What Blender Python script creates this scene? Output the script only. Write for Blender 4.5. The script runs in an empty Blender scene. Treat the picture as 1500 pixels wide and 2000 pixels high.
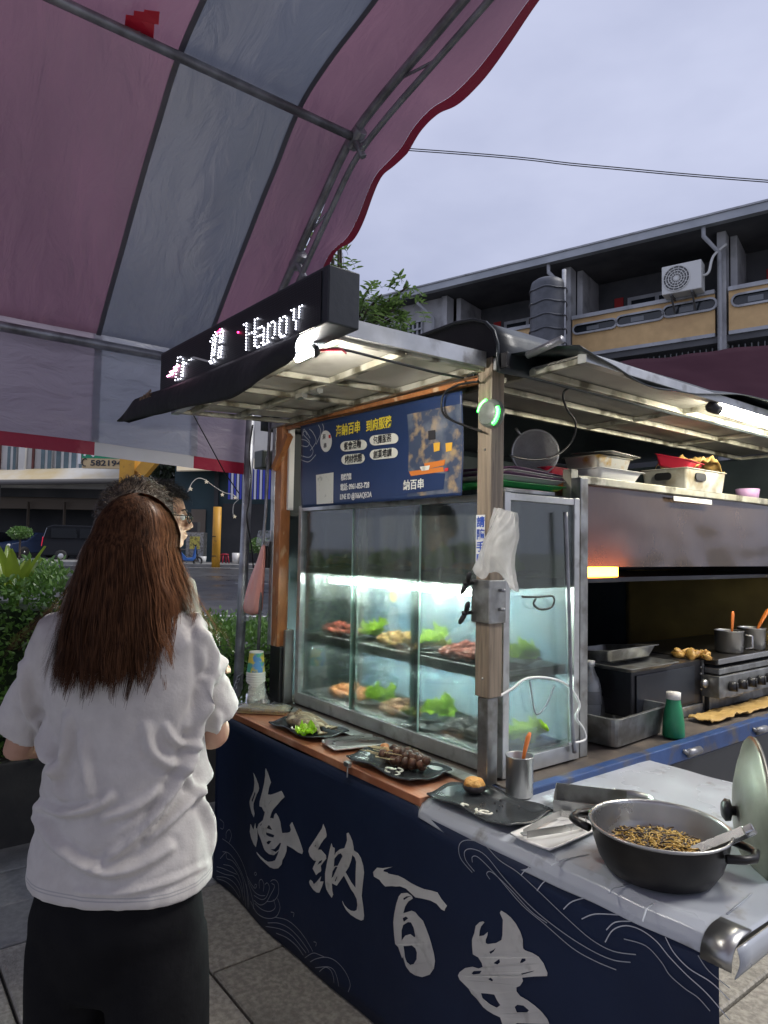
import bpy, bmesh, math, random
from math import sin, cos, pi, radians, sqrt
from mathutils import Vector, Matrix, noise
from mathutils.geometry import tessellate_polygon
random.seed(7)
scene = bpy.context.scene
COL = scene.collection

# ---------------- camera ----------------
V = Vector
FPX, CXP, CYP = 1350.0, 750.0, 1000.0          # the photograph's focal length and centre, in its pixels
EYE = V((0, 0, 1.53))
_a = V((1048, 50, 1350)).normalized()
_b = V((1720, -100, -1350)); _b = (_b - _a * _a.dot(_b)).normalized()
_c = _a.cross(_b)
WM = Matrix((_a, _b, _c))                       # camera axes -> world axes (world x runs along the counter)
cam = bpy.data.cameras.new('camera')
cam.sensor_fit = 'HORIZONTAL'; cam.sensor_width = 36; cam.lens = 36 * FPX / 1500
cam.clip_start = 0.05; cam.clip_end = 600
cam_o = bpy.data.objects.new('camera', cam); COL.objects.link(cam_o)
cam_o.matrix_world = Matrix.Translation(EYE) @ WM.to_4x4()
scene.camera = cam_o

# ---------------- sky, sun, exposure ----------------
SUN_EL, SUN_AZ = radians(52), radians(40)
world = bpy.data.worlds.new('World'); scene.world = world; world.use_nodes = True
nt = world.node_tree; N = nt.nodes; L = nt.links
bg = N['Background']
sky = N.new('ShaderNodeTexSky'); sky.sky_type = 'NISHITA'; sky.sun_disc = False
sky.sun_elevation = SUN_EL; sky.sun_rotation = SUN_AZ; sky.air_density = 1.5; sky.dust_density = 3
skm = N.new('ShaderNodeVectorMath'); skm.operation = 'SCALE'; skm.inputs[3].default_value = 0.06
L.new(sky.outputs[0], skm.inputs[0])
tcw = N.new('ShaderNodeTexCoord'); nzw = N.new('ShaderNodeTexNoise')
nzw.inputs['Scale'].default_value = 2.2; nzw.inputs['Detail'].default_value = 5
mpw = N.new('ShaderNodeMapping'); mpw.inputs['Scale'].default_value = (1, 1, 2.4)
L.new(tcw.outputs['Generated'], mpw.inputs[0]); L.new(mpw.outputs[0], nzw.inputs[0])
rmw = N.new('ShaderNodeValToRGB')
rmw.color_ramp.elements[0].position = .32; rmw.color_ramp.elements[0].color = (.325, .35, .485, 1)
rmw.color_ramp.elements[1].position = .68; rmw.color_ramp.elements[1].color = (.475, .50, .645, 1)
L.new(nzw.outputs[0], rmw.inputs[0])
mxw = N.new('ShaderNodeMixRGB'); mxw.inputs[0].default_value = .88       # the cloud sheet over the clear sky
L.new(skm.outputs[0], mxw.inputs[1]); L.new(rmw.outputs[0], mxw.inputs[2])
L.new(mxw.outputs[0], bg.inputs[0]); bg.inputs[1].default_value = 1.0
sl = bpy.data.lights.new('sun', 'SUN'); sl.energy = 1.5; sl.angle = radians(18); sl.color = (1, .97, .92)
so = bpy.data.objects.new('sun', sl); COL.objects.link(so)
so.rotation_euler = (pi / 2 - SUN_EL, 0, pi - SUN_AZ)
scene.view_settings.view_transform = 'Standard'; scene.view_settings.look = 'None'
scene.view_settings.exposure = 0.6; scene.view_settings.gamma = 1
scene.view_settings.use_curve_mapping = False
scene.cycles.max_bounces = 8; scene.cycles.diffuse_bounces = 3; scene.cycles.glossy_bounces = 3
scene.cycles.transmission_bounces = 4; scene.cycles.transparent_max_bounces = 24
scene.cycles.sample_clamp_indirect = 4; scene.cycles.caustics_reflective = False; scene.cycles.caustics_refractive = False

# ---------------- measuring helpers: photo pixel + a real plane -> world point ----------------
def ray(px, py): return (WM @ V((px - CXP, CYP - py, -FPX)))
def AX(px, py, x): d = ray(px, py); return EYE + d * (x / d.x)
def AY(px, py, y): d = ray(px, py); return EYE + d * (y / d.y)
def AZ(px, py, z): d = ray(px, py); return EYE + d * ((z - EYE.z) / d.z)
FW = V((WM[0][2], WM[1][2], 0)) * -1; FW.normalize()
RT = V((FW.y, -FW.x, 0))
def AD(px, py, dep): d = ray(px, py); return EYE + d * (dep / (d.x * FW.x + d.y * FW.y))
def LOC(r, f, z): return RT * r + FW * f + V((0, 0, z))

# ---------------- materials ----------------
MATS = {}
def mat(name, col, rough=.5, metal=0, col2=None, vs=8, vpos=(.35, .65), bump=0, bs=40, spec=.5, emis=None, es=0,
        alpha=1, trans=0, stretch=(1, 1, 1), detail=4, rand=0, sheen=0, coat=0, wear=None, ws=3, wpos=(.55, .7), rvar=0, gen=False):
    m = bpy.data.materials.new(name); m.use_nodes = True; MATS[name] = m
    t = m.node_tree; n = t.nodes; l = t.links; p = n['Principled BSDF']
    p.inputs['Base Color'].default_value = (*col, 1); p.inputs['Roughness'].default_value = rough
    p.inputs['Metallic'].default_value = metal; p.inputs['Specular IOR Level'].default_value = spec
    p.inputs['Transmission Weight'].default_value = trans; p.inputs['Alpha'].default_value = alpha
    p.inputs['Coat Weight'].default_value = coat
    if sheen: p.inputs['Sheen Weight'].default_value = sheen
    if emis: p.inputs['Emission Color'].default_value = (*emis, 1); p.inputs['Emission Strength'].default_value = es
    if col2 or bump or wear or rvar:
        tc = n.new('ShaderNodeTexCoord'); mp = n.new('ShaderNodeMapping'); mp.inputs['Scale'].default_value = stretch
        l.new(tc.outputs['Generated' if gen else 'Object'], mp.inputs[0])
        if rand:
            oi = n.new('ShaderNodeObjectInfo'); cb = n.new('ShaderNodeVectorMath'); cb.operation = 'SCALE'
            l.new(oi.outputs['Location'], cb.inputs[0]); cb.inputs[3].default_value = 7.3
            l.new(cb.outputs[0], mp.inputs['Location'])
    out = None
    def noise_node(sc, det=detail):
        z = n.new('ShaderNodeTexNoise'); z.inputs['Scale'].default_value = sc; z.inputs['Detail'].default_value = det
        l.new(mp.outputs[0], z.inputs[0]); return z
    def rng(src, a, b, lo=0, hi=1):
        r = n.new('ShaderNodeMapRange'); r.inputs[1].default_value = a; r.inputs[2].default_value = b
        r.inputs[3].default_value = lo; r.inputs[4].default_value = hi; l.new(src, r.inputs[0]); return r.outputs[0]
    def mix(fac, c1, c2):
        x = n.new('ShaderNodeMixRGB'); l.new(fac, x.inputs[0])
        for i, c in ((1, c1), (2, c2)):
            if isinstance(c, tuple): x.inputs[i].default_value = (*c, 1)
            else: l.new(c, x.inputs[i])
        return x.outputs[0]
    if col2: out = mix(rng(noise_node(vs).outputs[0], *vpos), col, col2)
    if wear: out = mix(rng(noise_node(ws, 8).outputs[0], *wpos), out if out else col, wear)
    if rand:
        oi2 = n.new('ShaderNodeObjectInfo'); hs = n.new('ShaderNodeHueSaturation')
        l.new(rng(oi2.outputs['Random'], 0, 1, 1 - rand, 1 + rand), hs.inputs['Value'])
        if out: l.new(out, hs.inputs['Color'])
        else: hs.inputs['Color'].default_value = (*col, 1)
        out = hs.outputs[0]
    if out: l.new(out, p.inputs['Base Color'])
    if rvar: l.new(rng(noise_node(vs * .7, 6).outputs[0], .3, .7, max(0, rough - rvar), rough + rvar), p.inputs['Roughness'])
    if bump:
        bn = n.new('ShaderNodeBump'); bn.inputs['Strength'].default_value = bump; bn.inputs['Distance'].default_value = .01
        l.new(noise_node(bs, 6).outputs[0], bn.inputs['Height']); l.new(bn.outputs[0], p.inputs['Normal'])
    return m

def sheet_mat(name, col, tr=.5, gloss=.06, grough=.35, bump=.25, bs=14, col2=None, vs=3, stretch=(1, 1, 1)):
    """thin fabric or film that lets daylight through"""
    m = bpy.data.materials.new(name); m.use_nodes = True; MATS[name] = m
    t = m.node_tree; n = t.nodes; l = t.links; n.remove(n['Principled BSDF']); o = n['Material Output']
    tc = n.new('ShaderNodeTexCoord'); mp = n.new('ShaderNodeMapping'); mp.inputs['Scale'].default_value = stretch
    l.new(tc.outputs['Object'], mp.inputs[0])
    z = n.new('ShaderNodeTexNoise'); z.inputs['Scale'].default_value = bs; z.inputs['Detail'].default_value = 6; z.inputs['Distortion'].default_value = .6
    l.new(mp.outputs[0], z.inputs[0])
    b = n.new('ShaderNodeBump'); b.inputs['Strength'].default_value = bump; b.inputs['Distance'].default_value = .02
    l.new(z.outputs[0], b.inputs['Height'])
    d = n.new('ShaderNodeBsdfDiffuse'); tl = n.new('ShaderNodeBsdfTranslucent'); g = n.new('ShaderNodeBsdfGlossy')
    z2 = n.new('ShaderNodeTexNoise'); z2.inputs['Scale'].default_value = vs; z2.inputs['Detail'].default_value = 7; l.new(mp.outputs[0], z2.inputs[0])
    r = n.new('ShaderNodeMapRange'); r.inputs[1].default_value = .3; r.inputs[2].default_value = .7; l.new(z2.outputs[0], r.inputs[0])
    x = n.new('ShaderNodeMixRGB'); x.inputs[1].default_value = (*col, 1); x.inputs[2].default_value = (*(col2 or col), 1); l.new(r.outputs[0], x.inputs[0])
    for s in (d, tl): l.new(x.outputs[0], s.inputs[0]); l.new(b.outputs[0], s.inputs['Normal'])
    g.inputs['Roughness'].default_value = grough; l.new(b.outputs[0], g.inputs['Normal'])
    m1 = n.new('ShaderNodeMixShader'); m1.inputs[0].default_value = tr; l.new(d.outputs[0], m1.inputs[1]); l.new(tl.outputs[0], m1.inputs[2])
    m2 = n.new('ShaderNodeMixShader'); m2.inputs[0].default_value = gloss; l.new(m1.outputs[0], m2.inputs[1]); l.new(g.outputs[0], m2.inputs[2])
    l.new(m2.outputs[0], o.inputs[0]); return m

def film_mat(name, tint=(1, 1, 1), fog=.05, fogcol=(.75, .85, .82), refl=.08, rough=.03, vs=6, stretch=(1, 1, 1), pos=(.4, .7), fog2=.3, bump=0, bs=20, zfog=None):
    """clear glass or plastic film: see-through, fresnel reflection, misted or greasy patches"""
    m = bpy.data.materials.new(name); m.use_nodes = True; MATS[name] = m
    t = m.node_tree; n = t.nodes; l = t.links; n.remove(n['Principled BSDF']); o = n['Material Output']
    tc = n.new('ShaderNodeTexCoord'); mp = n.new('ShaderNodeMapping'); mp.inputs['Scale'].default_value = stretch
    l.new(tc.outputs['Object'], mp.inputs[0])
    z = n.new('ShaderNodeTexNoise'); z.inputs['Scale'].default_value = vs; z.inputs['Detail'].default_value = 8; z.inputs['Roughness'].default_value = .65
    l.new(mp.outputs[0], z.inputs[0])
    r = n.new('ShaderNodeMapRange'); r.inputs[1].default_value = pos[0]; r.inputs[2].default_value = pos[1]; r.inputs[3].default_value = fog; r.inputs[4].default_value = fog2
    l.new(z.outputs[0], r.inputs[0])
    tp = n.new('ShaderNodeBsdfTransparent'); tp.inputs[0].default_value = (*tint, 1)
    g = n.new('ShaderNodeBsdfGlossy'); g.inputs['Roughness'].default_value = rough
    d = n.new('ShaderNodeBsdfDiffuse'); d.inputs[0].default_value = (*fogcol, 1)
    tl = n.new('ShaderNodeBsdfTranslucent'); tl.inputs[0].default_value = (*fogcol, 1)
    md = n.new('ShaderNodeMixShader'); md.inputs[0].default_value = .5; l.new(d.outputs[0], md.inputs[1]); l.new(tl.outputs[0], md.inputs[2])
    fo = r.outputs[0]
    if zfog:
        sp = n.new('ShaderNodeSeparateXYZ'); l.new(tc.outputs['Object'], sp.inputs[0])
        zr = n.new('ShaderNodeMapRange'); zr.inputs[1].default_value = zfog[0]; zr.inputs[2].default_value = zfog[1]; zr.inputs[3].default_value = 1; zr.inputs[4].default_value = zfog[2]
        l.new(sp.outputs[2], zr.inputs[0]); mu = n.new('ShaderNodeMath'); mu.operation = 'MULTIPLY'; mu.use_clamp = True
        l.new(fo, mu.inputs[0]); l.new(zr.outputs[0], mu.inputs[1]); fo = mu.outputs[0]
    m1 = n.new('ShaderNodeMixShader'); l.new(fo, m1.inputs[0]); l.new(tp.outputs[0], m1.inputs[1]); l.new(md.outputs[0], m1.inputs[2])
    fr = n.new('ShaderNodeFresnel'); fr.inputs[0].default_value = 1.45
    ad = n.new('ShaderNodeMath'); ad.operation = 'MULTIPLY'; ad.inputs[1].default_value = refl / .04 * .6; ad.use_clamp = True; l.new(fr.outputs[0], ad.inputs[0])
    m2 = n.new('ShaderNodeMixShader'); l.new(ad.outputs[0], m2.inputs[0]); l.new(m1.outputs[0], m2.inputs[1]); l.new(g.outputs[0], m2.inputs[2])
    if bump:
        b = n.new('ShaderNodeBump'); b.inputs['Strength'].default_value = bump; b.inputs['Distance'].default_value = .01
        z3 = n.new('ShaderNodeTexNoise'); z3.inputs['Scale'].default_value = bs; l.new(tc.outputs['Object'], z3.inputs[0])
        l.new(z3.outputs[0], b.inputs['Height'])
        for s in (g, d, tl): l.new(b.outputs[0], s.inputs['Normal'])
    l.new(m2.outputs[0], o.inputs[0]); return m

def glow(name, col, s):
    m = bpy.data.materials.new(name); m.use_nodes = True; MATS[name] = m
    p = m.node_tree.nodes['Principled BSDF']; p.inputs['Base Color'].default_value = (.8, .8, .8, 1)
    p.inputs['Emission Color'].default_value = (*col, 1); p.inputs['Emission Strength'].default_value = s; return m

# ---------------- geometry helpers ----------------
ORG = {}
class B:
    def __init__(s): s.v = []; s.f = []
    def add(s, vs, fs):
        o = len(s.v); s.v += [V(p) for p in vs]; s.f += [tuple(i + o for i in f) for f in fs]; return s
    def box(s, x0, x1, y0, y1, z0, z1, m=None):
        p = [V((x, y, z)) for z in (z0, z1) for x, y in ((x0, y0), (x1, y0), (x1, y1), (x0, y1))]
        if m is not None: p = [m @ q for q in p]
        return s.add(p, [(3, 2, 1, 0), (4, 5, 6, 7), (0, 1, 5, 4), (1, 2, 6, 5), (2, 3, 7, 6), (3, 0, 4, 7)])
    def beam(s, a, b, w, h=None, up=(0, 0, 1)):
        a = V(a); b = V(b); h = h or w; d = (b - a).normalized(); u = V(up)
        if abs(d.dot(u)) > .98: u = V((1, 0, 0))
        r = d.cross(u).normalized() * (w / 2); q = r.cross(d).normalized() * (h / 2)
        p = [e + i * r + j * q for e in (a, b) for i, j in ((-1, -1), (1, -1), (1, 1), (-1, 1))]
        return s.add(p, [(0, 1, 2, 3), (7, 6, 5, 4), (0, 4, 5, 1), (1, 5, 6, 2), (2, 6, 7, 3), (3, 7, 4, 0)])
    def loft(s, rings, c0=True, c1=True, closed=True):
        n = len(rings[0]); vs = [p for r in rings for p in r]; fs = []
        m = n if closed else n - 1
        for i in range(len(rings) - 1):
            for j in range(m):
                k = (j + 1) % n; fs.append((i * n + j, i * n + k, (i + 1) * n + k, (i + 1) * n + j))
        if c0: fs.append(tuple(range(n - 1, -1, -1)))
        if c1: fs.append(tuple((len(rings) - 1) * n + j for j in range(n)))
        return s.add(vs, fs)
    def tube(s, pts, r, n=8, flat=1.0, caps=True):
        pts = [V(p) for p in pts]; rs = r if isinstance(r, (list, tuple)) else [r] * len(pts); rings = []
        d = (pts[1] - pts[0]).normalized(); u = V((0, 0, 1)) if abs(d.z) < .9 else V((1, 0, 0)); x = d.cross(u).normalized()
        for i, p in enumerate(pts):
            d = ((pts[min(i + 1, len(pts) - 1)] - pts[max(i - 1, 0)])).normalized()
            x = (x - d * x.dot(d)).normalized(); y = d.cross(x)
            rings.append([p + (x * cos(2 * pi * k / n) + y * sin(2 * pi * k / n) * flat) * rs[i] for k in range(n)])
        return s.loft(rings, caps, caps)
    def lathe(s, prof, c=(0, 0, 0), n=24, m=None, c0=True, c1=True):
        c = V(c); rings = []
        for r, z in prof:
            q = [V((r * cos(2 * pi * k / n), r * sin(2 * pi * k / n), z)) for k in range(n)]
            rings.append([(m @ p if m is not None else p) + c for p in q])
        return s.loft(rings, c0, c1)
    def grid(s, f, nu, nv):
        vs = [V(f(i / nu, j / nv)) for j in range(nv + 1) for i in range(nu + 1)]
        return s.add(vs, [(j * (nu + 1) + i, j * (nu + 1) + i + 1, (j + 1) * (nu + 1) + i + 1, (j + 1) * (nu + 1) + i) for j in range(nv) for i in range(nu)])
    def poly(s, loops, f, t=.0015, back=None):
        """flat figure with holes; f maps (a, b, depth) to a point, t is its thickness"""
        pts = [p for lp in loops for p in lp]
        tri = tessellate_polygon([[V((p[0], p[1], 0)) for p in lp] for lp in loops])
        n = len(pts); vs = [f(p[0], p[1], 0) for p in pts] + [f(p[0], p[1], t) for p in pts]
        fs = [tuple(x) for x in tri]; o = 0
        for lp in loops:
            k = len(lp)
            for i in range(k): j = (i + 1) % k; fs.append((o + i, o + j, n + o + j, n + o + i))
            o += k
        return s.add(vs, fs)
    def strip(s, pts, w, nrm, t=0):
        """flat line of width w along pts lying on a surface with normal nrm"""
        pts = [V(p) for p in pts]; nrm = V(nrm); vs = []
        for i, p in enumerate(pts):
            d = (pts[min(i + 1, len(pts) - 1)] - pts[max(i - 1, 0)]).normalized(); x = d.cross(nrm).normalized() * w / 2
            vs += [p - x, p + x]
        return s.add(vs, [(2 * i, 2 * i + 1, 2 * i + 3, 2 * i + 2) for i in range(len(pts) - 1)])
    def ball(s, c, r, n=10, m=8, sc=(1, 1, 1), rot=None):
        c = V(c); rings = []
        for i in range(m + 1):
            a = pi * i / m; q = []
            for k in range(n):
                p = V((r * sin(a) * cos(2 * pi * k / n) * sc[0], r * sin(a) * sin(2 * pi * k / n) * sc[1], -r * cos(a) * sc[2]))
                if i in (0, m): p = p * 1 + V((cos(2 * pi * k / n), sin(2 * pi * k / n), 0)) * r * .02
                q.append((rot @ p if rot is not None else p) + c)
            rings.append(q)
        return s.loft(rings)
    def xf(s, m): s.v = [m @ p for p in s.v]; return s
    def build(s, name, material, parent=None, smooth=False, bevel=0, sol=0, sub=0, org=None, fix=True, bseg=2):
        if parent is not None: o = ORG[parent.name]
        elif org is not None: o = V(org)
        else:
            xs = [p.x for p in s.v]; ys = [p.y for p in s.v]; o = V(((min(xs) + max(xs)) / 2, (min(ys) + max(ys)) / 2, min(p.z for p in s.v)))
        me = bpy.data.meshes.new(name); me.from_pydata([p - o for p in s.v], [], s.f); me.update()
        if fix:
            bm = bmesh.new(); bm.from_mesh(me); bmesh.ops.recalc_face_normals(bm, faces=bm.faces); bm.to_mesh(me); bm.free()
        if smooth: me.polygons.foreach_set('use_smooth', [True] * len(me.polygons))
        return link(name, me, material, parent, o, bevel, sol, sub, bseg)
def link(name, me, material, parent=None, o=V((0, 0, 0)), bevel=0, sol=0, sub=0, bseg=2):
    ob = bpy.data.objects.new(name, me); COL.objects.link(ob)
    if material is not None: me.materials.append(MATS[material] if isinstance(material, str) else material)
    if parent is not None: ob.parent = parent
    else: ob.location = o
    ORG[ob.name] = V(o)
    if sol: md = ob.modifiers.new('s', 'SOLIDIFY'); md.thickness = sol; md.offset = 0
    if bevel: md = ob.modifiers.new('b', 'BEVEL'); md.width = bevel; md.segments = bseg; md.limit_method = 'ANGLE'; md.angle_limit = radians(40)
    if sub: md = ob.modifiers.new('u', 'SUBSURF'); md.levels = sub; md.render_levels = sub
    return ob
def tag(o, label=None, cat=None, group=None, kind=None):
    for k, v in (('label', label), ('category', cat), ('group', group), ('kind', kind)):
        if v: o[k] = v
    return o
def thing(name, label, cat, loc=(0, 0, 0), group=None):
    o = bpy.data.objects.new(name, None); COL.objects.link(o); o.location = loc; ORG[o.name] = V(loc); o.empty_display_size = .1
    return tag(o, label, cat, group)
def piece(name, me, parent, loc, rot=(0, 0, 0), sc=(1, 1, 1), material=None):
    """a child that shares its mesh with its likes; loc in world axes"""
    o = bpy.data.objects.new(name, me); COL.objects.link(o); o.parent = parent; o.location = V(loc) - ORG[parent.name]
    o.rotation_euler = rot; o.scale = sc; ORG[o.name] = V(loc); return o
def mesh_of(b, material, smooth=False):
    me = bpy.data.meshes.new('m'); me.from_pydata(b.v, [], b.f)
    bm = bmesh.new(); bm.from_mesh(me); bmesh.ops.recalc_face_normals(bm, faces=bm.faces); bm.to_mesh(me); bm.free()
    if smooth: me.polygons.foreach_set('use_smooth', [True] * len(me.polygons))
    me.materials.append(MATS[material]); return me
def text(name, s, loc, size, material, parent, rot=(pi / 2, 0, 0), bold=0, align='LEFT', sx=1, ext=.0006, line=1, shear=0):
    c = bpy.data.curves.new('t', 'FONT'); c.body = s; c.size = size; c.offset = bold; c.align_x = align; c.extrude = ext; c.space_line = line; c.shear = shear
    c.resolution_u = 3
    o = bpy.data.objects.new('t', c); COL.objects.link(o)
    bpy.context.view_layer.update()
    me = bpy.data.meshes.new_from_object(o.evaluated_get(bpy.context.evaluated_depsgraph_get()))
    bpy.data.objects.remove(o); bpy.data.curves.remove(c)
    me.transform(Matrix.Translation(V(loc) - ORG[parent.name]) @ Matrix(((1, 0, 0, 0), (0, 1, 0, 0), (0, 0, 1, 0), (0, 0, 0, 1))) @ __import__('mathutils').Euler(rot).to_matrix().to_4x4() @ Matrix.Diagonal((sx, 1, 1, 1)))
    me.materials.clear()
    return link(name, me, material, parent, ORG[parent.name])
def nz(p, s=1.0, seed=0): return noise.noise(V(p) * s + V((seed * 3.1, seed * 1.7, seed * 2.3)))
def rrect(Lx, Ly, r, n=4):
    out = []
    for cx, cy, a0 in ((Lx / 2 - r, Ly / 2 - r, 0), (-Lx / 2 + r, Ly / 2 - r, pi / 2), (-Lx / 2 + r, -Ly / 2 + r, pi), (Lx / 2 - r, -Ly / 2 + r, 1.5 * pi)):
        for k in range(n + 1): a = a0 + pi / 2 * k / n; out.append((cx + r * cos(a), cy + r * sin(a)))
    return out
def TR(loc, yaw=0, rx=0, ry=0): return Matrix.Translation(V(loc)) @ Matrix.Rotation(yaw, 4, 'Z') @ Matrix.Rotation(ry, 4, 'Y') @ Matrix.Rotation(rx, 4, 'X')
# ---------------- materials of the place ----------------
mat('granite', (.44, .41, .35), .8, col2=(.27, .25, .215), vs=55, vpos=(.35, .62), bump=.5, bs=120, rand=.12, wear=(.19, .18, .155), ws=2.2, wpos=(.5, .75), detail=8)
mat('granite_smooth', (.28, .28, .275), .5, col2=(.21, .21, .21), vs=40, bump=.15, bs=90, rand=.12, wear=(.10, .10, .10), ws=2)
mat('grout', (.035, .032, .03), .95, col2=(.035, .033, .03), vs=20)
mat('asphalt', (.06, .062, .065), .42, col2=(.035, .036, .04), vs=1.2, bump=.3, bs=90, rvar=.2)
mat('road_paint', (.72, .72, .70), .6, wear=(.2, .2, .2), ws=5, wpos=(.52, .66))
mat('concrete', (.28, .28, .27), .8, col2=(.2, .2, .19), vs=3, bump=.2, bs=30)
mat('steel', (.50, .50, .49), .33, .9, col2=(.36, .36, .35), vs=6, bump=.03, bs=60, rvar=.12)
mat('steel_worn', (.42, .43, .42), .42, .85, col2=(.25, .25, .24), vs=14, wear=(.16, .15, .13), ws=9, wpos=(.5, .68), rvar=.12)
mat('aluminium', (.62, .63, .62), .38, .75, col2=(.45, .46, .45), vs=9, wear=(.22, .21, .19), ws=12, wpos=(.55, .72), rvar=.1)
mat('pipe', (.36, .37, .40), .42, .6, col2=(.18, .18, .19), vs=12)
mat('black_plastic', (.015, .015, .017), .4)
mat('black_cloth', (.012, .013, .016), .7, col2=(.022, .023, .027), vs=5, bump=.4, bs=18)
mat('wood_post', (.31, .245, .175), .5, col2=(.19, .15, .105), vs=5, stretch=(14, 14, 1), bump=.15, bs=10, wear=(.12, .09, .06), ws=6, wpos=(.58, .75))
mat('orange_steel', (.50, .20, .07), .42, col2=(.33, .13, .05), vs=7, stretch=(3, 3, 1), wear=(.62, .45, .28), ws=9, wpos=(.6, .72), bump=.1)
mat('ply_cream', (.72, .70, .63), .55, col2=(.58, .56, .49), vs=3, wear=(.30, .27, .21), ws=4, wpos=(.58, .8), bump=.05)
mat('panel_grey', (.44, .43, .38), .5, col2=(.30, .29, .26), vs=2.5, wear=(.16, .15, .13), ws=3, wpos=(.55, .78), bump=.08)
mat('tarp_dark', (.030, .042, .046), .38, col2=(.016, .022, .026), vs=2, bump=.35, bs=9, wear=(.10, .12, .12), ws=3, wpos=(.62, .85))
mat('maroon', (.045, .018, .028), .95, col2=(.035, .013, .022), vs=1.5, bump=.2, bs=6, spec=.05)
mat('white_enamel', (.80, .80, .78), .25)
mat('white_plastic', (.78, .78, .75), .35)
mat('red_tape', (.62, .02, .05), .35)
mat('rubber', (.02, .02, .02), .7)
sheet_mat('tent_red', (.27, .14, .195), .55, .10, .38, 1.0, 6, (.18, .10, .14), 1.5, (.6, 1.6, .6))
sheet_mat('tent_grey', (.19, .205, .26), .5, .24, .34, 1.0, 5, (.14, .155, .20), 2.0, (.7, 1.5, .7))
sheet_mat('tent_wall_pink', (.42, .35, .41), .55, .05, .4, .8, 6, (.36, .30, .36), 2.5, (1, 1, 2.4))
sheet_mat('tent_wall_grey', (.43, .44, .50), .55, .05, .4, .8, 6, (.34, .35, .41), 2.5, (1, 1, 2.4))
sheet_mat('tent_seam', (.13, .135, .16), .4, .05, .4, .2)
sheet_mat('tent_hem_red', (.34, .015, .045), .30, .05, .4, .2)
sheet_mat('tent_hem_white', (.74, .72, .70), .5, .04, .4, .2, 10, (.62, .60, .56))

# ---------------- ground ----------------
b = B(); b.box(-3.66 - .34 * 2, 3.5, -2.52, 6.5, -.16, -.022)
pavement = tag(b.build('pavement', 'grout'), kind='structure')
def slab_mesh(w, d, m):
    b = B(); c = .006; h = .02
    r = [[V((x * (w / 2 - i), y * (d / 2 - i), z)) for x, y in ((-1, -1), (1, -1), (1, 1), (-1, 1))] for i, z in ((0, -h), (0, -c), (c, 0))]
    b.loft(r, False, True); return mesh_of(b, m)
sm = slab_mesh(.588, .588, 'granite'); sm2 = slab_mesh(.324, .588, 'granite_smooth')
for i in range(11):
    for j in range(15):
        x = -2.384 - .3 + .6 * (i - 0); y = -2.2 + .6 * j
        if x > 3.3: continue
        piece('slab', sm, pavement, (x, y, random.uniform(-.002, .001)), (random.uniform(-.002, .002), random.uniform(-.002, .002), random.choice((0, pi))))
for i in range(4):
    for j in range(15):
        piece('slab', sm2, pavement, (-3.151 - .334 * i, -2.2 + .6 * j, random.uniform(-.002, .001)), (0, random.uniform(-.002, .002), 0))
# the street: a broad road that falls a little towards the stall, pavement and shops on its far side
def gz(f): return -.14 if f < 9 else min(.42, -.14 + (f - 9) * .56 / 23)
def strip_ground(name, f0, f1, z, m, n=12, r0=-160, r1=120, t=.0):
    b = B()
    b.grid(lambda u, v: LOC(r0 + (r1 - r0) * u, f0 + (f1 - f0) * v, gz(f0 + (f1 - f0) * v) + z), 20, n)
    o = b.build(name, m); o['kind'] = 'structure'; return o
b = B(); b.grid(lambda u, v: LOC(-300 + 600 * u, -60 + 460 * v, -.19 if v < .16 else .2), 20, 60)
b.v = [V((p.x, p.y, (gz(p.dot(FW)) - .03))) for p in b.v]
tag(b.build('ground', 'concrete'), kind='structure')
strip_ground('road', 9, 33.5, .0, 'asphalt', 24)
b = B()
for f, w in ((14.8, .16), (32.4, .2)):
    b.grid(lambda u, v, f=f, w=w: LOC(-60 + 100 * u, f + w * v, gz(f + w * v) + .005), 40, 1)
for k in range(14):
    r = -40 + 5 * k; b.grid(lambda u, v: LOC(r + 2.2 * u, 23.5 + .14 * v, gz(23.5) + .006 + .14 * v * .024), 4, 1)
tag(b.build('road_markings', 'road_paint', fix=False), kind='structure')
b = B(); b.box(-160, 120, 33.5, 40, .42, .56, Matrix((RT, FW, V((0, 0, 1)))).transposed().to_4x4())
tag(b.build('pavement_across_road', 'concrete'), kind='structure')

# ---------------- party tent ----------------
PROF = [(-3.33, 2.465), (-3.10, 2.685), (-2.86, 2.905), (-2.62, 3.12), (-2.42, 3.285), (-2.20, 3.365), (-1.9, 3.435), (-1.45, 3.54), (-1.0, 3.635), (-.6, 3.68)]
PROF = PROF + [(-1.2 - x, z) for x, z in reversed(PROF[:-1])]
def prof(t):
    t = min(max(t, 0), .99999) * (len(PROF) - 1); i = int(t); f = t - i
    p0 = PROF[max(i - 1, 0)]; p1 = PROF[i]; p2 = PROF[i + 1]; p3 = PROF[min(i + 2, len(PROF) - 1)]
    q = [.5 * (2 * p1[k] + (p2[k] - p0[k]) * f + (2 * p0[k] - 5 * p1[k] + 4 * p2[k] - p3[k]) * f * f + (3 * p1[k] - p0[k] - 3 * p2[k] + p3[k]) * f ** 3) for k in (0, 1)]
    return q
tent = thing('party_tent', 'red and grey striped barrel-roofed party tent over the customers', 'tent', (-.6, -.6, 0))
def cloth(t, y):
    x, z = prof(t); a = min(1, 6 * min(t, 1 - t) + .15) * 1.3
    w = .016 * nz((x * 1.3, y * 1.6, z), 1.5) + .007 * nz((x, y * 2, z), 4, 2)
    return V((x, y, z + .03 + w * a))
YB = [1.68, 1.39, .88, .24, -.20, -.65, -1.16, -1.67, -2.18, -2.69]
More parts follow.
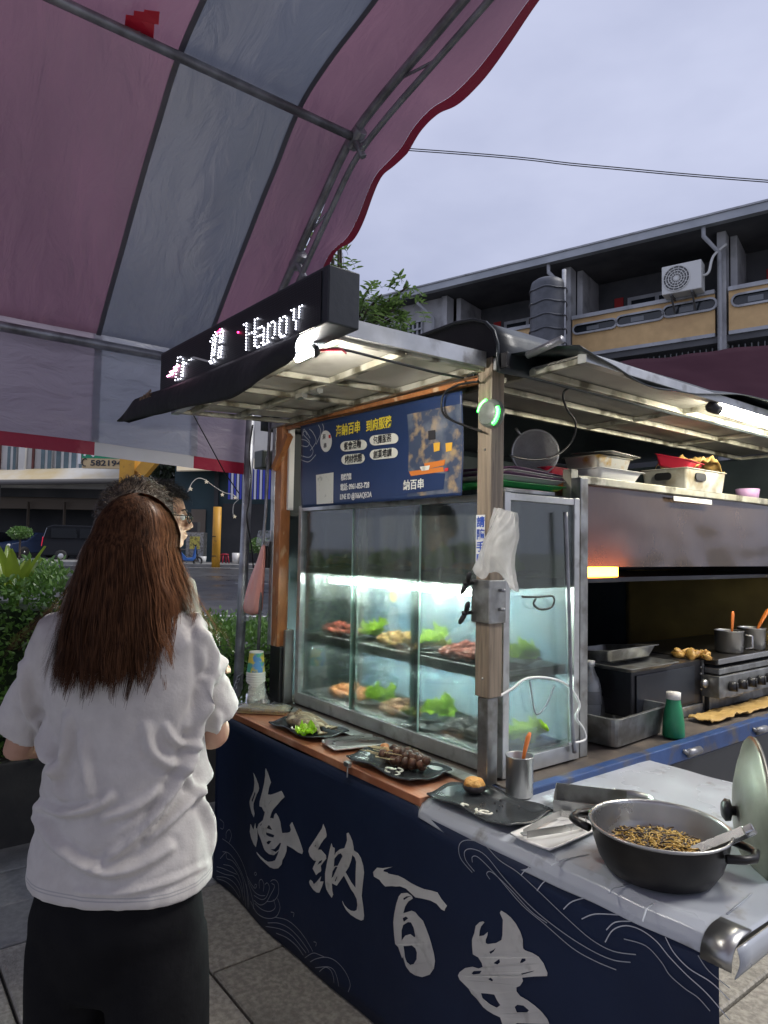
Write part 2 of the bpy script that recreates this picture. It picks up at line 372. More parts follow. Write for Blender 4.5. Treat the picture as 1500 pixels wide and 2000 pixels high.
for i in range(len(YB) - 1):
    b = B(); b.grid(lambda u, v: cloth(v, YB[i] + (YB[i + 1] - YB[i]) * u), 10, 110)
    b.build('canopy_panel', 'tent_red' if i % 2 == 0 else 'tent_grey', tent, True)
for y in YB[1:-1]:
    b = B(); b.grid(lambda u, v: cloth(v, y - .011 + .022 * u) - V((0, 0, .005)), 1, 110); b.build('seam', 'tent_seam', tent, True)
# overhanging gable edge with its red hem
def gable(t, s):
    x, z = prof(t); wav = .05 * sin(t * 71 + 2 * sin(t * 9)) + .045 * sin(t * 33 + 1) + .02 * nz((t * 40, 0, 0), 1)
    return V((x + (.012 * sin(t * 60)), 1.68 + .27 * s, z + .03 + s * (.075 + .34 * max(0, abs(x + .6) - 1.8)) + wav * s * s * .6 - .06 * s ** 3))
b = B(); b.grid(lambda u, v: gable(v, .86 * u), 6, 220); b.build('gable_edge', 'tent_red', tent, True)
b = B(); b.grid(lambda u, v: gable(v, .86 + .14 * u) - V((0, 0, .001)), 2, 220); b.build('gable_hem', sheet_mat('gable_red', (.17, .012, .03), .3, .05, .4, .2), tent, True)
# long wall that hangs from the eave
WB = [1.70, 1.365, .885, .37, -.14, -.65, -1.16, -1.67, -2.18, -2.69]
def wall(y, z, off=0): return V((-3.345 + .012 * nz((0, y, z), 4, 3) + off, y, z + .02 * sin(y * 2.1 + .6)))
for i in range(len(WB) - 1):
    pink = i % 2 == 0
    b = B(); b.grid(lambda u, v: wall(WB[i] + (WB[i + 1] - WB[i]) * u, 2.53 - .55 * v), 24, 20); b.build('wall_panel', 'tent_wall_pink' if pink else 'tent_wall_grey', tent, True)
    b = B(); b.grid(lambda u, v: wall(WB[i] + (WB[i + 1] - WB[i]) * u, 1.98 - .062 * v, .004), 16, 2); b.build('wall_hem', 'tent_hem_red' if pink else 'tent_hem_white', tent, True)
    if i: b = B(); b.grid(lambda u, v: wall(WB[i] - .017 + .034 * u, 2.52 - .54 * v, .006), 1, 20); b.build('seam', 'tent_wall_grey', tent, True)
# frame
def pipe(name, pts, r, m='pipe', par=tent, n=10): b = B(); b.tube(pts, r, n); return b.build(name, m, par, True)
for y, dz, r in ((1.645, 0, .019), (1.66, -.085, .013), (-2.66, 0, .019)):
    pipe('arch_pipe', [V((prof(k / 60)[0] * (1 if dz == 0 else .985) - (0 if dz == 0 else .009), y, prof(k / 60)[1] + dz)) for k in range(61)], r)
for k in range(3, 58, 5):
    x, z = prof(k / 60); x2, z2 = prof((k + 2.2) / 60)
    pipe('web_rod', [V((x, 1.65, z)), V((x2, 1.66, z2 - .085))], .006, n=6)
for px, pz in ((-2.375, 3.285), (-.6, 3.66), (1.175, 3.285)): pipe('purlin', [V((px, -2.66, pz)), V((px, 1.65, pz))], .019)
for ex in (-3.30, 2.1): pipe('eave_pipe', [V((ex, -2.66, 2.44)), V((ex, 1.70, 2.44))], .022)
for ex in (-3.30, 2.1):
    for y in (1.66, -2.62): pipe('leg', [V((ex - .045 * (y > 0), y - .03 * (y > 0), -.02)), V((ex, y, 2.44))], .025)
for p in ((-2.375, 1.65, 3.285), (-2.84, 1.65, 2.90), (-3.30, 1.66, 2.45)):
    b = B(); c = V(p); b.tube([c + V((-.04, 0, -.02)), c + V((.04, 0, .02))], .03, 10); b.tube([c + V((.0, -.01, 0)), c + V((.03, .02, -.09))], .016, 8); b.build('clamp', 'pipe', tent, True, .003)
# red repair tape under the roof
b = B()
for x0, y0, w, h, a in ((246, 22, 36, 34, .05), (262, 14, 30, 34, .1), (282, 12, 30, 30, .02), (276, 34, 26, 36, .08)):
    q = [AZ(*p, 3.2) for p in ((x0, y0), (x0 + w, y0 + 4), (x0 + w - 2, y0 + h), (x0 - 3, y0 + h - 6))]
    pts = []
    for p in q:
        d = (p - EYE); lo, hi = .5, 3.0
        for _ in range(30):
            mid = (lo + hi) / 2; r = EYE + d * mid; t = min(range(200), key=lambda k: abs(prof(k / 199)[0] - r.x)) / 199
            if r.z < prof(t)[1] + .02: lo = mid
            else: hi = mid
        pts.append(EYE + d * lo - V((0, 0, .012)))
    b.add(pts, [(0, 1, 2, 3)])
b.build('tape_patch', 'red_tape', tent)
# ---------------- the food truck ----------------
mat('blue_rail', (.035, .085, .24), .42, col2=(.02, .05, .15), vs=6, wear=(.10, .09, .08), ws=9, wpos=(.52, .66), bump=.1)
mat('side_dark', (.022, .027, .036), .35, col2=(.014, .017, .024), vs=2, wear=(.06, .06, .06), ws=4, wpos=(.6, .8))
mat('deck_dirty', (.13, .105, .085), .55, col2=(.06, .05, .045), vs=8, wear=(.22, .17, .12), ws=12, wpos=(.6, .72))
mat('inner_wall', (.05, .068, .075), .5, col2=(.018, .026, .034), vs=2.5, bump=.15, bs=12)
mat('inner_olive', (.46, .33, .10), .35, .3, col2=(.28, .20, .07), vs=3, bump=.35, bs=9)
mat('grease_metal', (.30, .20, .15), .26, .8, col2=(.13, .085, .06), vs=2.5, stretch=(1, 1, .8), wear=(.34, .31, .30), ws=2.5, wpos=(.52, .75), bump=.10, bs=3, rvar=.1)
mat('cream_steel', (.58, .57, .49), .4, .3, col2=(.38, .36, .27), vs=9, wear=(.10, .09, .06), ws=11, wpos=(.5, .64))
mat('foil', (.60, .58, .54), .22, 1, col2=(.30, .28, .24), vs=9, bump=1, bs=22)
mat('faint_print', (.075, .085, .09), .5)
truck = thing('food_truck', 'food stall truck with fold-out aluminium roof flaps and dark tarpaulin top', 'food truck', (-2.2, 2.6, 0))
def bx(name, m, par, x0, x1, y0, y1, z0, z1, bevel=.002): b = B(); b.box(x0, x1, y0, y1, z0, z1); return b.build(name, m, par, bevel=bevel)
bx('deck', 'deck_dirty', truck, -3.04, -1.475, 1.665, 4.24, .70, .785)
bx('edge_rail', 'blue_rail', truck, -1.472, -1.43, 1.69, 4.27, .725, .792, .004)
bx('edge_rail', 'blue_rail', truck, -3.04, -1.475, 1.625, 1.662, .70, .782, .004)
for y in (2.05, 2.62, 3.2, 3.8):
    b = B(); b.tube([V((-1.425, y, .75)), V((-1.425, y + .09, .75))], .016, 10); b.tube([V((-1.425, y - .03, .765)), V((-1.425, y, .75))], .008, 6); b.build('hinge', 'pipe', truck, True)
bx('tail_board', 'side_dark', truck, -1.465, -1.44, 1.72, 4.27, .12, .72, .004)
bx('side_board', 'side_dark', truck, -3.04, -1.48, 1.64, 1.66, .2, .69, .004)
bx('chassis', 'black_plastic', truck, -3.0, -1.5, 1.75, 4.2, .30, .695)
for x in (-2.75, -1.85):
    for y in (1.85, 4.0):
        b = B(); b.lathe([(.0, -.09), (.20, -.09), (.27, -.07), (.28, 0), (.27, .07), (.20, .09), (0, .09)], (x, y, .26), 24, Matrix.Rotation(pi / 2, 3, 'X')); w = b.build('wheel', 'rubber', truck, True)
bx('back_wall', 'inner_wall', truck, -3.04, -1.5, 4.22, 4.26, .785, 2.1)
bx('cab_wall', 'inner_wall', truck, -3.075, -3.045, 1.70, 4.26, .3, 2.1)
bx('ceiling', 'side_dark', truck, -3.04, -1.97, 1.68, 4.24, 2.135, 2.15)
# corner posts
po = bx('post', 'wood_post', truck, -1.590, -1.528, 1.612, 1.672, 1.06, 2.15, .004)
bx('post_foot', 'steel_worn', truck, -1.582, -1.536, 1.617, 1.664, .787, 1.058, .004)
bx('post_clamp', 'steel_worn', truck, -1.600, -1.520, 1.602, 1.680, 1.295, 1.432, .003)
for z, x in ((1.42, -1.625), (1.325, -1.63)):
    b = B(); c = V((x + .03, 1.600, z)); b.tube([c + V((0, .01, 0)), c + V((0, -.035, 0))], .007, 8)
    for s in (-1, 1): b.tube([c + V((0, -.02, 0)), c + V((.014 * s, -.028, .026 * s)), c + V((.02 * s, -.03, .036 * s))], [.008, .009, .005], 8)
    b.build('wing_bolt', 'black_plastic', truck, True)
for z in (1.34, 1.40): b = B(); b.tube([V((-1.52, 1.65, z)), V((-1.50, 1.65, z))], .006, 8); b.build('bolt', 'pipe', truck, True)
for z in (1.85, 1.12): b = B(); b.ball((-1.555, 1.612, z), .004, 8, 6); b.build('bolt', 'steel', truck, True)
bx('post', 'orange_steel', truck, -2.975, -2.915, 1.63, 1.685, 1.05, 2.12, .004)
bx('post_side', 'aluminium', truck, -3.012, -2.977, 1.63, 1.69, 1.05, 2.12, .003)
bx('post_strip', 'white_enamel', truck, -2.912, -2.895, 1.66, 1.69, 1.70, 2.10, .002)
bx('post_box', 'black_plastic', truck, -3.0, -2.90, 1.64, 1.70, .787, 1.048, .004)
bx('post_strip', 'steel', truck, -2.898, -2.878, 1.655, 1.70, .787, 1.13, .002)
bx('post_latch', 'black_plastic', truck, -3.03, -3.0, 1.61, 1.63, 1.42, 1.55, .004)
b = B(); b.beam((-2.96, 1.62, 1.90), (-2.83, 1.62, 2.05), .03, .03); b.build('brace', 'orange_steel', truck)
# roof beams along the openings
bx('roof_beam', 'aluminium', truck, -3.04, -1.50, 1.618, 1.662, 2.105, 2.145, .003)
bx('roof_beam', 'orange_steel', truck, -2.90, -1.62, 1.64, 1.663, 2.085, 2.104, .002)
bx('roof_beam', 'steel_worn', truck, -1.545, -1.505, 1.664, 4.26, 2.11, 2.15, .003)
for x in (-1.62, -1.475):
    bx('beam_end', 'black_plastic', truck, x - .018, x + .018, 1.604, 1.616, 2.10, 2.15, .003)
# roof tarpaulin with rounded corner
pr = [(-3.08, 2.10), (-3.08, 2.24), (-3.02, 2.285), (-1.68, 2.295), (-1.60, 2.285), (-1.545, 2.262), (-1.508, 2.225), (-1.492, 2.18), (-1.488, 2.09)]
b = B(); b.grid(lambda u, v: (lambda i, f: V((pr[i][0] * (1 - f) + pr[i + 1][0] * f, 1.60 + 2.7 * v, pr[i][1] * (1 - f) + pr[i + 1][1] * f + .008 * nz((pr[i][0], v * 6, 1), 1.6))))(min(int(u * 8), 7), u * 8 - min(int(u * 8), 7)), 32, 30)
b.build('roof_tarpaulin', 'tarp_dark', truck, True, sol=.004)
b = B(); loop = [(-3.08, 2.15)] + pr[1:8] + [(-1.492, 2.15)]
b.poly([loop], lambda a, c, t: V((a, 1.612 + t, c)), .004); tf = b.build('tarpaulin_gable', 'black_cloth', truck)
b = B(); b.tube([V((x, 1.598, z)) for x, z in pr[2:]], .006, 6); b.build('tarpaulin_hem', 'tarp_dark', truck, True)
text('gable_number', '2136', (-1.90, 1.606, 2.185), .075, 'faint_print', truck, bold=.002)
# fold-out roof flap over the counter
def flap(name, c, nl, nc, zt, cells, bw=.022):
    """c = four corners outer-left, outer-right, inner-right, inner-left"""
    c = [V(p) for p in c]
    def q(u, v, dz=0): return c[0] * (1 - u) * (1 - v) + c[1] * u * (1 - v) + c[2] * u * v + c[3] * (1 - u) * v + V((0, 0, dz))
    f = B(); f.beam(q(0, 0), q(1, 0), bw * 1.5, bw * 1.4); fo = f.build(name, 'aluminium', truck, bevel=.002)
    for v in nl[1:]: f = B(); f.beam(q(0.004, v), q(.996, v), bw, bw); f.build('frame_bar', 'cream_steel', fo, bevel=.002)
    for u in nc: f = B(); f.beam(q(u, .012, -.001), q(u, .988, -.001), bw, bw * .86); f.build('frame_bar', 'cream_steel', fo, bevel=.002)
    for i in range(len(nc) - 1):
        for j in range(len(nl) - 1):
            g = B(); u0, u1, v0, v1 = nc[i], nc[i + 1], nl[j], nl[j + 1]
            g.loft([[q(u0, v0, zt), q(u1, v0, zt), q(u1, v1, zt), q(u0, v1, zt)], [q(u0, v0, zt + .006), q(u1, v0, zt + .006), q(u1, v1, zt + .006), q(u0, v1, zt + .006)]])
            g.build('roof_sheet', cells, fo)
    return fo
f1 = flap('counter_flap', [(-2.84, 1.07, 2.088), (-1.555, .955, 2.105), (-1.555, 1.60, 2.118), (-2.80, 1.60, 2.105)], (0, .14, .52, 1), (0.01, .2, .42, .64, .985), .014, 'ply_cream')
for u in (.52, .60):
    b = B(); p = V((-2.84 + 1.285 * u, 1.29, 2.082)); b.box(p.x - .022, p.x + .022, p.y - .012, p.y + .012, p.z - .012, p.z + .003); b.tube([p + V((-.02, 0, -.012)), p + V((.02, 0, -.012))], .005, 6); b.build('latch', 'steel', f1)
b = B(); b.beam((-1.552, .955, 2.13), (-1.552, 1.60, 2.14), .02, .05); b.build('frame_bar', 'aluminium', f1)
f2 = flap('rear_flap', [(-1.27, 1.73, 2.112), (-1.31, 4.25, 2.112), (-1.96, 4.25, 2.102), (-1.94, 1.73, 2.102)], (0, .30, .64, 1), (0.01, .38, .68, .99), .014, 'panel_grey')
# frayed cover on the rear flap
def cov(u, v):
    y = 1.66 + 2.6 * u; e = -1.24 - .03 * sin(u * 7)
    drop = .085 * max(0, sin(pi * min(1, u * 1.6 + .05))) * (.7 + .4 * sin(u * 11)) + .03
    x = e - .75 * (1 - v) if v < .6 else e - .30 + (v - .6) * .78
    z = 2.165 + .03 * sin(u * 5) if v < .6 else 2.165 + .03 * sin(u * 5) - ((v - .6) / .4) ** 1.7 * drop
    return V((x, y, z + .012 * nz((x, y, 0), 5)))
b = B(); b.grid(cov, 50, 20); b.build('flap_cover', 'tarp_dark', f2, True, sol=.004)
b = B(); b.tube([V((-1.26, 1.62, 2.145)), V((-1.42, 1.66, 2.14))], .012, 8); b.build('frame_bar', 'pipe', f2, True)

# ---------------- LED scrolling sign and its flap ----------------
mat('led_case', (.020, .026, .032), .4, col2=(.03, .037, .044), vs=4, bump=.1)
mat('led_face', (.010, .012, .015), .45)
mat('led_off', (.035, .042, .050), .3)
glow('led_white', (.85, .86, 1.0), 7.0); glow('led_red', (1.0, .02, .16), 6.0); glow('led_pink', (1.0, .35, .6), 7)
sign = thing('led_sign', 'long black LED scrolling sign with white dot lettering on the roof flap', 'sign', (-1.97, .93, 2.10))
SY = .90
tl, tr_, br, bl = AY(315, 690, SY), AY(640, 516, SY), AY(634, 655, SY), AY(310, 790, SY)
zt0, zt1, zb0, zb1 = tl.z, tr_.z, 2.06, 2.075
def sgn(u, v, d=0):   # u along, v up
    x = -2.55 + 1.15 * u; return V((x, SY + d, (zb0 + (zb1 - zb0) * u) * (1 - v) + (zt0 + (zt1 - zt0) * u) * v))
b = B(); b.loft([[sgn(0, 0, d), sgn(1, 0, d), sgn(1, 1, d), sgn(0, 1, d)] for d in (0, .095)]); b.build('housing', 'led_case', sign, bevel=.004)
b = B(); b.loft([[sgn(.012, .02, d), sgn(.975, .02, d), sgn(.975, .93, d), sgn(.012, .93, d)] for d in (-.0025, -.001)]); b.build('screen', 'led_face', sign)
NU, NV_ = 150, 20
b = B()
for i in range(NU):
    for j in range(NV_):
        c = sgn(.018 + .952 * (i + .5) / NU, .05 + .86 * (j + .5) / NV_, -.004); r = .0019
        b.add([c + V((r, 0, 0)), c + V((0, 0, r)), c + V((-r, 0, 0)), c + V((0, 0, -r))], [(0, 1, 2, 3)])
o = b.build('led_dots', 'led_off', sign, fix=False); o['kind'] = 'stuff'
# lit dots: letters read off the display, upper part of the lower rows only
GL = {'D': ['.##..', '.#.#.', '.#.#.', '.#.#.', '.#.#.', '.#.#.', '.#.#.', '.###.'], 'r': ['.....', '..#.##', '..##..', '..#...', '..#...', '..#...', '..#...', '..#...'],
      'H': ['##..##', '.#..#.', '.#..#.', '.#..#.', '.####.', '.#..#.', '.#..#.', '.#..#.', '.#..#.', '.#..#.'],
      'a': ['......', '......', '.###..', '#...#.', '....#.', '.####.', '#...#.', '#...#.', '#..##.', '.##.##'],
      'n': ['......', '......', '#.##..', '##..#.', '#...#.', '#...#.', '#...#.', '#...#.', '#..#..', '##....'],
      'o': ['......', '......', '#.##..', '##..#.', '#...#.', '#...#.', '#...#.', '#...#.', '##..#.', '.###..'],
      'y': ['##.##', '.#.#.', '.#.#.', '.#.#.', '.#.#.', '..#..', '..#..', '..#..', '..#..'],
      '館': ['...#....#...', '..#.#..###..', '.#.#.#.#.#..', '#.###..###..', '..#.#..#.#..', '..###..###..', '..#.#.......', '..###..###..', '..#.#..#.#..', '..###..###..', '..#....#.#..', '.##.#..###..', '..##.#......']}
lit = []
def glyph(ch, x0, y0, x1, y1, xb, yb):
    # corners read off the display: top-left, top-right, bottom-left
    g = GL[ch]; h = len(g); w = max(len(r) for r in g)
    for j, row in enumerate(g):
        for i, c in enumerate(row):
            if c == '#': u = i / (w - 1); v = j / (h - 1); lit.append(AY(x0 + (x1 - x0) * u + (xb - x0) * v, y0 + (y1 - y0) * u + (yb - y0) * v, SY - .006))
glyph('D', 342, 700, 363, 694, 337, 744); glyph('r', 350, 706, 374, 697, 347, 738)
glyph('館', 412, 652, 442, 639, 406, 712)
glyph('H', 476, 634, 503, 622, 475, 685); glyph('a', 500, 632, 520, 624, 498, 680); glyph('n', 524, 622, 541, 615, 522, 669); glyph('o', 547, 611, 564, 604, 545, 660); glyph('y', 569, 606, 590, 597, 567, 647)
b = B()
for c in lit: b.ball(c, .0020, 6, 4)
o = b.build('lit_dots', 'led_white', sign); o['kind'] = 'stuff'
b = B()
for x0, y0, x1, y1 in ((340, 718, 349, 714), (332, 727, 345, 722), (327, 735, 338, 730)): b.tube([AY(x0, y0, SY - .007), AY(x1, y1, SY - .007)], .003, 6)
b.build('lit_dots', 'led_pink', sign)
b = B(); [b.ball(AY(x, y, SY - .006), .0033, 6, 4) for x, y in ((465, 649), (427, 648), (430, 644), (424, 650))]; b.build('lit_dots', 'led_red', sign)
# scratched tail that hangs over the lower rows
b = B(); b.strip([AY(372, 700, SY - .008), AY(378, 698, SY - .008), AY(408, 706, SY - .008)], .006, (0, -1, 0)); b.build('loose_film', 'white_plastic', sign, sol=.001)
# black cloth that hangs from the sign's foot
up = [(236, 822), (262, 781), (300, 766), (330, 757), (380, 737), (440, 711), (500, 686), (560, 663), (586, 652)]
lo = [(232, 823), (250, 824), (300, 813), (345, 801), (400, 792), (450, 779), (500, 757), (545, 722), (582, 697)]
flp = thing('sign_cloth', 'black cloth hanging along the foot of the LED sign', 'cloth', (-2.1, .88, 2.02))
def lerp2(ar, t): t *= len(ar) - 1; i = min(int(t), len(ar) - 2); f = t - i; return (ar[i][0] * (1 - f) + ar[i + 1][0] * f, ar[i][1] * (1 - f) + ar[i + 1][1] * f)
def fl(u, v):
    a, c = lerp2(up, u), lerp2(lo, u); p = AY(a[0] + (c[0] - a[0]) * v, a[1] + (c[1] - a[1]) * v, .888)
    p.y += -.014 * sin(v * 2.6) + .008 * sin(u * 21 + v) * v; return p
b = B(); b.grid(fl, 60, 10); b.build('cloth_sheet', 'black_cloth', flp, True, sol=.004)
b = B(); b.loft([[AY(x, y, d) for x, y in ((236, 822), (262, 781), (300, 768), (300, 812), (252, 826))] for d in (.889, .93)]); b.build('cloth_fold', 'black_cloth', flp)
mat('bronze_print', (.26, .17, .09), .5)
text('cloth_lettering', '串串加馋', AY(272, 791, .878) , .034, 'bronze_print', flp, rot=(pi / 2, radians(-6), 0), bold=.0006)
# lamp under the flap
glow('lamp_white', (1.0, .95, .87), 800)
lamp = thing('flap_lamp', 'short white tube lamp lit under the counter flap beside the LED sign', 'lamp', AZ(595, 693, 2.06))
p0, p1 = AZ(581, 700, 2.045), AZ(610, 686, 2.05)
b = B(); b.tube([p0, p1], .0105, 12); b.build('tube', 'lamp_white', lamp, True)
b = B(); q = AZ(622, 684, 2.055); b.tube([p1, p1 + (q - p1) * .3, q], [.017, .019, .012], 12); b.build('socket', 'black_plastic', lamp, True)
b = B(); pts = [AZ(x, y, 2.07) for x, y in ((620, 685), (660, 680), (690, 687), (740, 700), (800, 715), (850, 728), (905, 738))]; b.tube([q] + pts[1:], .004, 6); b.build('cable', 'black_plastic', lamp, True)
b = B(); b.tube([q, AZ(668, 683, 2.06), AZ(676, 690, 2.055)], .003, 6); b.build('cable', 'red_tape', lamp, True)
# ---------------- counter, table, skirt banner ----------------
mat('board', (.42, .17, .085), .42, col2=(.28, .10, .05), vs=6, stretch=(1, 4, 1), wear=(.52, .30, .20), ws=5, wpos=(.56, .75), bump=.08)
mat('vinyl_grey', (.50, .53, .57), .28, col2=(.43, .46, .50), vs=3, bump=.10, bs=5, wear=(.26, .26, .25), ws=14, wpos=(.60, .74), rvar=.12)
mat('navy', (.012, .023, .060), .55, col2=(.008, .015, .042), vs=1.5, bump=.4, bs=4, spec=.3, rvar=.12)
mat('silver_print', (.66, .65, .61), .45, col2=(.55, .54, .51), vs=9, wear=(.42, .41, .38), ws=22, wpos=(.6, .75))
mat('line_print', (.34, .36, .40), .5)
mat('line_print_white', (.55, .57, .62), .45)
counter = thing('counter', 'long stall counter with orange-brown board and steel legs', 'counter', (-2.3, 1.52, 0))
b = B(); b.box(-3.02, -1.60, 1.395, 1.622, .752, .779); b.build('board', 'board', counter, bevel=.003)
bx('shelf_edge', 'steel_worn', counter, -3.0, -1.60, 1.60, 1.66, .779, .789, .002)
for x in (-2.98, -1.66):
    for y in (1.43, 1.59): bx('leg', 'steel_worn', counter, x - .015, x + .015, y - .015, y + .015, -.005, .752, .002)
table = thing('prep_table', 'folding table under grey vinyl at the end of the truck', 'table', (-1.15, 1.85, 0))
bx('table_top', 'steel_worn', table, -1.585, -.69, 1.435, 2.34, .734, .760, .004)
for x in (-1.40, -.80):
    for y in (1.48, 2.30): bx('leg', 'steel_worn', table, x - .015, x + .015, y - .015, y + .015, -.005, .734, .002)
TY = 1.40
def wob(x, z): return .007 * sin(x * 6.3 + 1) + .004 * sin(x * 13 + z * 3) * (1 - z) + .003 * sin(x * 3 - z * 8)
cover = thing('table_cover', 'grey vinyl cover with rounded front edge on the prep table', 'table cover', (-1.12, 1.8, .764))
prf = [(2.37, .60), (2.375, .74), (2.36, .768), (2.30, .7705), (1.55, .771), (1.47, .7715), (1.43, .770), (1.405, .760), (1.392, .742), (1.389, .722)]
def cv(u, v):
    x = -1.60 + .93 * u; t = v * (len(prf) - 1); i = min(int(t), len(prf) - 2); f = t - i
    y = prf[i][0] * (1 - f) + prf[i + 1][0] * f; z = prf[i][1] * (1 - f) + prf[i + 1][1] * f
    k = 1 if i >= 2 else 0
    z += k * (.0022 * nz((x, y, 0), 5) + .0012 * sin(x * 30 + 4 * y)) + (.006 * sin(x * 6) if i >= 8 else 0) * f
    return V((x, y, z))
b = B(); b.grid(cv, 70, 54); b.build('vinyl_sheet', 'vinyl_grey', cover, True, sol=.002)
for k, pts in enumerate((((1055, 1651), (1085, 1672), (1092, 1690)), ((1190, 1745), (1197, 1735), (1240, 1725)), ((1255, 1800), (1262, 1775), (1275, 1765)), ((1420, 1785), (1445, 1765), (1468, 1745)), ((1075, 1690), (1100, 1678), (1150, 1668)))):
    b = B(); b.tube([AZ(x, y, .7735) for x, y in pts], .0022, 5, .5); b.build('crease', 'vinyl_grey', cover, True)
q = [(1.47, .7750), (1.45, .7748), (1.43, .7735), (1.414, .769), (1.402, .762), (1.392, .752), (1.387, .740), (1.385, .722)]
b = B(); b.loft([[V((x, y, z)) for y, z in q] for x in (-.730, -.690, -.668)], False, False, False); b.build('corner_bracket', 'steel', cover, True, sol=.003)
b = B(); b.grid(lambda u, v: V((-.664 + .006 * sin(v * 4), 1.40 + .94 * u, .764 - .06 * v * (1 - .3 * u))), 20, 6); b.build('end_drop', 'vinyl_grey', cover, True, sol=.002)
skirt = thing('skirt_banner', 'dark navy banner with big silver brush lettering hung from the counter', 'banner', (-1.85, TY, 0))
def sk(u, v): x = -3.03 + 2.335 * u; zt = .752 if x < -1.605 else .735; z = .006 + (zt - .006) * v; return V((x, TY - .008 + wob(x, z), z))
b = B(); b.grid(sk, 120, 14); b.build('banner_cloth', 'navy', skirt, True, sol=.002)
b = B(); b.grid(lambda u, v: V((-3.03 - .0 + .004 * sin(v * 6), TY - .008 + .24 * u, .006 + .745 * v)), 6, 8); b.build('banner_cloth', 'navy', skirt, True, sol=.002)
def onsk(px, py, d=.0035):
    p = AY(px, py, TY - .008); return V((p.x, TY - .008 + wob(p.x, p.z) - d, p.z))
def char(name, ox, oy, sc, figs):
    c = None
    for loops in figs:
        ls = [[(ox + x * sc, oy + y * sc) for x, y in lp] for lp in loops]
        b = B(); b.poly(ls, lambda a, c_, t: onsk(a, c_, .0045) + V((0, t, 0)), .001)
        o = b.build(name, 'silver_print', skirt)
def zz(s): q = [int(k) for k in s.replace(' ', ',').split(',') if k]; return list(zip(q[::2], q[1::2]))
char('brush_stroke', 480, 1490, .11, [
 [zz('158,175 205,270 245,370 260,450 245,500 210,560 150,720 150,800 172,900 158,960 120,890 85,770 75,690 90,640 160,490 175,350 172,260'), zz('182,495 190,540 130,700 112,668 150,580')],
 [zz('388,90 425,180 455,270 475,340 440,430 415,555 470,560 560,530 660,490 690,540 715,600 650,660 600,720 510,820 480,880 455,970 480,975 520,985 530,920 560,885 600,950 635,1040 650,1140 670,1240 760,1235 810,1220 830,1180 808,1100 835,1060 848,1045 880,1120 960,1310 1010,1450 1045,1560 1030,1610 960,1580 860,1510 755,1455 750,1560 720,1650 680,1720 670,1790 610,1860 540,1868 470,1840 400,1780 300,1690 235,1610 220,1575 300,1650 370,1710 430,1745 500,1740 555,1720 590,1640 620,1550 530,1630 450,1610 400,1570 365,1530 330,1440 290,1330 245,1240 228,1150 250,1080 330,1010 365,870 340,840 310,780 265,765 270,680 320,500 350,380 378,220 380,130'),
  zz('410,755 480,650 492,640 440,720'), zz('278,1100 310,1060 312,1075 290,1115'), zz('400,1150 425,1100 450,1105 500,1190 440,1170'), zz('385,1225 440,1240 535,1275 520,1320 440,1300 390,1270'), zz('400,1400 440,1370 485,1385 440,1440 410,1430'), zz('470,1525 540,1520 600,1450 630,1410 655,1420 618,1530 560,1575')],
 [zz('95,1085 150,1190 188,1070 195,1150 225,1170 232,1350 205,1485 165,1440 110,1330 80,1220')]])
char('brush_stroke', 595, 1600, .105, [
 [zz('350,88 385,180 410,290 405,330 360,380 310,460 262,560 320,565 365,620 405,670 410,730 360,800 320,860 330,945 320,970 280,990 245,1030 210,960 182,910 195,870 240,770 195,755 130,680 100,590 115,520 200,390 270,270 330,170'), zz('255,850 290,780 350,745 330,800 280,830'), zz('205,500 225,460 230,480 215,510')],
 [zz('140,1115 175,1140 205,1200 260,1150 330,1055 310,1150 375,1150 350,1240 305,1355 260,1350 200,1300 140,1210 122,1155')],
 [zz('495,450 515,520 550,540 548,690 575,620 640,565 720,545 735,500 765,400 755,270 785,258 815,310 855,410 880,520 885,590 960,640 1020,730 1065,870 1085,1000 1060,1250 1045,1430 1075,1640 1092,1800 1080,1875 1040,1890 950,1850 850,1780 770,1690 720,1590 700,1520 735,1600 790,1665 850,1705 910,1715 955,1695 970,1600 955,1490 900,1380 850,1310 790,1190 720,1050 640,1170 600,1235 515,1185 525,1330 540,1400 520,1455 470,1380 425,1290 405,1180 400,1000 420,850 450,680 470,560'),
  zz('548,735 610,655 660,640 692,690 610,870 560,870 542,900'), zz('522,970 570,882 608,890 540,1060 507,1100'), zz('860,670 910,720 935,800 930,1000 930,1290 850,1180 745,990 800,900 840,780'), zz('560,1150 600,1060 608,1070 580,1160')]])
char('brush_stroke', 720, 1680, .12, [
 [zz('130,125 230,130 400,105 250,155 240,180 310,195 330,215 500,245 600,290 700,350 820,410 930,455 1060,480 1160,510 1230,620 1320,725 1290,770 1280,805 1230,780 1150,690 1050,640 900,605 800,590 720,520 640,450 540,415 470,420 400,415 330,420 280,425 220,370 180,320 80,270 65,200')],
 [zz('560,530 660,520 740,570 755,610 680,660 630,740 600,850 680,825 740,805 800,830 850,890 930,970 980,1090 1030,1220 1065,1330 1110,1500 1128,1620 1110,1740 1040,1840 920,1880 800,1850 720,1800 650,1710 615,1600 600,1540 585,1580 540,1460 520,1400 465,1350 445,1200 432,1000 445,870 480,700 520,580'),
  zz('575,1300 572,1130 600,1040 680,990 735,995 780,1080 810,1220 790,1235 720,1185 640,1210 600,1260'), zz('605,1380 680,1375 750,1365 810,1410 835,1480 830,1590 780,1670 720,1685 660,1640 630,1560 620,1470'), zz('590,930 650,900 685,930 610,990'), zz('595,610 650,575 735,568 680,590 605,640')]])
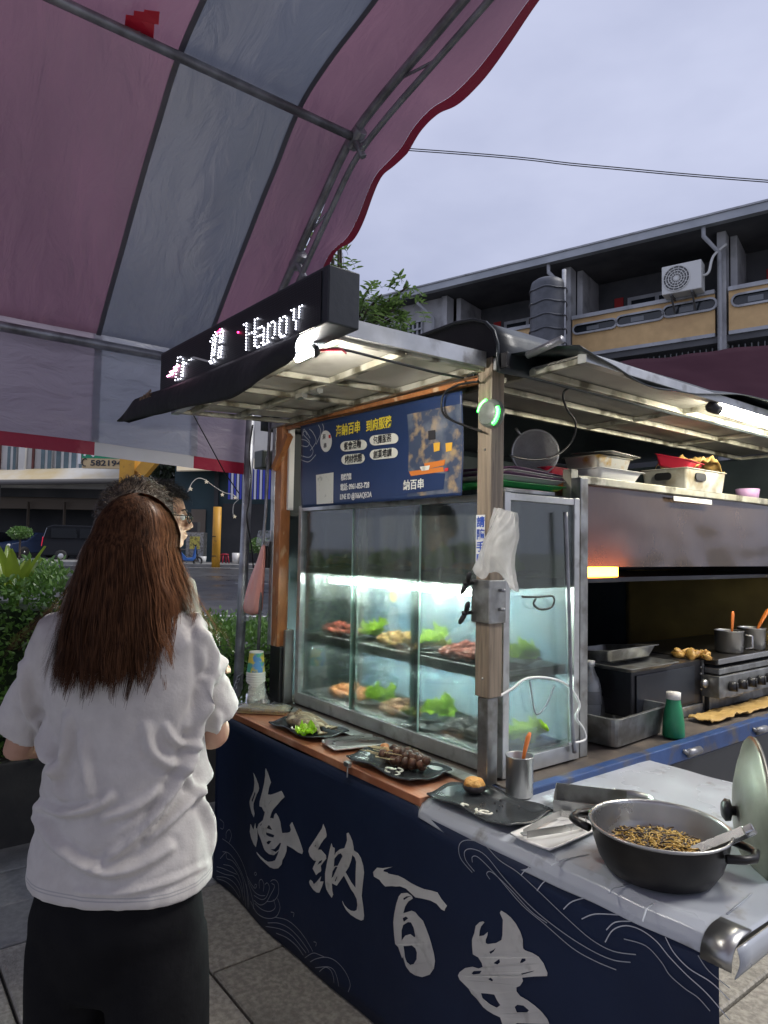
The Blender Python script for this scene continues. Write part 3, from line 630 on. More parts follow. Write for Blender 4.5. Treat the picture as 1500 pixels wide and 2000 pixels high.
char('brush_stroke', 890, 1760, .13333, [
 [zz('712,120 780,160 850,220 920,310 980,420 1020,540 1025,670 1050,700 1150,740 1240,800 1310,900 1365,1040 1360,1085 1180,1085 1010,1100 1025,1150 980,1220 930,1240 930,1300 980,1370 1080,1430 1180,1510 1290,1620 1360,1720 1385,1790 1250,1785 930,1765 905,1790 900,1950 860,2050 780,2000 740,1850 690,1680 600,1640 500,1580 440,1530 340,1400 270,1330 230,1260 100,1130 75,1070 100,1020 180,960 290,940 380,965 445,940 430,880 380,800 300,755 290,620 290,540 325,440 345,340 400,285 450,275 470,290 420,350 400,420 395,490 460,480 520,430 515,480 490,540 490,590 520,605 640,590 720,545 735,470 740,250 695,150'),
  zz('600,885 690,820 700,870 660,905'), zz('980,880 1010,820 1060,820 1065,850 1010,885'), zz('275,1040 310,1000 430,995 400,1040 300,1055'), zz('520,1120 560,1095 595,1130 580,1155'), zz('410,1325 500,1330 610,1345 650,1430 695,1500 640,1540 540,1490 430,1400'), zz('900,1530 940,1495 1030,1510 1105,1580 1080,1610 930,1610'), zz('990,1040 1150,1005 1190,1000 1150,1020 1010,1058'), zz('540,720 600,690 640,655 610,710 560,750')]])
def smooth_line(p, n=5):
    out = []
    for i in range(len(p) - 1):
        p0, p1, p2, p3 = p[max(i - 1, 0)], p[i], p[i + 1], p[min(i + 2, len(p) - 1)]
        for k in range(n):
            f = k / n; out.append(tuple(.5 * (2 * p1[c] + (p2[c] - p0[c]) * f + (2 * p0[c] - 5 * p1[c] + 4 * p2[c] - p3[c]) * f * f + (3 * p1[c] - p0[c] - 3 * p2[c] + p3[c]) * f ** 3) for c in (0, 1)))
    return out + [p[-1]]
def wave(ox, oy, sc, lines, m, w):
    for ln in lines:
        p = smooth_line([(ox + x * sc, oy + y * sc) for x, y in zz(ln)])
        b = B(); b.strip([onsk(x, y, .0042) for x, y in p], w, (0, -1, 0)); b.build('wave_line', m, skirt, fix=False)
wave(410, 1600, .1933, ['90,0 125,40 120,100 95,90', '150,200 150,140 180,110 200,170 180,240', '115,200 200,270 300,400 370,540 400,640', '120,330 180,350 260,450 330,570 380,700 400,900', '100,400 150,340 160,400 220,430 300,540 340,650 370,880', '70,480 130,500 190,530 260,560', '70,520 150,560 230,580 290,650 330,760 345,820', '70,580 150,590 230,640 290,720 305,790', '75,600 150,630 220,690 280,770 300,800', '130,460 200,480 260,540 310,640 335,740',
  '380,570 430,640 480,690 500,660 480,650 480,680', '400,620 470,720 540,760 590,760', '530,690 525,620 550,600 575,650 570,720', '585,650 610,635 630,690 600,780 550,800 470,760', '640,620 660,605 690,610 715,650 718,740 690,800 650,820 610,820', '650,640 680,670 640,760 600,830 540,855 470,810', '670,800 690,880 640,920 560,900 480,840', '710,790 735,880 710,960 660,990 580,980 500,930 430,820', '470,900 460,820 430,720 400,640', '410,880 400,760 370,650',
  '690,980 800,1010 900,1090 980,1190 1040,1290 1060,1330', '620,1035 720,1040 820,1090 920,1190 1000,1300 1020,1340', '600,1070 740,1100 850,1170 940,1280 990,1345', '700,1140 800,1190 900,1280 960,1370', '975,1395 1060,1345 1130,1365 1180,1390', '1030,1435 1100,1400 1200,1390 1290,1440 1370,1550 1410,1670 1390,1750', '1080,1495 1200,1485 1260,1520 1290,1600 1305,1690', '1120,1535 1180,1490 1230,1520 1255,1590 1260,1650', '470,540 485,530 495,550 480,560 470,545', '840,930 870,940 865,980', '1070,1230 1095,1240 1090,1275'], 'line_print', .0022)
wave(850, 1600, .43333, ['180,235 125,170 120,110 160,90 230,110 300,180 380,235 470,320 590,440 700,540 800,595 905,610', '190,230 150,180 145,140 180,130 240,160 330,270 450,400 580,510 700,590 800,635 880,645', '180,190 180,165 210,170 290,250 400,380 500,470 620,580 720,640 815,680', '260,265 245,240 270,235 350,310 440,410 510,465', '850,540 950,570 1020,640 1060,700 1130,760 1190,800 1245,860', '1190,610 1240,680 1335,755'], 'line_print', .0022)
wave(850, 1600, .43333, ['580,405 620,370 700,350', '660,450 720,428 825,432', '770,500 810,465 880,460', '765,555 800,500 860,480 930,500 1000,550 1060,620 1140,700 1230,780 1335,900', '395,250 410,230 430,215', '465,320 490,285 522,262', '1040,530 1080,600 1150,670 1250,730 1335,810'], 'line_print_white', .0024)
b = B(); c = AY(682, 1492, TY - .012)
b.box(c.x - .015, c.x + .015, c.y - .014, c.y, c.z - .008, c.z + .008); b.tube([c + V((.008, -.012, -.005)), c + V((.012, -.016, -.04))], .003, 6); b.build('clip', 'steel', skirt, bevel=.003)

# ---------------- banner over the glass case ----------------
mat('banner_blue', (.022, .045, .13), .38, col2=(.015, .032, .095), vs=2, bump=.2, bs=6)
mat('print_yellow', (.82, .66, .06), .5); mat('print_white', (.82, .82, .80), .5); mat('print_pale', (.78, .78, .70), .5, wear=(.5, .5, .44), ws=30, wpos=(.6, .7))
mat('print_orange', (.66, .20, .035), .5); mat('print_lamp', (.75, .42, .05), .5); mat('print_dark', (.03, .03, .035), .5); mat('print_red', (.6, .04, .04), .5)
mat('print_night', (.05, .07, .12), .45, col2=(.42, .30, .16), vs=22, vpos=(.5, .7), wear=(.20, .22, .26), ws=7, wpos=(.5, .7), detail=8)
hb = thing('hanging_banner', 'navy blue printed banner with yellow and white lettering above the glass case', 'banner', (-2.24, 1.625, 1.7))
BY = 1.612
def bw(x, z): return .006 * sin(x * 9 + z * 4) * .6 + .004 * sin(z * 16 + x * 2)
def onb(px, py, d=.003): p = AY(px, py, BY); return V((p.x, BY + bw(p.x, p.z) - d, p.z))
c4 = [(586, 832), (905, 764), (905, 968), (588, 992)]
def bq(u, v): # v down
    x = (c4[0][0] * (1 - u) + c4[1][0] * u) * (1 - v) + (c4[3][0] * (1 - u) + c4[2][0] * u) * v
    y = (c4[0][1] * (1 - u) + c4[1][1] * u) * (1 - v) + (c4[3][1] * (1 - u) + c4[2][1] * u) * v
    return onb(x, y, 0)
b = B(); b.grid(bq, 60, 24); b.build('banner_sheet', 'banner_blue', hb, True, sol=.002)
b = B(); b.grid(lambda u, v: bq(.66 + .335 * u, .12 + .85 * v) + V((0, -.0025, 0)), 24, 18); b.build('photo_print', 'print_night', hb, True)
def bquad(name, pts, m, d=.005): b = B(); b.poly([pts], lambda a, c, t: onb(a, c, d) + V((0, t, 0)), .0008); return b.build(name, m, hb)
bquad('photo_shape', [(800, 921), (868, 912), (870, 921), (804, 930)], 'print_orange'); bquad('photo_shape', [(830, 905), (872, 898), (870, 909), (832, 917)], 'print_orange')
for x in (848, 872): bquad('photo_shape', [(x, 866), (x + 13, 864), (x + 12, 880), (x + 1, 883)], 'print_lamp')
bquad('photo_shape', [(838, 842), (852, 840), (852, 858), (838, 860)], 'print_dark')
bquad('photo_shape', [(822, 912), (842, 909), (840, 918), (826, 920)], 'print_pale', .0065); bquad('photo_shape', [(872, 915), (879, 914), (879, 920), (872, 921)], 'print_red', .0065)
bquad('photo_shape', [(776, 920), (872, 925), (870, 956), (774, 966)], 'banner_blue', .0042)
def btext(s, px, py, hpx, m, bold=.0, ang=10, sx=1, name='lettering', ch=None):
    p = onb(px, py, .0065); dep = (p - EYE).dot(FW); h = hpx * dep / FPX
    text(name, s, p, h, m, hb, rot=(pi / 2, radians(ang) * 0, 0), bold=bold, sx=sx, shear=0)
btext('海納百串', 658, 852, 24.5, 'print_yellow', .0006, sx=.85); btext('到府服務', 715, 842, 24.5, 'print_yellow', .0006, sx=.83)
def pill(px, py, w, h, s):
    n = 8; pts = []
    for k in range(n + 1): a = pi / 2 + pi * k / n; pts.append((px + h / 2 + h / 2 * cos(a), py + h / 2 - h / 2 * sin(a)))
    for k in range(n + 1): a = -pi / 2 + pi * k / n; pts.append((px + w - h / 2 + h / 2 * cos(a), py + h / 2 - h / 2 * sin(a) - (w - h) * .11))
    bquad('pill', pts, 'print_pale', .0045); btext(s, px + h * .38, py + h * .84, h * .86, 'print_dark', .0002, sx=.84)
pill(666, 862, 50, 20, '餐會活動'); pill(721, 850, 56, 20, '包攤服務'); pill(669, 888, 44, 20, '烤材供應'); pill(722, 878, 54, 20, '創業培訓')
btext('聯絡資訊', 671, 938, 13.5, 'print_white', .0006, sx=.66); btext('電話: 0961-053-728', 670, 958, 15, 'print_white', .0004, sx=.78); btext('LINE ID @766AQEOA', 669, 976, 15, 'print_white', .0001, sx=.72)
btext('納百串', 790, 956, 21, 'print_pale', .0006, sx=1.0)
bquad('white_square', [(620, 928), (655, 923), (654, 983), (620, 985)], 'print_pale', .0045)
bquad('badge', [(638 + 11.5 * cos(2 * pi * k / 24), 861 + 20 * sin(2 * pi * k / 24) * (1 if sin(2 * pi * k / 24) < 0 else 1.1)) for k in range(24)], 'print_white', .0045)
btext('串', 634, 875, 11, 'print_dark', .0003); btext('海', 632, 858, 11, 'print_dark', .0003); bquad('badge_mark', [(644, 850), (648, 849), (648, 856), (644, 856)], 'print_red', .006)
for ln in ('588,890 605,893 612,880 600,862 588,858', '588,870 600,872 604,862 592,848 597,842 606,856', '590,852 594,838 600,850', '606,880 618,862 612,845 605,838', '618,868 628,845 624,830', '628,852 634,838 632,828', '588,898 604,902 618,888'):
    p = smooth_line(zz(ln)); b = B(); b.strip([onb(x, y, .004) for x, y in p], .0035, (0, -1, 0)); b.build('wave_line', 'line_print_white', hb, fix=False)
b = B(); b.beam(V((-2.79, BY + .012, 2.098)), V((-1.66, BY + .012, 2.088)), .012, .016); b.build('hanging_bar', 'orange_steel', hb)
# ---------------- glass display case ----------------
film_mat('case_glass', (.94, .985, .965), .02, (.62, .70, .66), .06, .04, 9, (1, 1, .16), (.44, .76), .13, zfog=(.56, .66, 4.2))
film_mat('clear_glass', (.93, .97, .96), .01, (.6, .7, .68), .05, .03, 7, (1, 1, .2), (.5, .8), .08)
mat('case_back_steel', (.50, .57, .54), .5, .1, col2=(.36, .43, .41), vs=8, stretch=(1, 1, .25), rvar=.1)
mat('case_back_print', (.16, .31, .44), .4, col2=(.32, .44, .48), vs=5, wear=(.34, .46, .50), ws=6, wpos=(.55, .75))
mat('print_lemon', (.85, .66, .10), .5)
glow('tube_cool', (.90, 1.0, .93), 260); glow('tube_low', (.88, 1.0, .95), 430)
case = thing('display_case', 'aluminium framed glass food display case with three shelves', 'display case', (-2.2, 1.89, .785))
X0, X1, Y0, Y1 = -2.862, -1.548, 1.70, 2.10
fw = .03
for x in (X0 + fw / 2, X1 - fw / 2):
    for y in (Y0 + fw / 2, Y1 - fw / 2): bx('frame_upright', 'aluminium', case, x - fw / 2, x + fw / 2, y - fw / 2, y + fw / 2, .79, 1.72, .002)
for y in (Y0 + fw / 2, Y1 - fw / 2):
    bx('frame_rail', 'aluminium', case, X0 + fw, X1 - fw, y - fw / 2 + .002, y + fw / 2 - .002, 1.694, 1.718, .002)
    bx('frame_rail', 'aluminium', case, X0 + fw, X1 - fw, y - fw / 2 - .003, y + fw / 2, .792, .845, .002)
for x in (X0 + fw / 2, X1 - fw / 2):
    bx('frame_rail', 'aluminium', case, x - fw / 2 + .002, x + fw / 2 - .002, Y0 + fw, Y1 - fw, 1.694, 1.718, .002)
    bx('frame_rail', 'aluminium', case, x - fw / 2 + .002, x + fw / 2 + .002, Y0 + fw, Y1 - fw, .792, .845, .002)
bx('base_plate', 'aluminium', case, X0 + .01, X1 - .01, Y0 + .03, Y1 - .01, .835, .846)
bx('top_plate', 'clear_glass', case, X0 + .012, X1 - .012, Y0 + .03, Y1 - .012, 1.72, 1.724, 0)
for z in (1.12, 1.43):
    s = bx('shelf', 'steel', case, X0 + .032, X1 - .032, Y0 + .05, Y1 - .035, z - .004, z)
    bx('shelf_lip', 'aluminium', s, X0 + .03, X1 - .03, Y0 + .034, Y0 + .049, z - .034, z + .004, .002)
    bx('shelf_lip', 'aluminium', s, X1 - .046, X1 - .034, Y0 + .05, Y1 - .035, z - .034, z + .003, .002)
for i, (xa, xb, y) in enumerate(((X0 + .03, -2.385, 1.716), (-2.415, -1.975, 1.708), (-2.03, X1 - .03, 1.716))):
    b = B(); b.box(xa, xb, y - .002, y + .002, .845, 1.695); b.build('glass_pane', 'case_glass', case)
for x, y in ((-2.385, 1.7135), (-2.415, 1.7055), (-1.975, 1.7055), (-2.03, 1.7135)):
    b = B(); b.box(x - .0012, x + .0012, y - .003, y + .0045, .846, 1.694); b.build('pane_edge', 'tube_edge' if False else 'glass_edge' if 'glass_edge' in MATS else mat('glass_edge', (.35, .52, .46), .2), case)
for xs in (X0 + .012, X1 - .012):
    b = B(); b.box(xs - .002, xs + .002, Y0 + .03, Y1 - .03, .845, 1.695); b.build('glass_pane', 'case_glass', case)
bx('back_panel', 'case_back_steel', case, X0 + .03, X1 - .03, Y1 - .026, Y1 - .020, 1.41, 1.694, 0)
bp = bx('back_panel', 'case_back_print', case, X0 + .03, X1 - .03, Y1 - .026, Y1 - .020, .846, 1.408, 0)
yb = Y1 - .0275
for i, (px, py) in enumerate(((770, 1165), (757, 1135))):
    pass
b = B(); c = AY(768, 1165, yb); b.poly([[(c.x + .028 * cos(a * pi / 8), c.z + .028 * sin(a * pi / 8)) for a in range(16)]], lambda a, d, t: V((a, yb - .001 + t, d)), .001); b.build('lemon_print', 'print_lemon', bp)
for ln in ('735,1180 745,1150 790,1160 830,1155', '760,1200 790,1195 840,1205', '690,1130 700,1170 740,1210', '830,1180 870,1160 905,1190', '620,1180 660,1150 680,1200', '1010,1140 1030,1180 1060,1210', '860,1200 880,1215 920,1190',
           '870,1330 905,1310 920,1345 905,1395 880,1385 868,1345', '735,1310 780,1300 810,1320', '700,1290 740,1275', '600,1300 620,1280 640,1300', '650,1320 700,1315', '985,1360 1020,1340 1050,1390'):
    p = smooth_line(zz(ln)); b = B(); b.strip([AY(x, y, yb) for x, y in p], .004, (0, -1, 0)); b.build('print_line', 'line_print_white', bp, fix=False)
for x, y, s in ((600, 1290, '串烤 小吃'), (660, 1300, '香酥 雞排 魷魚'), (840, 1310, '現烤'), (640, 1330, '人氣 必點')):
    text('menu_print', s, AY(x, y, yb), .03, 'line_print_white', bp)
tubes = []
for z, y, nm, xa, xb in ((1.372, 1.80, 'white tube lamp glowing under the top shelf of the glass case', -2.74, -1.66), (1.094, 1.7535, 'white tube lamp glowing under the middle shelf of the glass case', -2.78, -1.62)):
    t = thing('tube_lamp', nm, 'lamp', ((xa + xb) / 2, y, z), 'tube lamps in the glass case')
    b = B(); b.tube([V((xa, y, z)), V((xb, y, z))], .0125 if z > 1.2 else .007, 12); b.build('tube', 'tube_cool' if z > 1.2 else 'tube_low', t, True)
    for x in (xa, xb): b = B(); b.tube([V((x - .02, y, z)), V((x + .02, y, z))], .015 if z > 1.2 else .009, 12); b.build('end_cap', 'white_plastic', t, True)
# ---------------- food in the case ----------------
def ico(seed, r, rough, m, sc=(1, 1, 1), sub=2, fr=1.6):
    bm = bmesh.new(); bmesh.ops.create_icosphere(bm, subdivisions=sub, radius=r)
    for v in bm.verts:
        n = noise.noise(v.co.normalized() * fr + V((seed * 5.1, seed, 0))); n2 = noise.noise(v.co.normalized() * fr * 3 + V((seed, 3, seed)))
        v.co *= 1 + rough * n * 1.3 + rough * .5 * n2; v.co = V((v.co.x * sc[0], v.co.y * sc[1], v.co.z * sc[2]))
    me = bpy.data.meshes.new('m'); bm.to_mesh(me); bm.free(); me.polygons.foreach_set('use_smooth', [True] * len(me.polygons)); me.materials.append(MATS[m]); return me
mat('food_red', (.46, .10, .05), .35, col2=(.20, .03, .02), vs=60, rand=.25, wear=(.50, .26, .16), ws=70, wpos=(.58, .7))
mat('food_gold', (.72, .44, .11), .5, col2=(.42, .20, .04), vs=50, rand=.2, wear=(.75, .52, .20), ws=70, wpos=(.56, .7))
mat('food_orange', (.68, .29, .10), .5, col2=(.44, .15, .05), vs=50, rand=.2)
mat('food_tan', (.44, .24, .13), .5, col2=(.30, .14, .07), vs=60, rand=.25, wear=(.60, .42, .30), ws=70, wpos=(.56, .7))
mat('food_black', (.055, .045, .045), .35, col2=(.02, .018, .018), vs=60, rand=.3)
mat('food_brown', (.13, .055, .028), .35, col2=(.06, .025, .015), vs=60, rand=.3, wear=(.26, .14, .08), ws=80, wpos=(.6, .72))
sheet_mat('lettuce', (.50, .74, .05), .4, .05, .3, .3, 60, (.32, .60, .03), 20)
mat('plate_black', (.030, .034, .036), .22, col2=(.05, .055, .058), vs=9, rvar=.1, bump=.05, bs=40)
mat('plate_white', (.74, .73, .70), .25)
def plate(name, label, cx, cy, z, Lx, Ly, yaw, m='plate_black', rim=.014, wavy=.006, sol=.005, cat='plate', group=None):
    b = B(); M_ = TR((cx, cy, z), yaw)
    def f(u, v):
        a, c = 2 * u - 1, 2 * v - 1; e = max(abs(a), abs(c)); r = max(0, (e - .55) / .45)
        return M_ @ V((a * Lx / 2 * (1 - .05 * c * c), c * Ly / 2 * (1 - .05 * a * a), .004 + rim * r ** 1.8 + wavy * r * sin(a * 5 + c * 4 + yaw)))
    b.grid(f, 20, 14); return tag(b.build(name, m, None, True, sol=sol, org=(cx, cy, z)), label, cat, group)
def pile(name, label, cat, c, sx, sy, h, n, r, m, yaw=0, sc=(1, 1, 1), group=None, rough=.35, vari=4):
    t = thing(name, label, cat, c, group); ms = [ico(k + r * 1000, r, rough, m, sc) for k in range(vari)]
    for i in range(n):
        a = random.uniform(0, 2 * pi); q = sqrt(random.random()); hh = h * max(0, 1 - q * q) * random.uniform(.25, 1)
        p = V((cos(a) * q * sx, sin(a) * q * sy, 0)); p.rotate(Matrix.Rotation(yaw, 3, 'Z'))
        piece('piece', ms[i % vari], t, V(c) + p + V((0, 0, r * .55 * sc[2] + hh)), (random.uniform(-.8, .8), random.uniform(-.8, .8), random.uniform(0, 6)), [random.uniform(.75, 1.2)] * 3)
    return t
def lettuce(label, c, s, yaw=0, seed=1, lay=3, group=None, name='lettuce'):
    b = B(); random.seed(seed)
    for k in range(lay):
        ph = random.uniform(0, 6); R = s * random.uniform(.8, 1.1); tx, ty = random.uniform(-.5, .5), random.uniform(-.2, .55); off = V((random.uniform(-.3, .3), random.uniform(-.3, .3), 0)) * s * .6
        rot = Matrix.Rotation(yaw + random.uniform(-.8, .8), 3, 'Z') @ Matrix.Rotation(ty, 3, 'X') @ Matrix.Rotation(tx, 3, 'Y')
        def f(u, v, ph=ph, R=R, rot=rot, off=off):
            a = u * 2 * pi; r = R * (v * .96 + .04) * (1 + .12 * sin(3 * a + ph))
            z = s * (.30 * (v ** 2) * (1 + .5 * sin(2 * a + ph)) + .20 * v ** 3 * sin(7 * a + ph) + .13 * v ** 3 * sin(13 * a + 2 * ph)) + s * .10 * nz((cos(a) * v, sin(a) * v, ph), 3)
            p = rot @ V((r * cos(a), r * sin(a) * .8, z)); p.z = abs(p.z); return V(c) + off + p + V((0, 0, .008 + k * .012))
        b.grid(f, 64, 9)
    random.seed(seed + 50)
    return tag(b.build(name, 'lettuce', None, True, org=c), label, 'lettuce', group)
ZB, ZM, ZT = .846, 1.12, 1.43
def setp(lbl, px, py, z, kind, px2, py2, n=34, r=.016, sx=.115, sy=.07, h=.036, m='food_red', ls=.07, sc=(1, 1, 1), pw=.34):
    a = AZ(px, py, z + .012); c = AZ(px2, py2, z + .012); 
    for q, (x_, y_) in ((a, (px, py)), (c, (px2, py2))):
        if not 1.80 < q.y < 1.95: w = AY(x_, y_, min(max(q.y, 1.84), 1.93)); q.x, q.y, q.z = min(w.x, -1.66), w.y, z + .012
    mid = (a + c) / 2
    plate('serving_plate', 'dark plate under the %s' % lbl[0], min(mid.x, -1.60 - pw / 2), min(max(mid.y, 1.87), 1.94), z + .002, pw, .20, 0, group='plates in the glass case')
    pile(kind, lbl[1], lbl[2], a, sx, sy, h, n, r, m, sc=sc, group='food piles in the glass case')
    lettuce(lbl[3], c, ls, 0, int(px), group='lettuce in the glass case')
setp(('orange chunks on the bottom shelf of the case', 'pile of orange fried chunks on bottom shelf of the case, farthest left', 'food', 'lettuce leaf beside the orange chunks on the bottom shelf'), 684, 1368, ZB, 'fried_pieces', 748, 1370, m='food_orange', n=62)
setp(('brown strips on the bottom shelf of the case', 'pile of tan meat strips in the middle of the bottom shelf', 'food', 'lettuce leaf beside the tan strips on the bottom shelf'), 785, 1398, ZB, 'meat_strips', 860, 1396, m='food_tan', n=95, r=.012, sc=(1.7, .8, .7), sx=.10)
setp(('black pieces on the bottom shelf of the case', 'pile of black pieces on the bottom shelf behind the post', 'food', 'lettuce leaf at the right end of the bottom shelf'), 930, 1452, ZB, 'black_pieces', 1032, 1448, m='food_black', n=84, sx=.14, r=.017, pw=.40)
setp(('red meat on the middle shelf of the case', 'pile of red meat pieces at the left of the middle shelf', 'food', 'lettuce leaf beside the red meat on the middle shelf'), 668, 1240, ZM, 'meat_pieces', 730, 1244, m='food_red', n=76, r=.0145)
setp(('golden nuggets on the middle shelf of the case', 'pile of golden fried nuggets in the middle of the middle shelf', 'food', 'lettuce leaf beside the golden nuggets'), 782, 1258, ZM, 'nuggets', 846, 1264, m='food_gold', n=64, r=.0175)
setp(('red brown cubes on the middle shelf of the case', 'pile of red-brown cubes on the middle shelf beside the post', 'food', 'lettuce leaf at the right end of the middle shelf'), 920, 1284, ZM, 'meat_cubes', 1030, 1290, m='food_red', n=84, r=.016, sx=.14, pw=.40)
setp(('red food on the misted top shelf', 'red pieces behind the mist at the left of the top shelf', 'food', 'lettuce leaf behind the mist, left of the top shelf'), 665, 1108, ZT, 'misted_pieces', 738, 1110, m='food_orange', n=20, h=.02)
setp(('orange food on the misted top shelf', 'orange pieces behind the mist in the middle of the top shelf', 'food', 'lettuce leaf behind the mist in the middle of the top shelf'), 800, 1113, ZT, 'misted_pieces', 858, 1118, m='food_gold', n=20, h=.02)
setp(('reddish food on the misted top shelf by the post', 'reddish pieces behind the mist beside the post on the top shelf', 'food', 'lettuce leaf at the right end of the top shelf'), 920, 1124, ZT, 'misted_pieces', 1044, 1130, m='food_orange', n=20, h=.02, pw=.42)
for px, py, z, lb in ((835, 1275, ZM, 'steel tongs tray between the nuggets and the red cubes'), (830, 1420, ZB, 'steel tongs tray in front of the black pieces')):
    c = AZ(px, py, z + .006); c.y = min(c.y, 1.88); plate('tongs_tray', lb, c.x, c.y, z + .002, .17, .09, .3, 'steel', .008, 0, .003, 'tray')
c = AZ(1045, 1475, ZB); bt = B(); bt.box(-1.72, -1.585, 1.76, 2.05, .8475, .8535); tag(bt.build('blue_tray', mat('blue_plastic', (.03, .16, .50), .3), bevel=.002), 'flat blue tray at the right end of the bottom shelf', 'tray')
# cables on the case's end
def cable(name, label, pts, r, m, par=None):
    b = B(); b.tube([V(p) for p in pts], r, 6); return tag(b.build(name, m, None, True), label, 'cable')
def smooth3(p, n=6):
    p = [V(q) for q in p]; out = []
    for i in range(len(p) - 1):
        a, b_, c, d = p[max(i - 1, 0)], p[i], p[i + 1], p[min(i + 2, len(p) - 1)]
        for k in range(n): f = k / n; out.append(.5 * (2 * b_ + (c - a) * f + (2 * a - 5 * b_ + 4 * c - d) * f * f + (3 * b_ - a - 3 * c + d) * f ** 3))
    return out + [p[-1]]
cable('cable', 'white cable looping across the end of the glass case', smooth3([AX(x, y, -1.535) for x, y in ((975, 1360), (1000, 1345), (1030, 1325), (1075, 1325), (1110, 1340), (1132, 1375), (1125, 1400), (1140, 1425), (1142, 1445), (1110, 1453))]), .0045, 'white_plastic')
cable('cable', 'grey cable hanging inside the lower end pane', smooth3([AX(x, y, -1.54) for x, y in ((1035, 1330), (1040, 1370), (1048, 1395), (1065, 1380), (1083, 1340))]), .003, 'pipe')
cable('cable', 'dark looped cable on the upper end pane of the case', smooth3([AX(x, y, -1.54) for x, y in ((1020, 1165), (1050, 1166), (1080, 1165), (1078, 1185), (1055, 1190), (1042, 1180), (1046, 1170))]), .004, 'black_plastic')
cable('cable', 'thick dark conduit running down beside the glass case', smooth3([AX(x, y, -1.53) for x, y in ((1104, 1000), (1108, 1120), (1112, 1250), (1116, 1400), (1122, 1470))]), .008, 'pipe')
bx('inner_post', 'steel_worn', truck, -1.60, -1.555, 2.115, 2.16, .787, 1.80, .003)
# ---------------- things on the counter ----------------
CZ = .781
mat('cup_paper', (.80, .78, .72), .5)
mat('cup_print', (.10, .45, .28), .5, col2=(.75, .62, .10), vs=16, vpos=(.45, .5), wear=(.10, .30, .62), ws=13, wpos=(.52, .56), detail=1)
film_mat('film_clear', (.97, .97, .95), .15, (.92, .92, .88), .10, .15, 12, (1, 1, 1), (.4, .7), .5, 1.0, 24)
mat('bamboo', (.70, .58, .34), .55, col2=(.60, .47, .25), vs=20, rand=.1)
mat('fish', (.36, .27, .16), .4, col2=(.15, .10, .06), vs=40, wear=(.60, .50, .32), ws=30, wpos=(.52, .66), bump=.6, bs=60)
mat('onion', (.76, .74, .62), .35); mat('cabbage', (.58, .64, .28), .4, col2=(.70, .72, .45), vs=30)
mat('orange_plastic', (.80, .22, .04), .35)
mat('pot_out', (.022, .020, .019), .42, .35, col2=(.010, .010, .010), vs=5, rvar=.12, wear=(.055, .05, .045), ws=4, wpos=(.58, .8))
mat('noodle', (.62, .40, .10), .45, rand=.2); mat('noodle_dark', (.06, .04, .025), .5)
mat('crust', (.62, .26, .05), .6, col2=(.72, .42, .12), vs=40, bump=1, bs=90)
cups = thing('cup_stack', 'upside-down stack of printed paper cups in a clear bag', 'cups', (-2.955, 1.545, CZ))
c = V((-2.955, 1.545, CZ + .03))
for k in range(11):
    z = c.z + .0115 * k
    b = B(); b.lathe([(.0445, z), (.0455, z + .003), (.0445, z + .007), (.0425, z + .0112)], (c.x, c.y, 0), 28, None, False, False); b.build('cup_rim', 'cup_paper', cups, True)
zt = c.z + .0115 * 11
b = B(); b.lathe([(.0425, zt), (.033, zt + .088)], (c.x, c.y, 0), 28, None, False, False); b.build('cup_wall', 'cup_print', cups, True)
b = B(); b.lathe([(.0335, zt + .088), (.0325, zt + .093), (.030, zt + .093), (.030, zt + .086), (0.001, zt + .086)], (c.x, c.y, 0), 28, None, False, True); b.build('cup_base', 'cup_paper', cups, True)
b = B()
def bag(u, v):
    a = u * 2 * pi; r = .052 + .035 * (1 - v) ** 2 + .014 * sin(a * 5) * (1 - v) + .008 * nz((cos(a) * 3, sin(a) * 3, v * 5), 2); return V((c.x + r * cos(a), c.y + r * sin(a), CZ + .004 + .10 * v + .01 * sin(a * 3) * v))
b.grid(bag, 40, 12); b.build('clear_bag', 'film_clear', cups, True)
chop = thing('chopstick_bundle', 'flat clear-wrapped bundle of wooden chopsticks beside the cup stack', 'chopsticks', (-2.80, 1.50, CZ))
d0, d1 = V((-2.90, 1.43, CZ)), V((-2.735, 1.60, CZ)); dv = (d1 - d0).normalized(); nv = V((-dv.y, dv.x, 0))
st = B(); st.box(-.105, .105, -.0026, .0026, -.0024, .0024); sme = mesh_of(st, 'bamboo')
for i in range(18):
    for j in range(4):
        p = (d0 + d1) / 2 + nv * ((i - 8.5) * .0058) + dv * random.uniform(-.004, .004) + V((0, 0, .005 + j * .0054)); piece('chopstick', sme, chop, p, (0, 0, math.atan2(dv.y, dv.x) + random.uniform(-.01, .01)))
def wrap(u, v):
    a = v * 2 * pi; s = 2 * u - 1; w = .060 * (1 - .25 * abs(s) ** 6) ; h = .017 * (1 - .6 * abs(s) ** 8)
    q = V((cos(a), sin(a), 0)); e = max(abs(q.x), abs(q.y)) ** .5
    return (d0 + d1) / 2 + dv * s * .128 + nv * (w * q.x) + V((0, 0, .0165 + h * q.y + .003 * nz((s * 6, a * 2, 0), 2)))
b = B(); b.grid(wrap, 30, 24); b.build('wrapper', 'film_clear', chop, True)
plate('plate', 'black wavy plate of grilled fish on the orange-brown board', -2.43, 1.512, CZ, .34, .185, .04)
fish = thing('grilled_fish', 'whole grilled fish lying on the farthest black plate', 'fish', (-2.45, 1.53, CZ + .012))
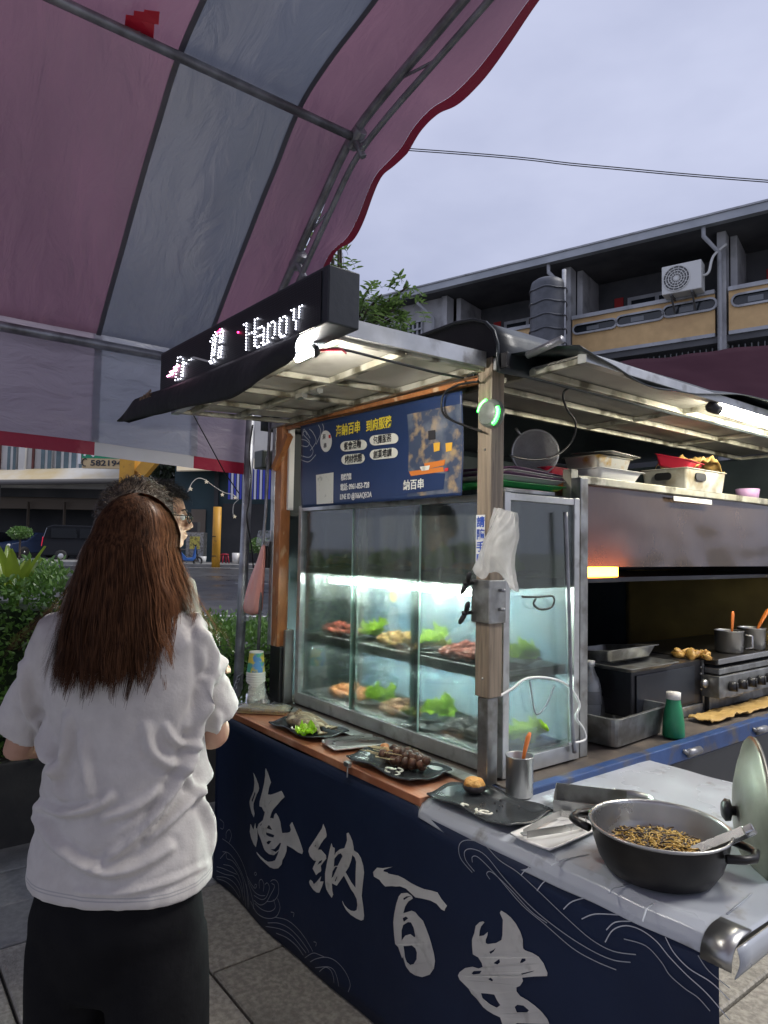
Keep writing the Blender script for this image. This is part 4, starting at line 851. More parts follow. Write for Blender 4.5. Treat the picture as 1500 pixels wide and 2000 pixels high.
def fishm(cx, cy, yaw, Ln, name):
    b = B(); rings = []
    for k in range(17):
        t = k / 16; w = .044 * (sin(pi * min(1, t * 1.15) ** .8) * (1 - .45 * t)) + .006 + (.016 * max(0, t - .86) / .14); h = w * (.62 if t < .85 else .25)
        rings.append([TR((cx, cy, CZ + .016), yaw) @ V(((t - .5) * Ln, w * cos(a) + .012 * sin(t * 3), .012 + h * sin(a))) for a in [2 * pi * i / 12 for i in range(12)]])
    b.loft(rings); return b.build(name, 'fish', fish, True)
fishm(-2.46, 1.54, .15, .29, 'body'); fishm(-2.40, 1.49, -.10, .26, 'body'); fishm(-2.44, 1.515, .35, .22, 'body')
for k in range(3): b = B(); b.ball((-2.56 + .02 * k, 1.55 - .02 * k, CZ + .05), .012, 8, 6, (1.4, .5, .8)); b.build('fin', 'fish', fish, True)
lettuce('pale shredded cabbage at the front of the fish plate', (-2.34, 1.455, CZ + .008), .05, 0, 77, 2, name='cabbage')
def onion(label, cx, cy, z, n, s, yaw=0):
    t = thing('onion_slices', label, 'onion', (cx, cy, z))
    for k in range(n):
        b = B(); r = s * random.uniform(.7, 1.2); ox, oy = random.uniform(-s, s), random.uniform(-s * .6, s * .6); a0 = random.uniform(0, 6)
        b.tube([V((cx + ox + r * cos(a0 + a * .28), cy + oy + r * sin(a0 + a * .28) * .7, z + .004 + .003 * k)) for a in range(10)], .0042, 6, .6); b.build('slice', 'onion', t, True)
onion('white onion slices on the front rim of the fish plate', -2.38, 1.45, CZ + .012, 5, .022)
plate('tray', 'small white tray holding steel tongs in the middle of the board', -2.155, 1.535, CZ, .14, .20, 1.35 - pi / 2, 'plate_white', .010, 0, .005, 'tray')
def tongs(name, label, c, yaw, Ln=.20, z=0, tilt=0, gap=.03):
    t = thing(name, label, 'tongs', c); M_ = TR(c, yaw, 0, tilt)
    for s in (-1, 1):
        b = B(); pts = [(-Ln / 2, s * .006, .012), (-Ln / 2 + .03, s * .013, .012), (0, s * gap * .6, .012), (Ln / 2 - .02, s * gap * .8, .010), (Ln / 2, s * gap * .45, .008)]
        pr_ = [V(p) for p in pts]; rings = []
        for i, p in enumerate(pr_):
            d = (pr_[min(i + 1, 4)] - pr_[max(i - 1, 0)]).normalized(); n_ = V((-d.y, d.x, 0)) * .0008
            rings.append([M_ @ (p + n_ + V((0, 0, .009))), M_ @ (p + n_ - V((0, 0, .009))), M_ @ (p - n_ - V((0, 0, .009))), M_ @ (p - n_ + V((0, 0, .009)))])
        b.loft(rings); b.build('arm', 'steel', t)
    b = B(); b.tube([M_ @ V((-Ln / 2 + .004 * (1 - abs(k) / 3) * -1, .006 * k / 3, .012)) for k in range(-3, 4)], .009, 8, .3); b.build('spring_bend', 'steel', t, True)
    return t
tongs('tongs', 'pair of steel tongs on the small white tray of the board', (-2.16, 1.53, CZ + .012), radians(78), .20)
tongs('tongs', 'second steel tongs lying beside them on the small white tray', (-2.115, 1.545, CZ + .012), radians(70), .19, gap=.02)
plate('plate', 'black plate of meatball skewers beside the glass case', -1.855, 1.515, CZ, .36, .195, .02)
mb = [ico(k + 40, .0155, .16, 'food_brown') for k in range(4)]; mg = [ico(k + 60, .0165, .14, 'food_orange') for k in range(3)]
skm_ = B(); skm_.tube([V((-.09, 0, 0)), V((.10, 0, 0))], .0016, 6); skme = mesh_of(skm_, 'bamboo')
for k in range(15):
    lb = ['first', 'second', 'third', 'fourth', 'fifth', 'sixth', 'seventh', 'eighth', 'ninth', 'tenth', 'eleventh', 'twelfth', 'thirteenth', 'fourteenth', 'fifteenth'][k]
    gold = k < 3; p = V((-1.975 + (.026 * k if gold else .03 + .0095 * k), 1.575 - (0 if gold else .006 * (k % 7)) - .012 * (k % 5) - (.0 if gold else .012), CZ + .026 + .012 * (k % 3) * (not gold)))
    yaw = radians(16 + random.uniform(-9, 9)) + (0 if gold else pi * 0)
    t = thing('skewer', '%s meat skewer counted from the left on the skewer plate' % lb, 'skewer', p, 'skewers on the plate')
    piece('stick', skme, t, p, (0, random.uniform(-.05, .05), yaw))
    for j in range(1 if gold else 4):
        q = p + V((cos(yaw), sin(yaw), 0)) * ((-.02 if gold else .0) + .027 * j)
        piece('ball', (mg if gold else mb)[j % 3], t, q, (random.uniform(0, 3),) * 3, [random.uniform(.85, 1.15)] * 3)
onion('white onion slices in front of the meatball skewers', -1.80, 1.45, CZ + .010, 5, .02)
plate('plate', 'nearly empty black plate with one stuffed bun', -1.435, 1.515, .7745, .34, .20, .02)
bun = thing('stuffed_bun', 'round bun with orange breaded crust on the nearly empty black plate', 'bun', (-1.53, 1.555, .785))
b = B(); b.lathe([(.0, 0), (.022, .001), (.034, .010), (.036, .020), (.031, .026)], (-1.53, 1.555, .785), 20, None, False, False); b.build('case', 'food_black', bun, True)
o = link('crust', ico(91, .033, .10, 'crust', (1, 1, .62), 3), None, bun); o.location = V((-1.53, 1.555, .811)) - ORG[bun.name]
onion('onion scraps on the nearly empty black plate', -1.385, 1.45, .784, 4, .018); onion('small onion scrap left of the other scraps on the black plate', -1.46, 1.45, .783, 2, .010)
crumbs = B()
for k in range(14): crumbs.ball((-1.42 + random.uniform(-.07, .09), 1.53 + random.uniform(-.05, .05), .783), random.uniform(.0012, .0035), 6, 4)
o = crumbs.build('crumbs', 'food_black'); tag(o, 'dark crumbs scattered on the nearly empty plate', 'crumbs', kind='stuff')
# steel cup with orange spoon
cup = thing('steel_cup', 'stainless steel cup holding an orange handled brush', 'cup', (-1.452, 1.672, .774))
b = B(); cc = (-1.452, 1.672, .774); b.lathe([(.001, .002), (.040, .002), (.0415, .004), (.0425, .118), (.0445, .121), (.043, .1235), (.0405, .121), (.039, .03), (.001, .03)], cc, 32, None, True, True); b.build('cup_body', 'steel', cup, True)
sp = thing('spoon', 'orange plastic handle sticking out of the steel cup', 'spoon', (-1.45, 1.675, .80))
b = B(); b.tube([V((-1.452, 1.672, .81)), V((-1.445, 1.685, .90)), V((-1.438, 1.695, .95)), V((-1.435, 1.70, .965))], [.004, .008, .0105, .006], 10, .5); b.build('handle', 'orange_plastic', sp, True)
# scoop tray with strap handle
sc_ = thing('scoop_tray', 'stainless scoop tray with a looped strap handle behind the pot', 'tray', (-1.21, 1.75, .774))
M_ = TR((-1.225, 1.735, .774), radians(35))
b = B(); b.box(-.11, .09, -.075, .075, 0, .004, M_); b.build('floor', 'steel_worn', sc_)
for x0, x1, y0, y1 in ((-.11, .09, -.077, -.075), (-.11, .09, .075, .077), (-.112, -.11, -.075, .075)): b = B(); b.box(x0, x1, y0, y1, 0.002, .052, M_); b.build('side_wall', 'steel_worn', sc_)
b = B(); pts = [(.05, .076), (.11, .078), (.15, .06), (.165, .02), (.15, -.02), (.11, -.04)]; pts = smooth_line(pts, 4)
b.loft([[M_ @ V((x, y, z)) for z in (.022, .054)] for x, y in pts], False, False, False); b.build('strap_handle', 'steel', sc_, True, sol=.002)
plate('tray', 'white tray with open steel tongs on the grey vinyl in front of the pot', -1.195, 1.525, .774, .13, .245, .05, 'plate_white', .010, 0, .005, 'tray')
tongs('tongs', 'open steel tongs on the white tray beside the pot', (-1.20, 1.515, .790), radians(88), .21, gap=.055)
# big pot
PC = V((-.92, 1.558, .774)); PR = .172
pot = thing('cooking_pot', 'large dark metal pot of fried noodles on the grey vinyl', 'pot', PC)
b = B(); b.lathe([(.001, .0), (.108, .0), (.122, .006), (.139, .033), (.151, .070), (.156, .104)], PC, 56, None, True, False); b.build('pot_wall', 'pot_out', pot, True)
b = B(); b.lathe([(.156, .104), (.161, .107), (.162, .111), (.158, .113), (.1535, .109), (.1525, .103), (.147, .065), (.135, .03), (.11, .012), (.001, .012)], PC, 56, None, False, True); b.build('pot_lining', 'steel', pot, True)
for s, an in ((1, radians(20)), (-1, radians(20))):
    dd = V((cos(an), sin(an), 0)) * s; tt = V((-dd.y, dd.x, 0))
    b = B(); b.tube([PC + dd * (.150 + (.052 if abs(k) < 2 else .035 if abs(k) < 3 else .0)) + tt * (.019 * k) + V((0, 0, .086)) for k in (-3, -2, -1, 0, 1, 2, 3)], .0095, 10); b.build('handle', 'pot_out', pot, True)
nd = thing('fried_noodles', 'heap of fried noodles with dark strips in the big pot', 'noodles', PC + V((0, 0, .013)))
b = B(); b2 = B()
for k in range(900):
    a = random.uniform(0, 6.28); r = .098 * sqrt(random.random()); x, y = PC.x + r * cos(a), PC.y + r * sin(a); z = PC.z + .040 + .024 * (1 - (r / .145) ** 2) + .004 + random.uniform(-.004, .006)
    an = random.uniform(0, 6.28); ln = random.uniform(.012, .028); q = b if random.random() < .58 else b2; cu = random.uniform(-1, 1)
    q.tube([V((x + ln * s * cos(an + cu * s), y + ln * s * sin(an + cu * s), z + random.uniform(-.004, .006))) for s in (-1, -.3, .4, 1)], .0016 if q is b else .002, 5)
o = b.build('noodle', 'noodle', nd, True); o['kind'] = 'stuff'; o = b2.build('dark_strip', 'noodle_dark', nd, True); o['kind'] = 'stuff'
b = B(); b.lathe([(.11, .012), (.134, .030), (.11, .046), (.065, .058), (.001, .062)], PC, 32, None, False, True); b.build('noodle_bed', 'food_tan', nd, True)
ta = PC + V((.05, .03, .045)); tb = AD(1462, 1622, 1.60)
tg = thing('tongs', 'steel tongs leaning out of the big pot over its rim', 'tongs', ta)
for s in (-1, 1):
    b = B(); off = V((FW.y, -FW.x, 0)) * .010 * s; b.beam(ta + off * 1.6, tb + off, .003, .020, up=(.5, .3, 1)); b.build('arm', 'steel', tg)
b = B(); b.beam(tb - (tb - ta).normalized() * .01, tb + (tb - ta).normalized() * .014, .024, .020, up=(.5, .3, 1)); b.build('spring_bend', 'steel', tg, bevel=.004)
# lid leaning on the pot's far side
lc = AD(1468, 1588, 1.80); nrm = (V((-.80, -.58, .02))).normalized()
lid = thing('pot_lid', 'shiny domed pot lid with black knob leaning upright at the table end', 'lid', (lc.x, lc.y, .774))
rot = nrm.to_track_quat('Z', 'Y').to_matrix()
b = B(); b.lathe([(.186, -.010), (.188, -.004), (.183, .0), (.172, .003), (.145, .014), (.10, .027), (.05, .035), (.001, .037)], lc, 48, rot, False, True); b.build('dome', mat('lid_steel', (.30, .285, .25), .46, 1, col2=(.17, .16, .135), vs=7, bump=.10, bs=30, rvar=.12), lid, True, sol=.002)
b = B(); b.lathe([(.012, .034), (.012, .046), (.026, .050), (.028, .062), (.018, .070), (.001, .071)], lc, 20, rot, False, True); b.build('knob', 'black_plastic', lid, True)
stand = thing('steel_tin', 'steel tin standing behind the leaning pot lid', 'tin', (lc.x + .10, lc.y + .10, .774))
q = lc - nrm * .13; b = B(); b.lathe([(.05, 0), (.052, .004), (.052, .15), (.050, .153), (.001, .153)], (q.x + .01, q.y + .02, .774), 24); b.build('tin_body', 'steel_worn', stand, True)
# plastic bag and sticker on the post, alarm light
stk = thing('post_sticker', 'white sticker with blue vertical lettering on the wooden post', 'sticker', (-1.57, 1.61, 1.45))
b = B(); b.box(-1.588, -1.549, 1.6085, 1.6105, 1.47, 1.64); b.build('sticker_sheet', 'print_white', stk)
mat('print_blue', (.03, .09, .45), .5)
for k, ch in enumerate('請隨手關'): text('sticker_lettering', ch, (-1.585, 1.6075, 1.604 - .040 * k), .036, 'print_blue', stk, bold=.0008)
bagm = film_mat('bag_white', (.96, .96, .94), .45, (.88, .88, .85), .08, .25, 9, (1, 1, .5), (.3, .7), .85, .35, 14)
hang = thing('plastic_bag', 'crumpled white plastic bag hung on the wooden post', 'bag', (-1.52, 1.61, 1.38))
bq4 = [(978, 992), (1014, 1002), (1017, 1152), (936, 1100)]
for layer, dy in (('bag_front', -.012), ('bag_back', .004)):
    def bagf(u, v, dy=dy):
        a, c_, d_, e = bq4; x = (a[0] * (1 - u) + c_[0] * u) * (1 - v) + (e[0] * (1 - u) + d_[0] * u) * v; y = (a[1] * (1 - u) + c_[1] * u) * (1 - v) + (e[1] * (1 - u) + d_[1] * u) * v
        y += 14 * v * sin(u * 5 + 1) * (dy < 0) + 8 * sin(u * 9) * v; x += 6 * sin(v * 7) * u; bul = sin(pi * u) * sin(pi * min(1, v * .9 + .1))
        p = AY(x, y, 1.588); return p + V((0, -.018 + dy - (.03 if dy < 0 else .0) * bul + .009 * nz((u * 3, v * 4, dy * 50), 1.1) + .007 * abs(nz((u * 7 + v * 5, v * 2, 2), 1.2)), 0))
    b = B(); b.grid(bagf, 40, 52); b.build(layer, bagm, hang, True)
al = thing('round_light', 'round clear alarm light with green glow on the wooden post', 'light', (-1.555, 1.60, 1.93))
glow('green_glow', (.01, 1.0, .05), 5.0)
mat('frosted', (.22, .25, .22), .3, col2=(.15, .17, .15), vs=20); c = AY(960, 808, 1.60); R_ = Matrix.Rotation(pi / 2, 3, 'X')
b = B(); b.lathe([(.046, -.012), (.047, .0), (.044, .014), (.036, .022)], c, 32, R_, True, False); b.build('housing', 'frosted', al, True)
b = B(); b.lathe([(.036, .0225), (.020, .026), (.001, .027)], c, 32, R_, False, True); b.build('lens', 'frosted', al, True)
for a0, a1 in ((100, 170), (-60, 20)):
    b = B(); b.tube([c + R_ @ V((.0425 * cos(radians(a0 + (a1 - a0) * k / 8)), .0425 * sin(radians(a0 + (a1 - a0) * k / 8)), .016)) for k in range(9)], .006, 8); b.build('glow_strip', 'green_glow', al, True)
cable('cable', 'black cable looping from the roof flap to the post', smooth3([AY(x, y, 1.585) for x, y in ((935, 745), (895, 752), (868, 768), (862, 795), (872, 815), (905, 830), (940, 842))]), .004, 'black_plastic')
cable('cable', 'black cable hanging down from the rear flap over the trays', smooth3([AX(*p) for p in ((1190, 742, -1.5), (1120, 755, -1.52), (1100, 770, -1.53), (1108, 800, -1.54), (1124, 825, -1.56), (1118, 860, -1.6), (1085, 890, -1.6), (1040, 898, -1.58), (995, 890, -1.53))]), .004, 'black_plastic')
# ---------------- kitchen inside the truck ----------------
mat('stove_dark', (.05, .05, .055), .35, .5, col2=(.03, .03, .033), vs=6, rvar=.12)
mat('griddle', (.02, .02, .02), .3, .3, col2=(.035, .03, .025), vs=12)
glow('heater', (1.0, .24, .02), 18.0)
mat('green_plastic', (.02, .26, .11), .35, col2=(.015, .2, .085), vs=12); mat('water_film', (.9, .9, .9), .1)
mat('red_plastic', (.50, .02, .05), .35); mat('kraft', (.55, .36, .12), .6, col2=(.42, .26, .08), vs=8, bump=.4, bs=20); mat('lilac', (.45, .28, .48), .4)
mat('crate_white', (.55, .54, .48), .45, col2=(.35, .33, .28), vs=10, wear=(.22, .18, .11), ws=9, wpos=(.5, .65))
mat('rim_green', (.03, .42, .10), .35); mat('rim_purple', (.16, .07, .15), .4); mat('rim_grey', (.5, .5, .48), .4)
hood = thing('range_hood', 'greasy brown smoked plastic hood panel with cream top beam in the truck kitchen', 'hood', (-1.85, 3.1, 1.42))
b = B(); b.grid(lambda u, v: V((-1.625 + .004 * sin(u * 9) * v - .004 * nz((u * 5, v * 2, 0), 2), 2.165 + 2.04 * u, 1.79 - .322 * v)), 50, 10); b.build('front_panel', film_mat('smoked_sheet', (.42, .34, .28), .60, (.15, .105, .08), .14, .12, 2.2, (1, 1, .7), (.35, .7), .9, .25, 3), hood, True)  # greasy smoked plastic panel; the heater behind it glows through
bx('top_beam', 'cream_steel', hood, -1.645, -1.60, 2.163, 4.2, 1.785, 1.815, .003)
bx('shelf_plate', 'steel_worn', hood, -2.2, -1.646, 2.12, 4.2, 1.795, 1.805)
bx('inner_panel', 'side_dark', hood, -2.2, -2.18, 2.12, 4.2, 1.43, 1.795)
bx('bottom_shelf', 'stove_dark', hood, -2.2, -1.66, 2.5, 4.2, 1.405, 1.425, .003)
bx('label_strip', 'white_plastic', hood, -1.6, -1.598, 2.83, 3.16, 1.755, 1.776, 0)
bx('corner_post', 'cream_steel', hood, -1.64, -1.60, 2.118, 2.160, 1.45, 1.835, .003)
ht = thing('gas_heater', 'orange glowing heater bar under the left end of the hood panel', 'heater', (-1.70, 2.32, 1.41))
b = B(); b.loft([[V((x, 2.172, z)), V((x, 2.50, z - .004))] + [V((x, 2.50, z0)), V((x, 2.172, z0))] for x, z, z0 in ((-1.69, 1.470, 1.428), (-1.655, 1.470, 1.428))]); b.build('glowing_bar', 'heater', ht)
bx('heater_box', 'stove_dark', ht, -1.95, -1.695, 2.17, 2.5, 1.41, 1.50, .003); bx('heater_tray', 'stove_dark', ht, -1.95, -1.645, 2.165, 2.5, 1.405, 1.425, .003)
# olive back sheet and crumpled foil
ob_ = thing('back_sheet', 'olive metal splash sheet on the truck kitchen back wall', 'panel', (-2.0, 4.2, .8))
b = B(); b.grid(lambda u, v: V((-2.72 + 1.2 * u, 4.205 + .008 * nz((u * 4, v * 4, 0), 2), .80 + .62 * v)), 30, 16); b.build('sheet', 'inner_olive', ob_, True, sol=.002)
# grill box with two trays
gr = thing('grill_box', 'black steel grill box with a pale plinth in the truck kitchen', 'grill', (-1.85, 2.86, .79))
GY0 = AX(1235, 1420, -1.66).y; GY1 = AX(1374, 1420, -1.66).y
bx('grill_body', 'stove_dark', gr, -2.15, -1.665, GY0, GY1, .835, 1.03, .004); bx('plinth', 'steel_worn', gr, -2.15, -1.655, GY0 + .05, GY1, .788, .834, .003)
bx('front_plate', 'side_dark', gr, -1.664, -1.658, GY0 + .03, GY1 - .08, .85, 1.01, .002); bx('edge_strip', 'steel_worn', gr, -1.664, -1.655, GY1 - .012, GY1, .80, 1.03, .001)
for z in (.90, .97, 1.0): b = B(); b.ball((-1.655, GY1 - .03, z), .005, 8, 6); b.build('rivet', 'steel', gr, True)
def tub(name, label, cx, cy, z, Lx, Ly, h, yaw, m, cat='pan', taper=.85, rim=.012, t=.003, org=None, tilt=0, group=None, r=.02):
    M_ = TR((cx, cy, z), yaw, 0, tilt); b = B()
    def ring(s, zz_, ex=0): return [M_ @ V((x * s + (ex if x > 0 else -ex), y * s + (ex if y > 0 else -ex), zz_)) for x, y in rrect(Lx, Ly, r)]
    b.loft([ring(taper * .9, 0), ring(taper, .006), ring(1, h), ring(1, h, rim), ring(1, h + t, rim), ring(1, h + t, -t), ring(taper, .008 + t, -t), ring(taper * .9, t + .003)], True, True)
    return tag(b.build(name, m, None, False, bevel=.0015), label, cat, group)
p = AX(1215, 1283, -1.78); tub('steel_pan', 'upper steel pan tilted on the grill box', -1.86, GY0 + .12, 1.045, .28, .36, .05, 0, 'steel_worn', tilt=-.12)
tub('steel_pan', 'lower shallow steel pan jutting from the grill box', -1.72, GY0 + .10, 1.032, .20, .36, .02, 0, 'steel_worn', taper=.9)
# stove
sv = thing('gas_stove', 'dark gas griddle stove with black knobs in the truck kitchen', 'stove', (-1.85, 3.5, .79))
SY0 = AX(1412, 1340, -1.56).y; SY1 = 4.18
bx('stove_body', 'stove_dark', sv, -2.15, -1.66, GY1 + .02, SY1, .90, 1.0, .004); bx('front_panel', 'steel_worn', sv, -1.66, -1.575, SY0, SY1, .865, .965, .004)
bx('griddle_plate', 'griddle', sv, -2.15, -1.60, GY1 + .005, SY1, 1.012, 1.035, .004); bx('griddle_lip', 'steel', sv, -1.60, -1.588, GY1 + .005, SY1, 1.016, 1.042, .003); bx('drip_tray', 'steel_worn', sv, -1.66, -1.585, SY0 + .02, SY1, .972, .998, .003)
bx('lower_drawer', 'steel_worn', sv, -2.1, -1.66, GY1 + .06, SY1, .79, .865, .003)
b = B(); b.tube([V((-1.655, SY0 + .2, .84)), V((-1.635, SY0 + .22, .84)), V((-1.635, SY0 + .34, .84)), V((-1.655, SY0 + .36, .84))], .006, 8); b.build('drawer_handle', 'steel', sv, True)
b = B(); b.lathe([(.02, 0), (.018, .02), (.001, .022)], (-1.64, SY0 - .03, .93), 16, Matrix.Rotation(pi / 2, 3, 'Y')); b.build('knob', 'steel', sv, True)
for k in range(5):
    b = B(); b.lathe([(.024, 0), (.022, .028), (.001, .030)], (-1.575, SY0 + .10 + .095 * k, .915), 18, Matrix.Rotation(pi / 2, 3, 'Y'), True, True); b.box(-1.548, -1.540, SY0 + .096 + .095 * k, SY0 + .104 + .095 * k, .895, .935); b.build('knob', 'black_plastic', sv, True)
c = AX(1358, 1282, -1.70); pile('grilled_pieces', 'grilled pieces with a yellow topping on the black griddle', 'food', (c.x, c.y, 1.036), .10, .06, .015, 12, .024, 'food_gold', sc=(1.3, .9, .6))
for i, (px, lb, hx) in enumerate(((1424, 'steel pot with upright orange handled brush on the griddle', .0), (1468, 'steel pot with slanting orange handled brush at the stove end', .03))):
    c = AX(px, 1280, -1.70); c.z = 1.036
    t = thing('steel_pot', lb, 'pot', c, 'small pots on the stove')
    b = B(); b.lathe([(.001, 0), (.062, 0), (.066, .01), (.068, .105), (.071, .108), (.066, .11), (.063, .104), (.061, .012), (.001, .012)], c, 28); b.build('pot_body', 'steel', t, True)
    b = B(); b.tube([c + V((.066, .0 + .03, .09)), c + V((.09, .05, .085)), c + V((.092, .05, .03)), c + V((.068, .03, .02))], .006, 8); b.build('pot_handle', 'steel', t, True)
    s = thing('brush', 'orange handled brush %s in the steel pot on the stove' % ('upright' if i == 0 else 'slanting'), 'brush', c + V((0, 0, .02)))
    b = B(); b.tube([c + V((.01, 0, .05)), c + V((.012 + hx * .5, .01 + hx, .13)), c + V((.014 + hx, .012 + hx * 2.2, .19)), c + V((.015 + hx, .013 + hx * 2.6, .205))], [.006, .011, .014, .006], 10, .5); b.build('brush_handle', 'orange_plastic', s, True)
# on the deck edge
pa = AZ(1200, 1472, .79); tub('steel_pan', 'deep grey steel pan on the deck edge beside the glass case', -1.665, 2.485, .788, .26, .42, .115, radians(4), 'steel_worn', taper=.88, rim=.012, r=.035)
film_mat('pet', (.95, .97, .97), .6, (.92, .95, .95), .18, .04, 10, (1, 1, 1), (.5, .7), .25)
bt = thing('water_bottle', 'clear plastic water bottle with white cap behind the steel pan', 'bottle', AZ(1153, 1392, .79))
c = AX(1153, 1380, -1.80); c.z = .788
b = B(); b.lathe([(.001, 0), (.042, .002), (.046, .012), (.044, .05), (.046, .09), (.044, .13), (.046, .165), (.036, .205), (.02, .235), (.016, .25), (.016, .262)], c, 28, None, True, False); b.build('bottle_wall', 'pet', bt, True)
b = B(); b.lathe([(.001, 0), (.041, .004), (.043, .07), (.001, .0702)], c, 28); b.build('water', film_mat('water', (.85, .9, .9), .03, (.7, .75, .75), .10, .02), bt, True)
b = B(); b.lathe([(.0465, .10), (.0465, .155)], c, 28, None, False, False); b.build('bottle_label', film_mat('labelfilm', (.9, .9, .9), .45, (.7, .7, .68), .05, .3), bt, True)
b = B(); b.lathe([(.019, .255), (.019, .278), (.001, .279)], c, 20); b.build('cap', 'white_plastic', bt, True)
gb = thing('green_bottle', 'green squeeze bottle with cream cap on the blue deck rail', 'bottle', (-1.505, 2.665, .788))
c = V((-1.51, 2.665, .788)); b = B(); b.lathe([(.001, 0), (.040, .001), (.043, .008), (.041, .06), (.036, .10), (.028, .14), (.026, .155)], c, 24, None, True, False); b.build('bottle_wall', 'green_plastic', gb, True)
b = B(); b.lathe([(.028, .152), (.028, .178), (.001, .179)], c, 24); b.build('cap', 'cup_paper', gb, True)
tw = thing('rag', 'brown rag lying along the deck in front of the stove', 'rag', (-1.52, 3.2, .79))
b = B(); b.grid(lambda u, v: V((-1.62 + .11 * v + .03 * nz((u * 4, 0, 1), 2), 2.98 + .75 * u, .792 + .02 * abs(nz((u * 7, v * 3, 0), 2)) + .008)), 40, 10); b.build('rag_cloth', 'kraft', tw, True, sol=.004)
# on top of the case and hood
S8 = 1.806
for k, (m, zz_) in enumerate((('rim_green', 1.727), ('rim_grey', 1.741), ('rim_purple', 1.750), ('rim_grey', 1.759), ('rim_purple', 1.768))):
    lb = ['lowest bright green tray of the stack on the glass case', 'grey tray second from the bottom of the tray stack', 'purple tray in the middle of the tray stack', 'grey tray second from the top of the tray stack', 'topmost purple tray of the stack on the glass case'][k]
    tub('stack_tray', lb, -1.80, 1.93, zz_ + (.018 if k == 0 else .026), .36, .36, .018, radians(3 * k), m, 'tray', .92, .008, .003, group='stacked trays on the glass case')
bx('tray_rest', 'steel_worn', case, -2.0, -1.62, 1.78, 2.05, 1.7255, 1.744, .002)
cl = thing('strainer', 'round mesh strainer leaning on the tray stack', 'strainer', (-1.80, 1.93, 1.81))
cc = AX(1045, 884, -1.72); nr = (EYE - cc + V((.5, .1, .35))).normalized(); rt = nr.to_track_quat('Z', 'Y').to_matrix()
b = B(); b.lathe([(.085, 0), (.07, -.012), (.04, -.024), (.001, -.03)], cc, 36, rt, False, True); b.build('mesh_bowl', mat('mesh_grey', (.36, .36, .35), .5, .4, col2=(.25, .25, .24), vs=14, bump=.5, bs=300), cl, True)
b = B(); b.tube([cc + rt @ V((.087 * cos(2 * pi * k / 36), .087 * sin(2 * pi * k / 36), 0)) for k in range(37)], .0045, 8); b.build('rim', 'steel', cl, True)
b = B(); b.tube([cc + rt @ V((-.055, .066, 0)), cc + rt @ V((-.075, .092, .005))], .006, 8); b.build('hook', 'steel', cl, True)
c = AX(1125, 905, -1.72); tub('red_tray', 'small dark red tray lying at the end of the tray stack', -1.74, 2.17, 1.815, .12, .18, .03, .1, 'red_plastic', 'tray', .85, .006)
tub('white_pan', 'shallow white enamel pan under the foil pan on the kitchen shelf', -1.72, 2.46, S8, .22, .30, .05, 0, 'white_enamel', 'pan', .82, .012)
tub('foil_pan', 'stained foil pan with a lid in the white enamel pan', -1.72, 2.45, S8 + .054, .17, .24, .05, 0, mat('stained_foil', (.62, .60, .52), .35, .6, wear=(.50, .30, .06), ws=12, wpos=(.55, .65)), 'pan', .9, .008)
tub('steel_cover', 'flat steel cover slid askew over the foil pan', -1.70, 2.48, S8 + .112, .18, .28, .006, .15, 'steel', 'pan', .97, .004)
cr = tub('white_crate', 'grubby white crate with slot handles on the kitchen shelf', -1.70, 3.10, S8, .22, .36, .10, 0, 'crate_white', 'crate', .92, .006, .004, r=.012)
for k, (x, y) in enumerate(((-1.586, 3.04), (-1.70, 2.915))):
    b = B(); M_ = TR((x if k == 0 else -1.70, y, S8 + .068), pi / 2 if k == 0 else 0); b.loft([[M_ @ V((px_, -.001 if j == 0 else .004, pz_)) for px_, pz_ in rrect(.09 if k == 0 else .08, .034, .014)] for j in (0, 1)]); o = b.build('slot', 'black_plastic', cr)
tub('red_tray', 'red tray tipped in the white crate on the kitchen shelf', -1.69, 3.02, S8 + .105, .16, .20, .05, .2, 'red_plastic', 'tray', .8, .006, tilt=.25)
pp = thing('kraft_paper', 'crumpled yellow-brown paper in the white crate', 'paper', (-1.72, 3.15, S8 + .1))
b = B(); b.grid(lambda u, v: V((-1.80 + .2 * v, 3.02 + .27 * u, S8 + .115 + .05 * sin(u * 3.2) + .05 * nz((u * 4, v * 4, 2), 1.5))), 24, 18); b.build('paper_sheet', 'kraft', pp, True, sol=.002)
lt = thing('lilac_tub', 'small lilac plastic tub at the far end of the kitchen shelf', 'tub', AX(1460, 972, -1.64))
c = AX(1460, 975, -1.68); c.z = S8; b = B(); b.lathe([(.001, 0), (.05, 0), (.058, .06), (.055, .061), (.048, .004), (.001, .004)], c, 24); b.build('tub_wall', 'lilac', lt, True)
# tube lamp under the rear flap
tl_ = thing('tube_lamp', 'long bare white tube lamp lit under the rear roof flap', 'lamp', (-1.31, 3.3, 2.07))
glow('tube_warm', (1.0, .94, .76), 75)
b = B(); b.tube([V((-1.285, 2.58, 2.075)), V((-1.335, 3.78, 2.075))], .013, 12); b.build('tube', 'tube_warm', tl_, True)
b = B(); b.tube([V((-1.283, 2.53, 2.077)), V((-1.285, 2.59, 2.075))], .020, 12); b.build('end_cap', 'black_plastic', tl_, True)
b = B(); b.tube([V((-1.335, 3.77, 2.075)), V((-1.337, 3.83, 2.077))], .020, 12); b.build('end_cap', 'black_plastic', tl_, True)
